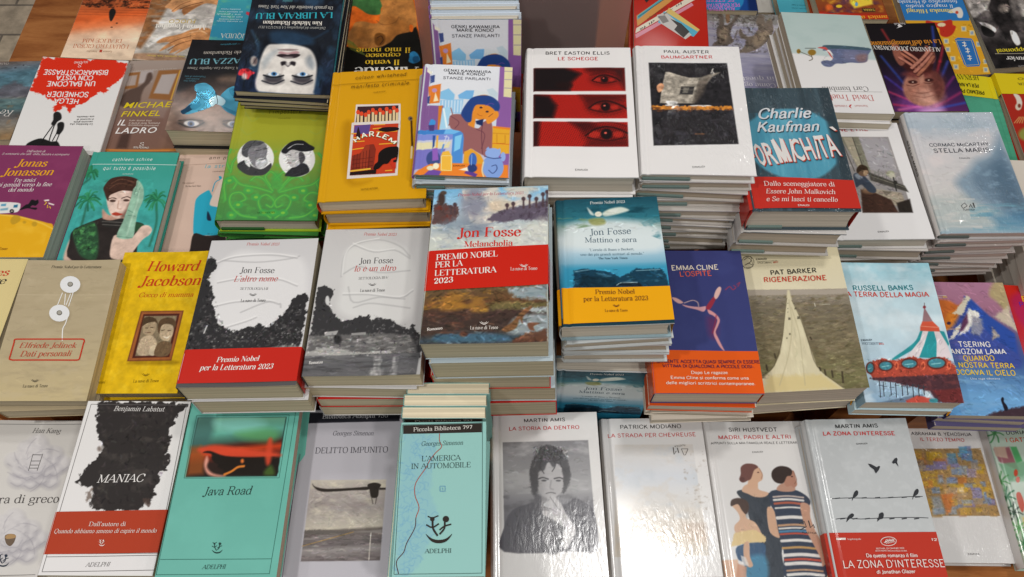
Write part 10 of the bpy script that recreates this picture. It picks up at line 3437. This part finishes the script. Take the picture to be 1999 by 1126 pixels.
def page_block(B, parent):
    w, h, t = B['w'], B['h'], B['t']
    hc = B['kind'] == 'hc'
    s = 1 if B['spine'] == 'R' else -1
    ct = .0020 if hc else .0006
    ins = .0035 if hc else .0012
    a = s * (w / 2 - .0007)
    b = -s * (w / 2 - ins)
    dish = .0022 if hc else .0002
    n = 7
    prof = [(a, ct), (a, t - ct - (.0012 if not hc else .003) * 0)] 
    top = [(b + s * dish * math.sin(math.pi * i / (n - 1)), t - ct - (t - 2 * ct) * i / (n - 1)) for i in range(n)]
    prof = [(a, ct), (a, t - ct)] + top
    y0, y1 = -h / 2 + ins, h / 2 - ins
    V = [(x, y0, z) for x, z in prof] + [(x, y1, z) for x, z in prof]
    m = len(prof)
    F = [tuple(range(m))[::-1 if s < 0 else 1], tuple(range(m, 2 * m))[::1 if s < 0 else -1]]
    for i in range(m):
        j = (i + 1) % m
        F.append((i, j, m + j, m + i))
    return mk('page_block', V, F, np.tile(refl(hexc(B['paper'])), (len(V), 1)), MATS['pages'], parent)

def back_cover(B, parent):
    w, h = B['w'], B['h']
    ct = .0019 if B['kind'] == 'hc' else .0005
    s = 1 if B['spine'] == 'R' else -1
    V, F = box(-w / 2, w / 2, -h / 2, h / 2, 0, ct)
    return mk('back_cover', V, F, np.tile(refl(hexc(B['backcol'])), (len(V), 1)), MATS[B['mat']], parent)

def jacket_flap(B, parent):
    w, h, t = B['w'], B['h'], B['t']
    s = 1 if B['spine'] == 'R' else -1
    f = B['flapfrac']
    x0, x1 = sorted((s * (w / 2 - .003), s * (w / 2 - .003 - w * f)))
    V, F = box(x0, x1, -h / 2 + .0004, -h / 2 + .004, .0026, min(.0062, t * .4))
    return mk('jacket_flap', V, F, np.tile(refl(hexc(B['flap'])), (len(V), 1)), MATS['matte'], parent)

def paper_band(B, parent):
    S = Sheet(B)
    q = B['band']
    (ul, vtl), (ur, vtr), (ur2, vbr), (ul2, vbl) = q['quad']
    W = S.w * 1e4
    n = 40
    V, C, F = [], [], []
    col = refl(hexc(q['col']))
    a0, a1 = (-.0006 + q.get('cut', 0)), 1.0006
    m = 5
    for j in range(m):
        for i in range(n + 1):
            k = i / n
            u = W * (a0 + (a1 - a0) * k)
            vt, vb = vtl + (vtr - vtl) * k, vbl + (vbr - vbl) * k
            v = vt + (vb - vt) * j / (m - 1)
            x = S.xyz(u, v, .0007 + .0009 * math.sin(math.pi * k) * (.6 + .4 * math.sin(3 * k + S.seed)))
            x[0] += (u - np.clip(u, 0, W)) * 1e-4
            V.append(x)
            C.append(col)
    for j in range(m - 1):
        for i in range(n):
            p = j * (n + 1) + i
            F.append((p + n + 1, p + n + 2, p + 1, p))
    e = .0004 + (.0024 if S.hc else 0)
    for side, i in ((-1, 0), (1, n)):                     # down both edges of the book
        top, bot = V[i], V[(m - 1) * (n + 1) + i]
        n0 = len(V)
        out = .0028 if (S.hc and (side > 0) == S.right) else .0008
        x = side * (S.w / 2 + out)
        for pnt in (top, bot):
            V.append(np.array(pnt))
            V.append(np.array((x, pnt[1], S.t - .004)))
            V.append(np.array((x, pnt[1], .0002)))
            C += [col] * 3
        for k in range(2):
            F.append((n0 + k, n0 + k + 1, n0 + k + 4, n0 + k + 3))
    M = [0] * len(F)
    add_vectors(S, q['ops'], .0019, V, F, C, M)
    return mk('paper_band', V, F, np.array(C), MATS['band'], parent)

def new_book(B, loc, rot, label, group):
    o = bpy.data.objects.new(B['name'], None)
    COL.objects.link(o)
    o.empty_display_size = .02
    o.location = loc
    o.rotation_euler = rot
    o['label'] = label
    o['category'] = 'book'
    if group:
        o['group'] = group
    return o

def build_book(B, loc, rot, label, group):
    o = new_book(B, loc, rot, label, group)
    front_cover(B, o)
    back_cover(B, o)
    spine_part(B, o)
    page_block(B, o)
    if B.get('flap'):
        jacket_flap(B, o)
    if B.get('band'):
        paper_band(B, o)
    return o

def copy_book(src, loc, rot, label, group):
    c = src.copy()
    COL.objects.link(c)
    c.location, c.rotation_euler = loc, rot
    c['label'] = label
    if group:
        c['group'] = group
    for ch in src.children:
        d = ch.copy()
        COL.objects.link(d)
        d.parent = c
    return c

# ------------------------------------------------------------------ floor, table, risers
def ground():
    V, F = box(-9, 9, -6, 14, -.05, 0)
    o = mk('floor', V, F, None, stone_mat())
    o['kind'] = 'structure'
ground()

table = bpy.data.objects.new('display_table', None)
COL.objects.link(table)
table.location = (0, .9, 0)
table['label'] = 'orange wooden display table carrying all the piles of books'
table['category'] = 'table'
V, F = box(-1.137, 1.45, -.82, 1.0, TABLE_Z - .035, TABLE_Z)
mk('tabletop', V, F, None, WOOD, table)
for x in (-1.08, 1.39):
    for y in (-.76, .94):
        V, F = box(x - .03, x + .03, y - .03, y + .03, .001, TABLE_Z - .036)
        mk('leg', V, F, None, WOOD, table)

RISER = []
ORD = ['', 'top', 'second', 'third', 'fourth', 'fifth', 'sixth', 'seventh', 'eighth', 'ninth', 'tenth', 'eleventh', 'twelfth', 'thirteenth']

def place(top, rot, down):
    """base point of a book whose top face centre sits `down` below the pile's top along the pile's own normal"""
    n = Euler(rot).to_matrix() @ Vector((0, 0, 1))
    return Vector(top) - n * down

def build_pile(B):
    rnd = random.Random(B['seed'] * 31 + 5)
    top = Vector(B['loc']) + Vector((0, 0, EYE_Z))
    rot = B['rot']
    build_book(B, place(top, rot, B['t']), rot, B['label'], B.get('group'))
    d = B['t'] + .0006
    srcs = {}
    for i, L in enumerate(B['lower']):
        t, kind, colr, paper, dx, dy, yaw = L[:7]
        key = (t, kind, colr, paper)
        rr = (rot[0], rot[1], rot[2] + R(yaw))
        p = place(top, rot, d + t) + Vector((dx * 1e-3, dy * 1e-3, 0))
        lab = B['lowlabel'].format(n=ORD[i + 2])
        grp = B['group']
        if key in srcs:
            copy_book(srcs[key], p, rr, lab, grp)
        else:
            Q = dict(B, t=t, kind=kind, base=colr, backcol=colr, spinecol=colr, paper=paper, ops=[], band=None, curl=0, seed=B['seed'] + 3, spinetext=None)
            Q['edge'] = B['edge']
            srcs[key] = build_book(Q, p, rr, lab, grp)
        d += t + .0006
    if B.get('marker') and B['lower']:                    # the folded yellow jacket corner poking out of the copy below
        host = list(srcs.values())[-1]
        V, F = box(-.006, .006, -.0006, .0006, -.0055, .0055)
        m = mk('jacket_corner', V, F, np.tile(refl(hexc('c8891c')), (8, 1)), MATS['matte'], host)
        m.location = (B['w'] / 2 + .004, -B['h'] / 2 + .004, B['lower'][-1][0] * .5)
        m.rotation_euler = (R(-25), R(18), R(38))
    bot = place(top, rot, d)
    RISER.append((bot.x, bot.y, bot.z, B['w'], B['h'], rot))

for B in BOOKS:
    build_pile(B)

for B in STANDING:
    prev = None
    top = Vector(B['loc']) + Vector((0, 0, EYE_Z))        # middle of the front cover's upper edge
    tilt = B['tilt']
    rot = (R(90 - tilt), 0, R(B['yaw']))
    M3 = Euler(rot).to_matrix()
    for i, lab in enumerate(B['labels']):
        off = M3 @ Vector((0, -B['h'] / 2, -B['t'] - i * (B['t'] + .001)))
        p = top + off + M3 @ Vector((B['slide'][i] * 1e-3, B['rise'][i] * 1e-3, 0))
        Q = dict(B)
        if i == 0:
            build_book(Q, p, rot, lab, B['group'])
        else:
            Q['ops'] = []
            if prev is None:
                prev = build_book(Q, p, rot, lab, B['group'])
            else:
                copy_book(prev, p, rot, lab, B['group'])

# plain wooden blocks that carry the piles (hidden between them)
for (x, y, z, w, h, rot) in RISER:
    top = z - abs(math.tan(rot[0])) * h * .3 - abs(math.tan(rot[1])) * w * .3 - .0005
    if top - TABLE_Z < .006:
        continue
    v, f = box(x - w * .3, x + w * .3, y - h * .3, y + h * .3, TABLE_Z + .0005, top)
    mk('riser_block', [(a, b - .9, c) for a, b, c in v], f, None, WOOD, table)

# ------------------------------------------------------------------ frosted acrylic divider with a red book behind it
am = acrylic_mat()
x0, x1, y, zb, zt = ACRYLIC
ac = bpy.data.objects.new('acrylic_divider', None)
COL.objects.link(ac)
ac.location = ((x0 + x1) / 2, y, TABLE_Z)
ac['label'] = 'frosted acrylic divider standing upright behind the red eye cover'
ac['category'] = 'divider'
hw = (x1 - x0) / 2
V, F = box(-hw, hw, -.0015, .0015, .004, zt + EYE_Z - TABLE_Z)
mk('panel', V, F, None, am, ac)
V, F = box(-hw, hw, -.002, .09, .0005, .0035)
mk('foot', V, F, None, am, ac)

red = dict(BOOKS[0], name='paperback_book', kind='pb', mat='gloss', base='b8301c', backcol='b8301c', spinecol='a02818', edge='c0a090', paper='cbbd9f',
           w=.14, h=.21, t=.03, ops=[], band=None, seed=77, curl=0, spine='L')
build_book(red, (x0 + .20, y + .035, EYE_Z - .88), (R(84), 0, R(3)), 'red book standing upright, seen blurred through the frosted divider', None)
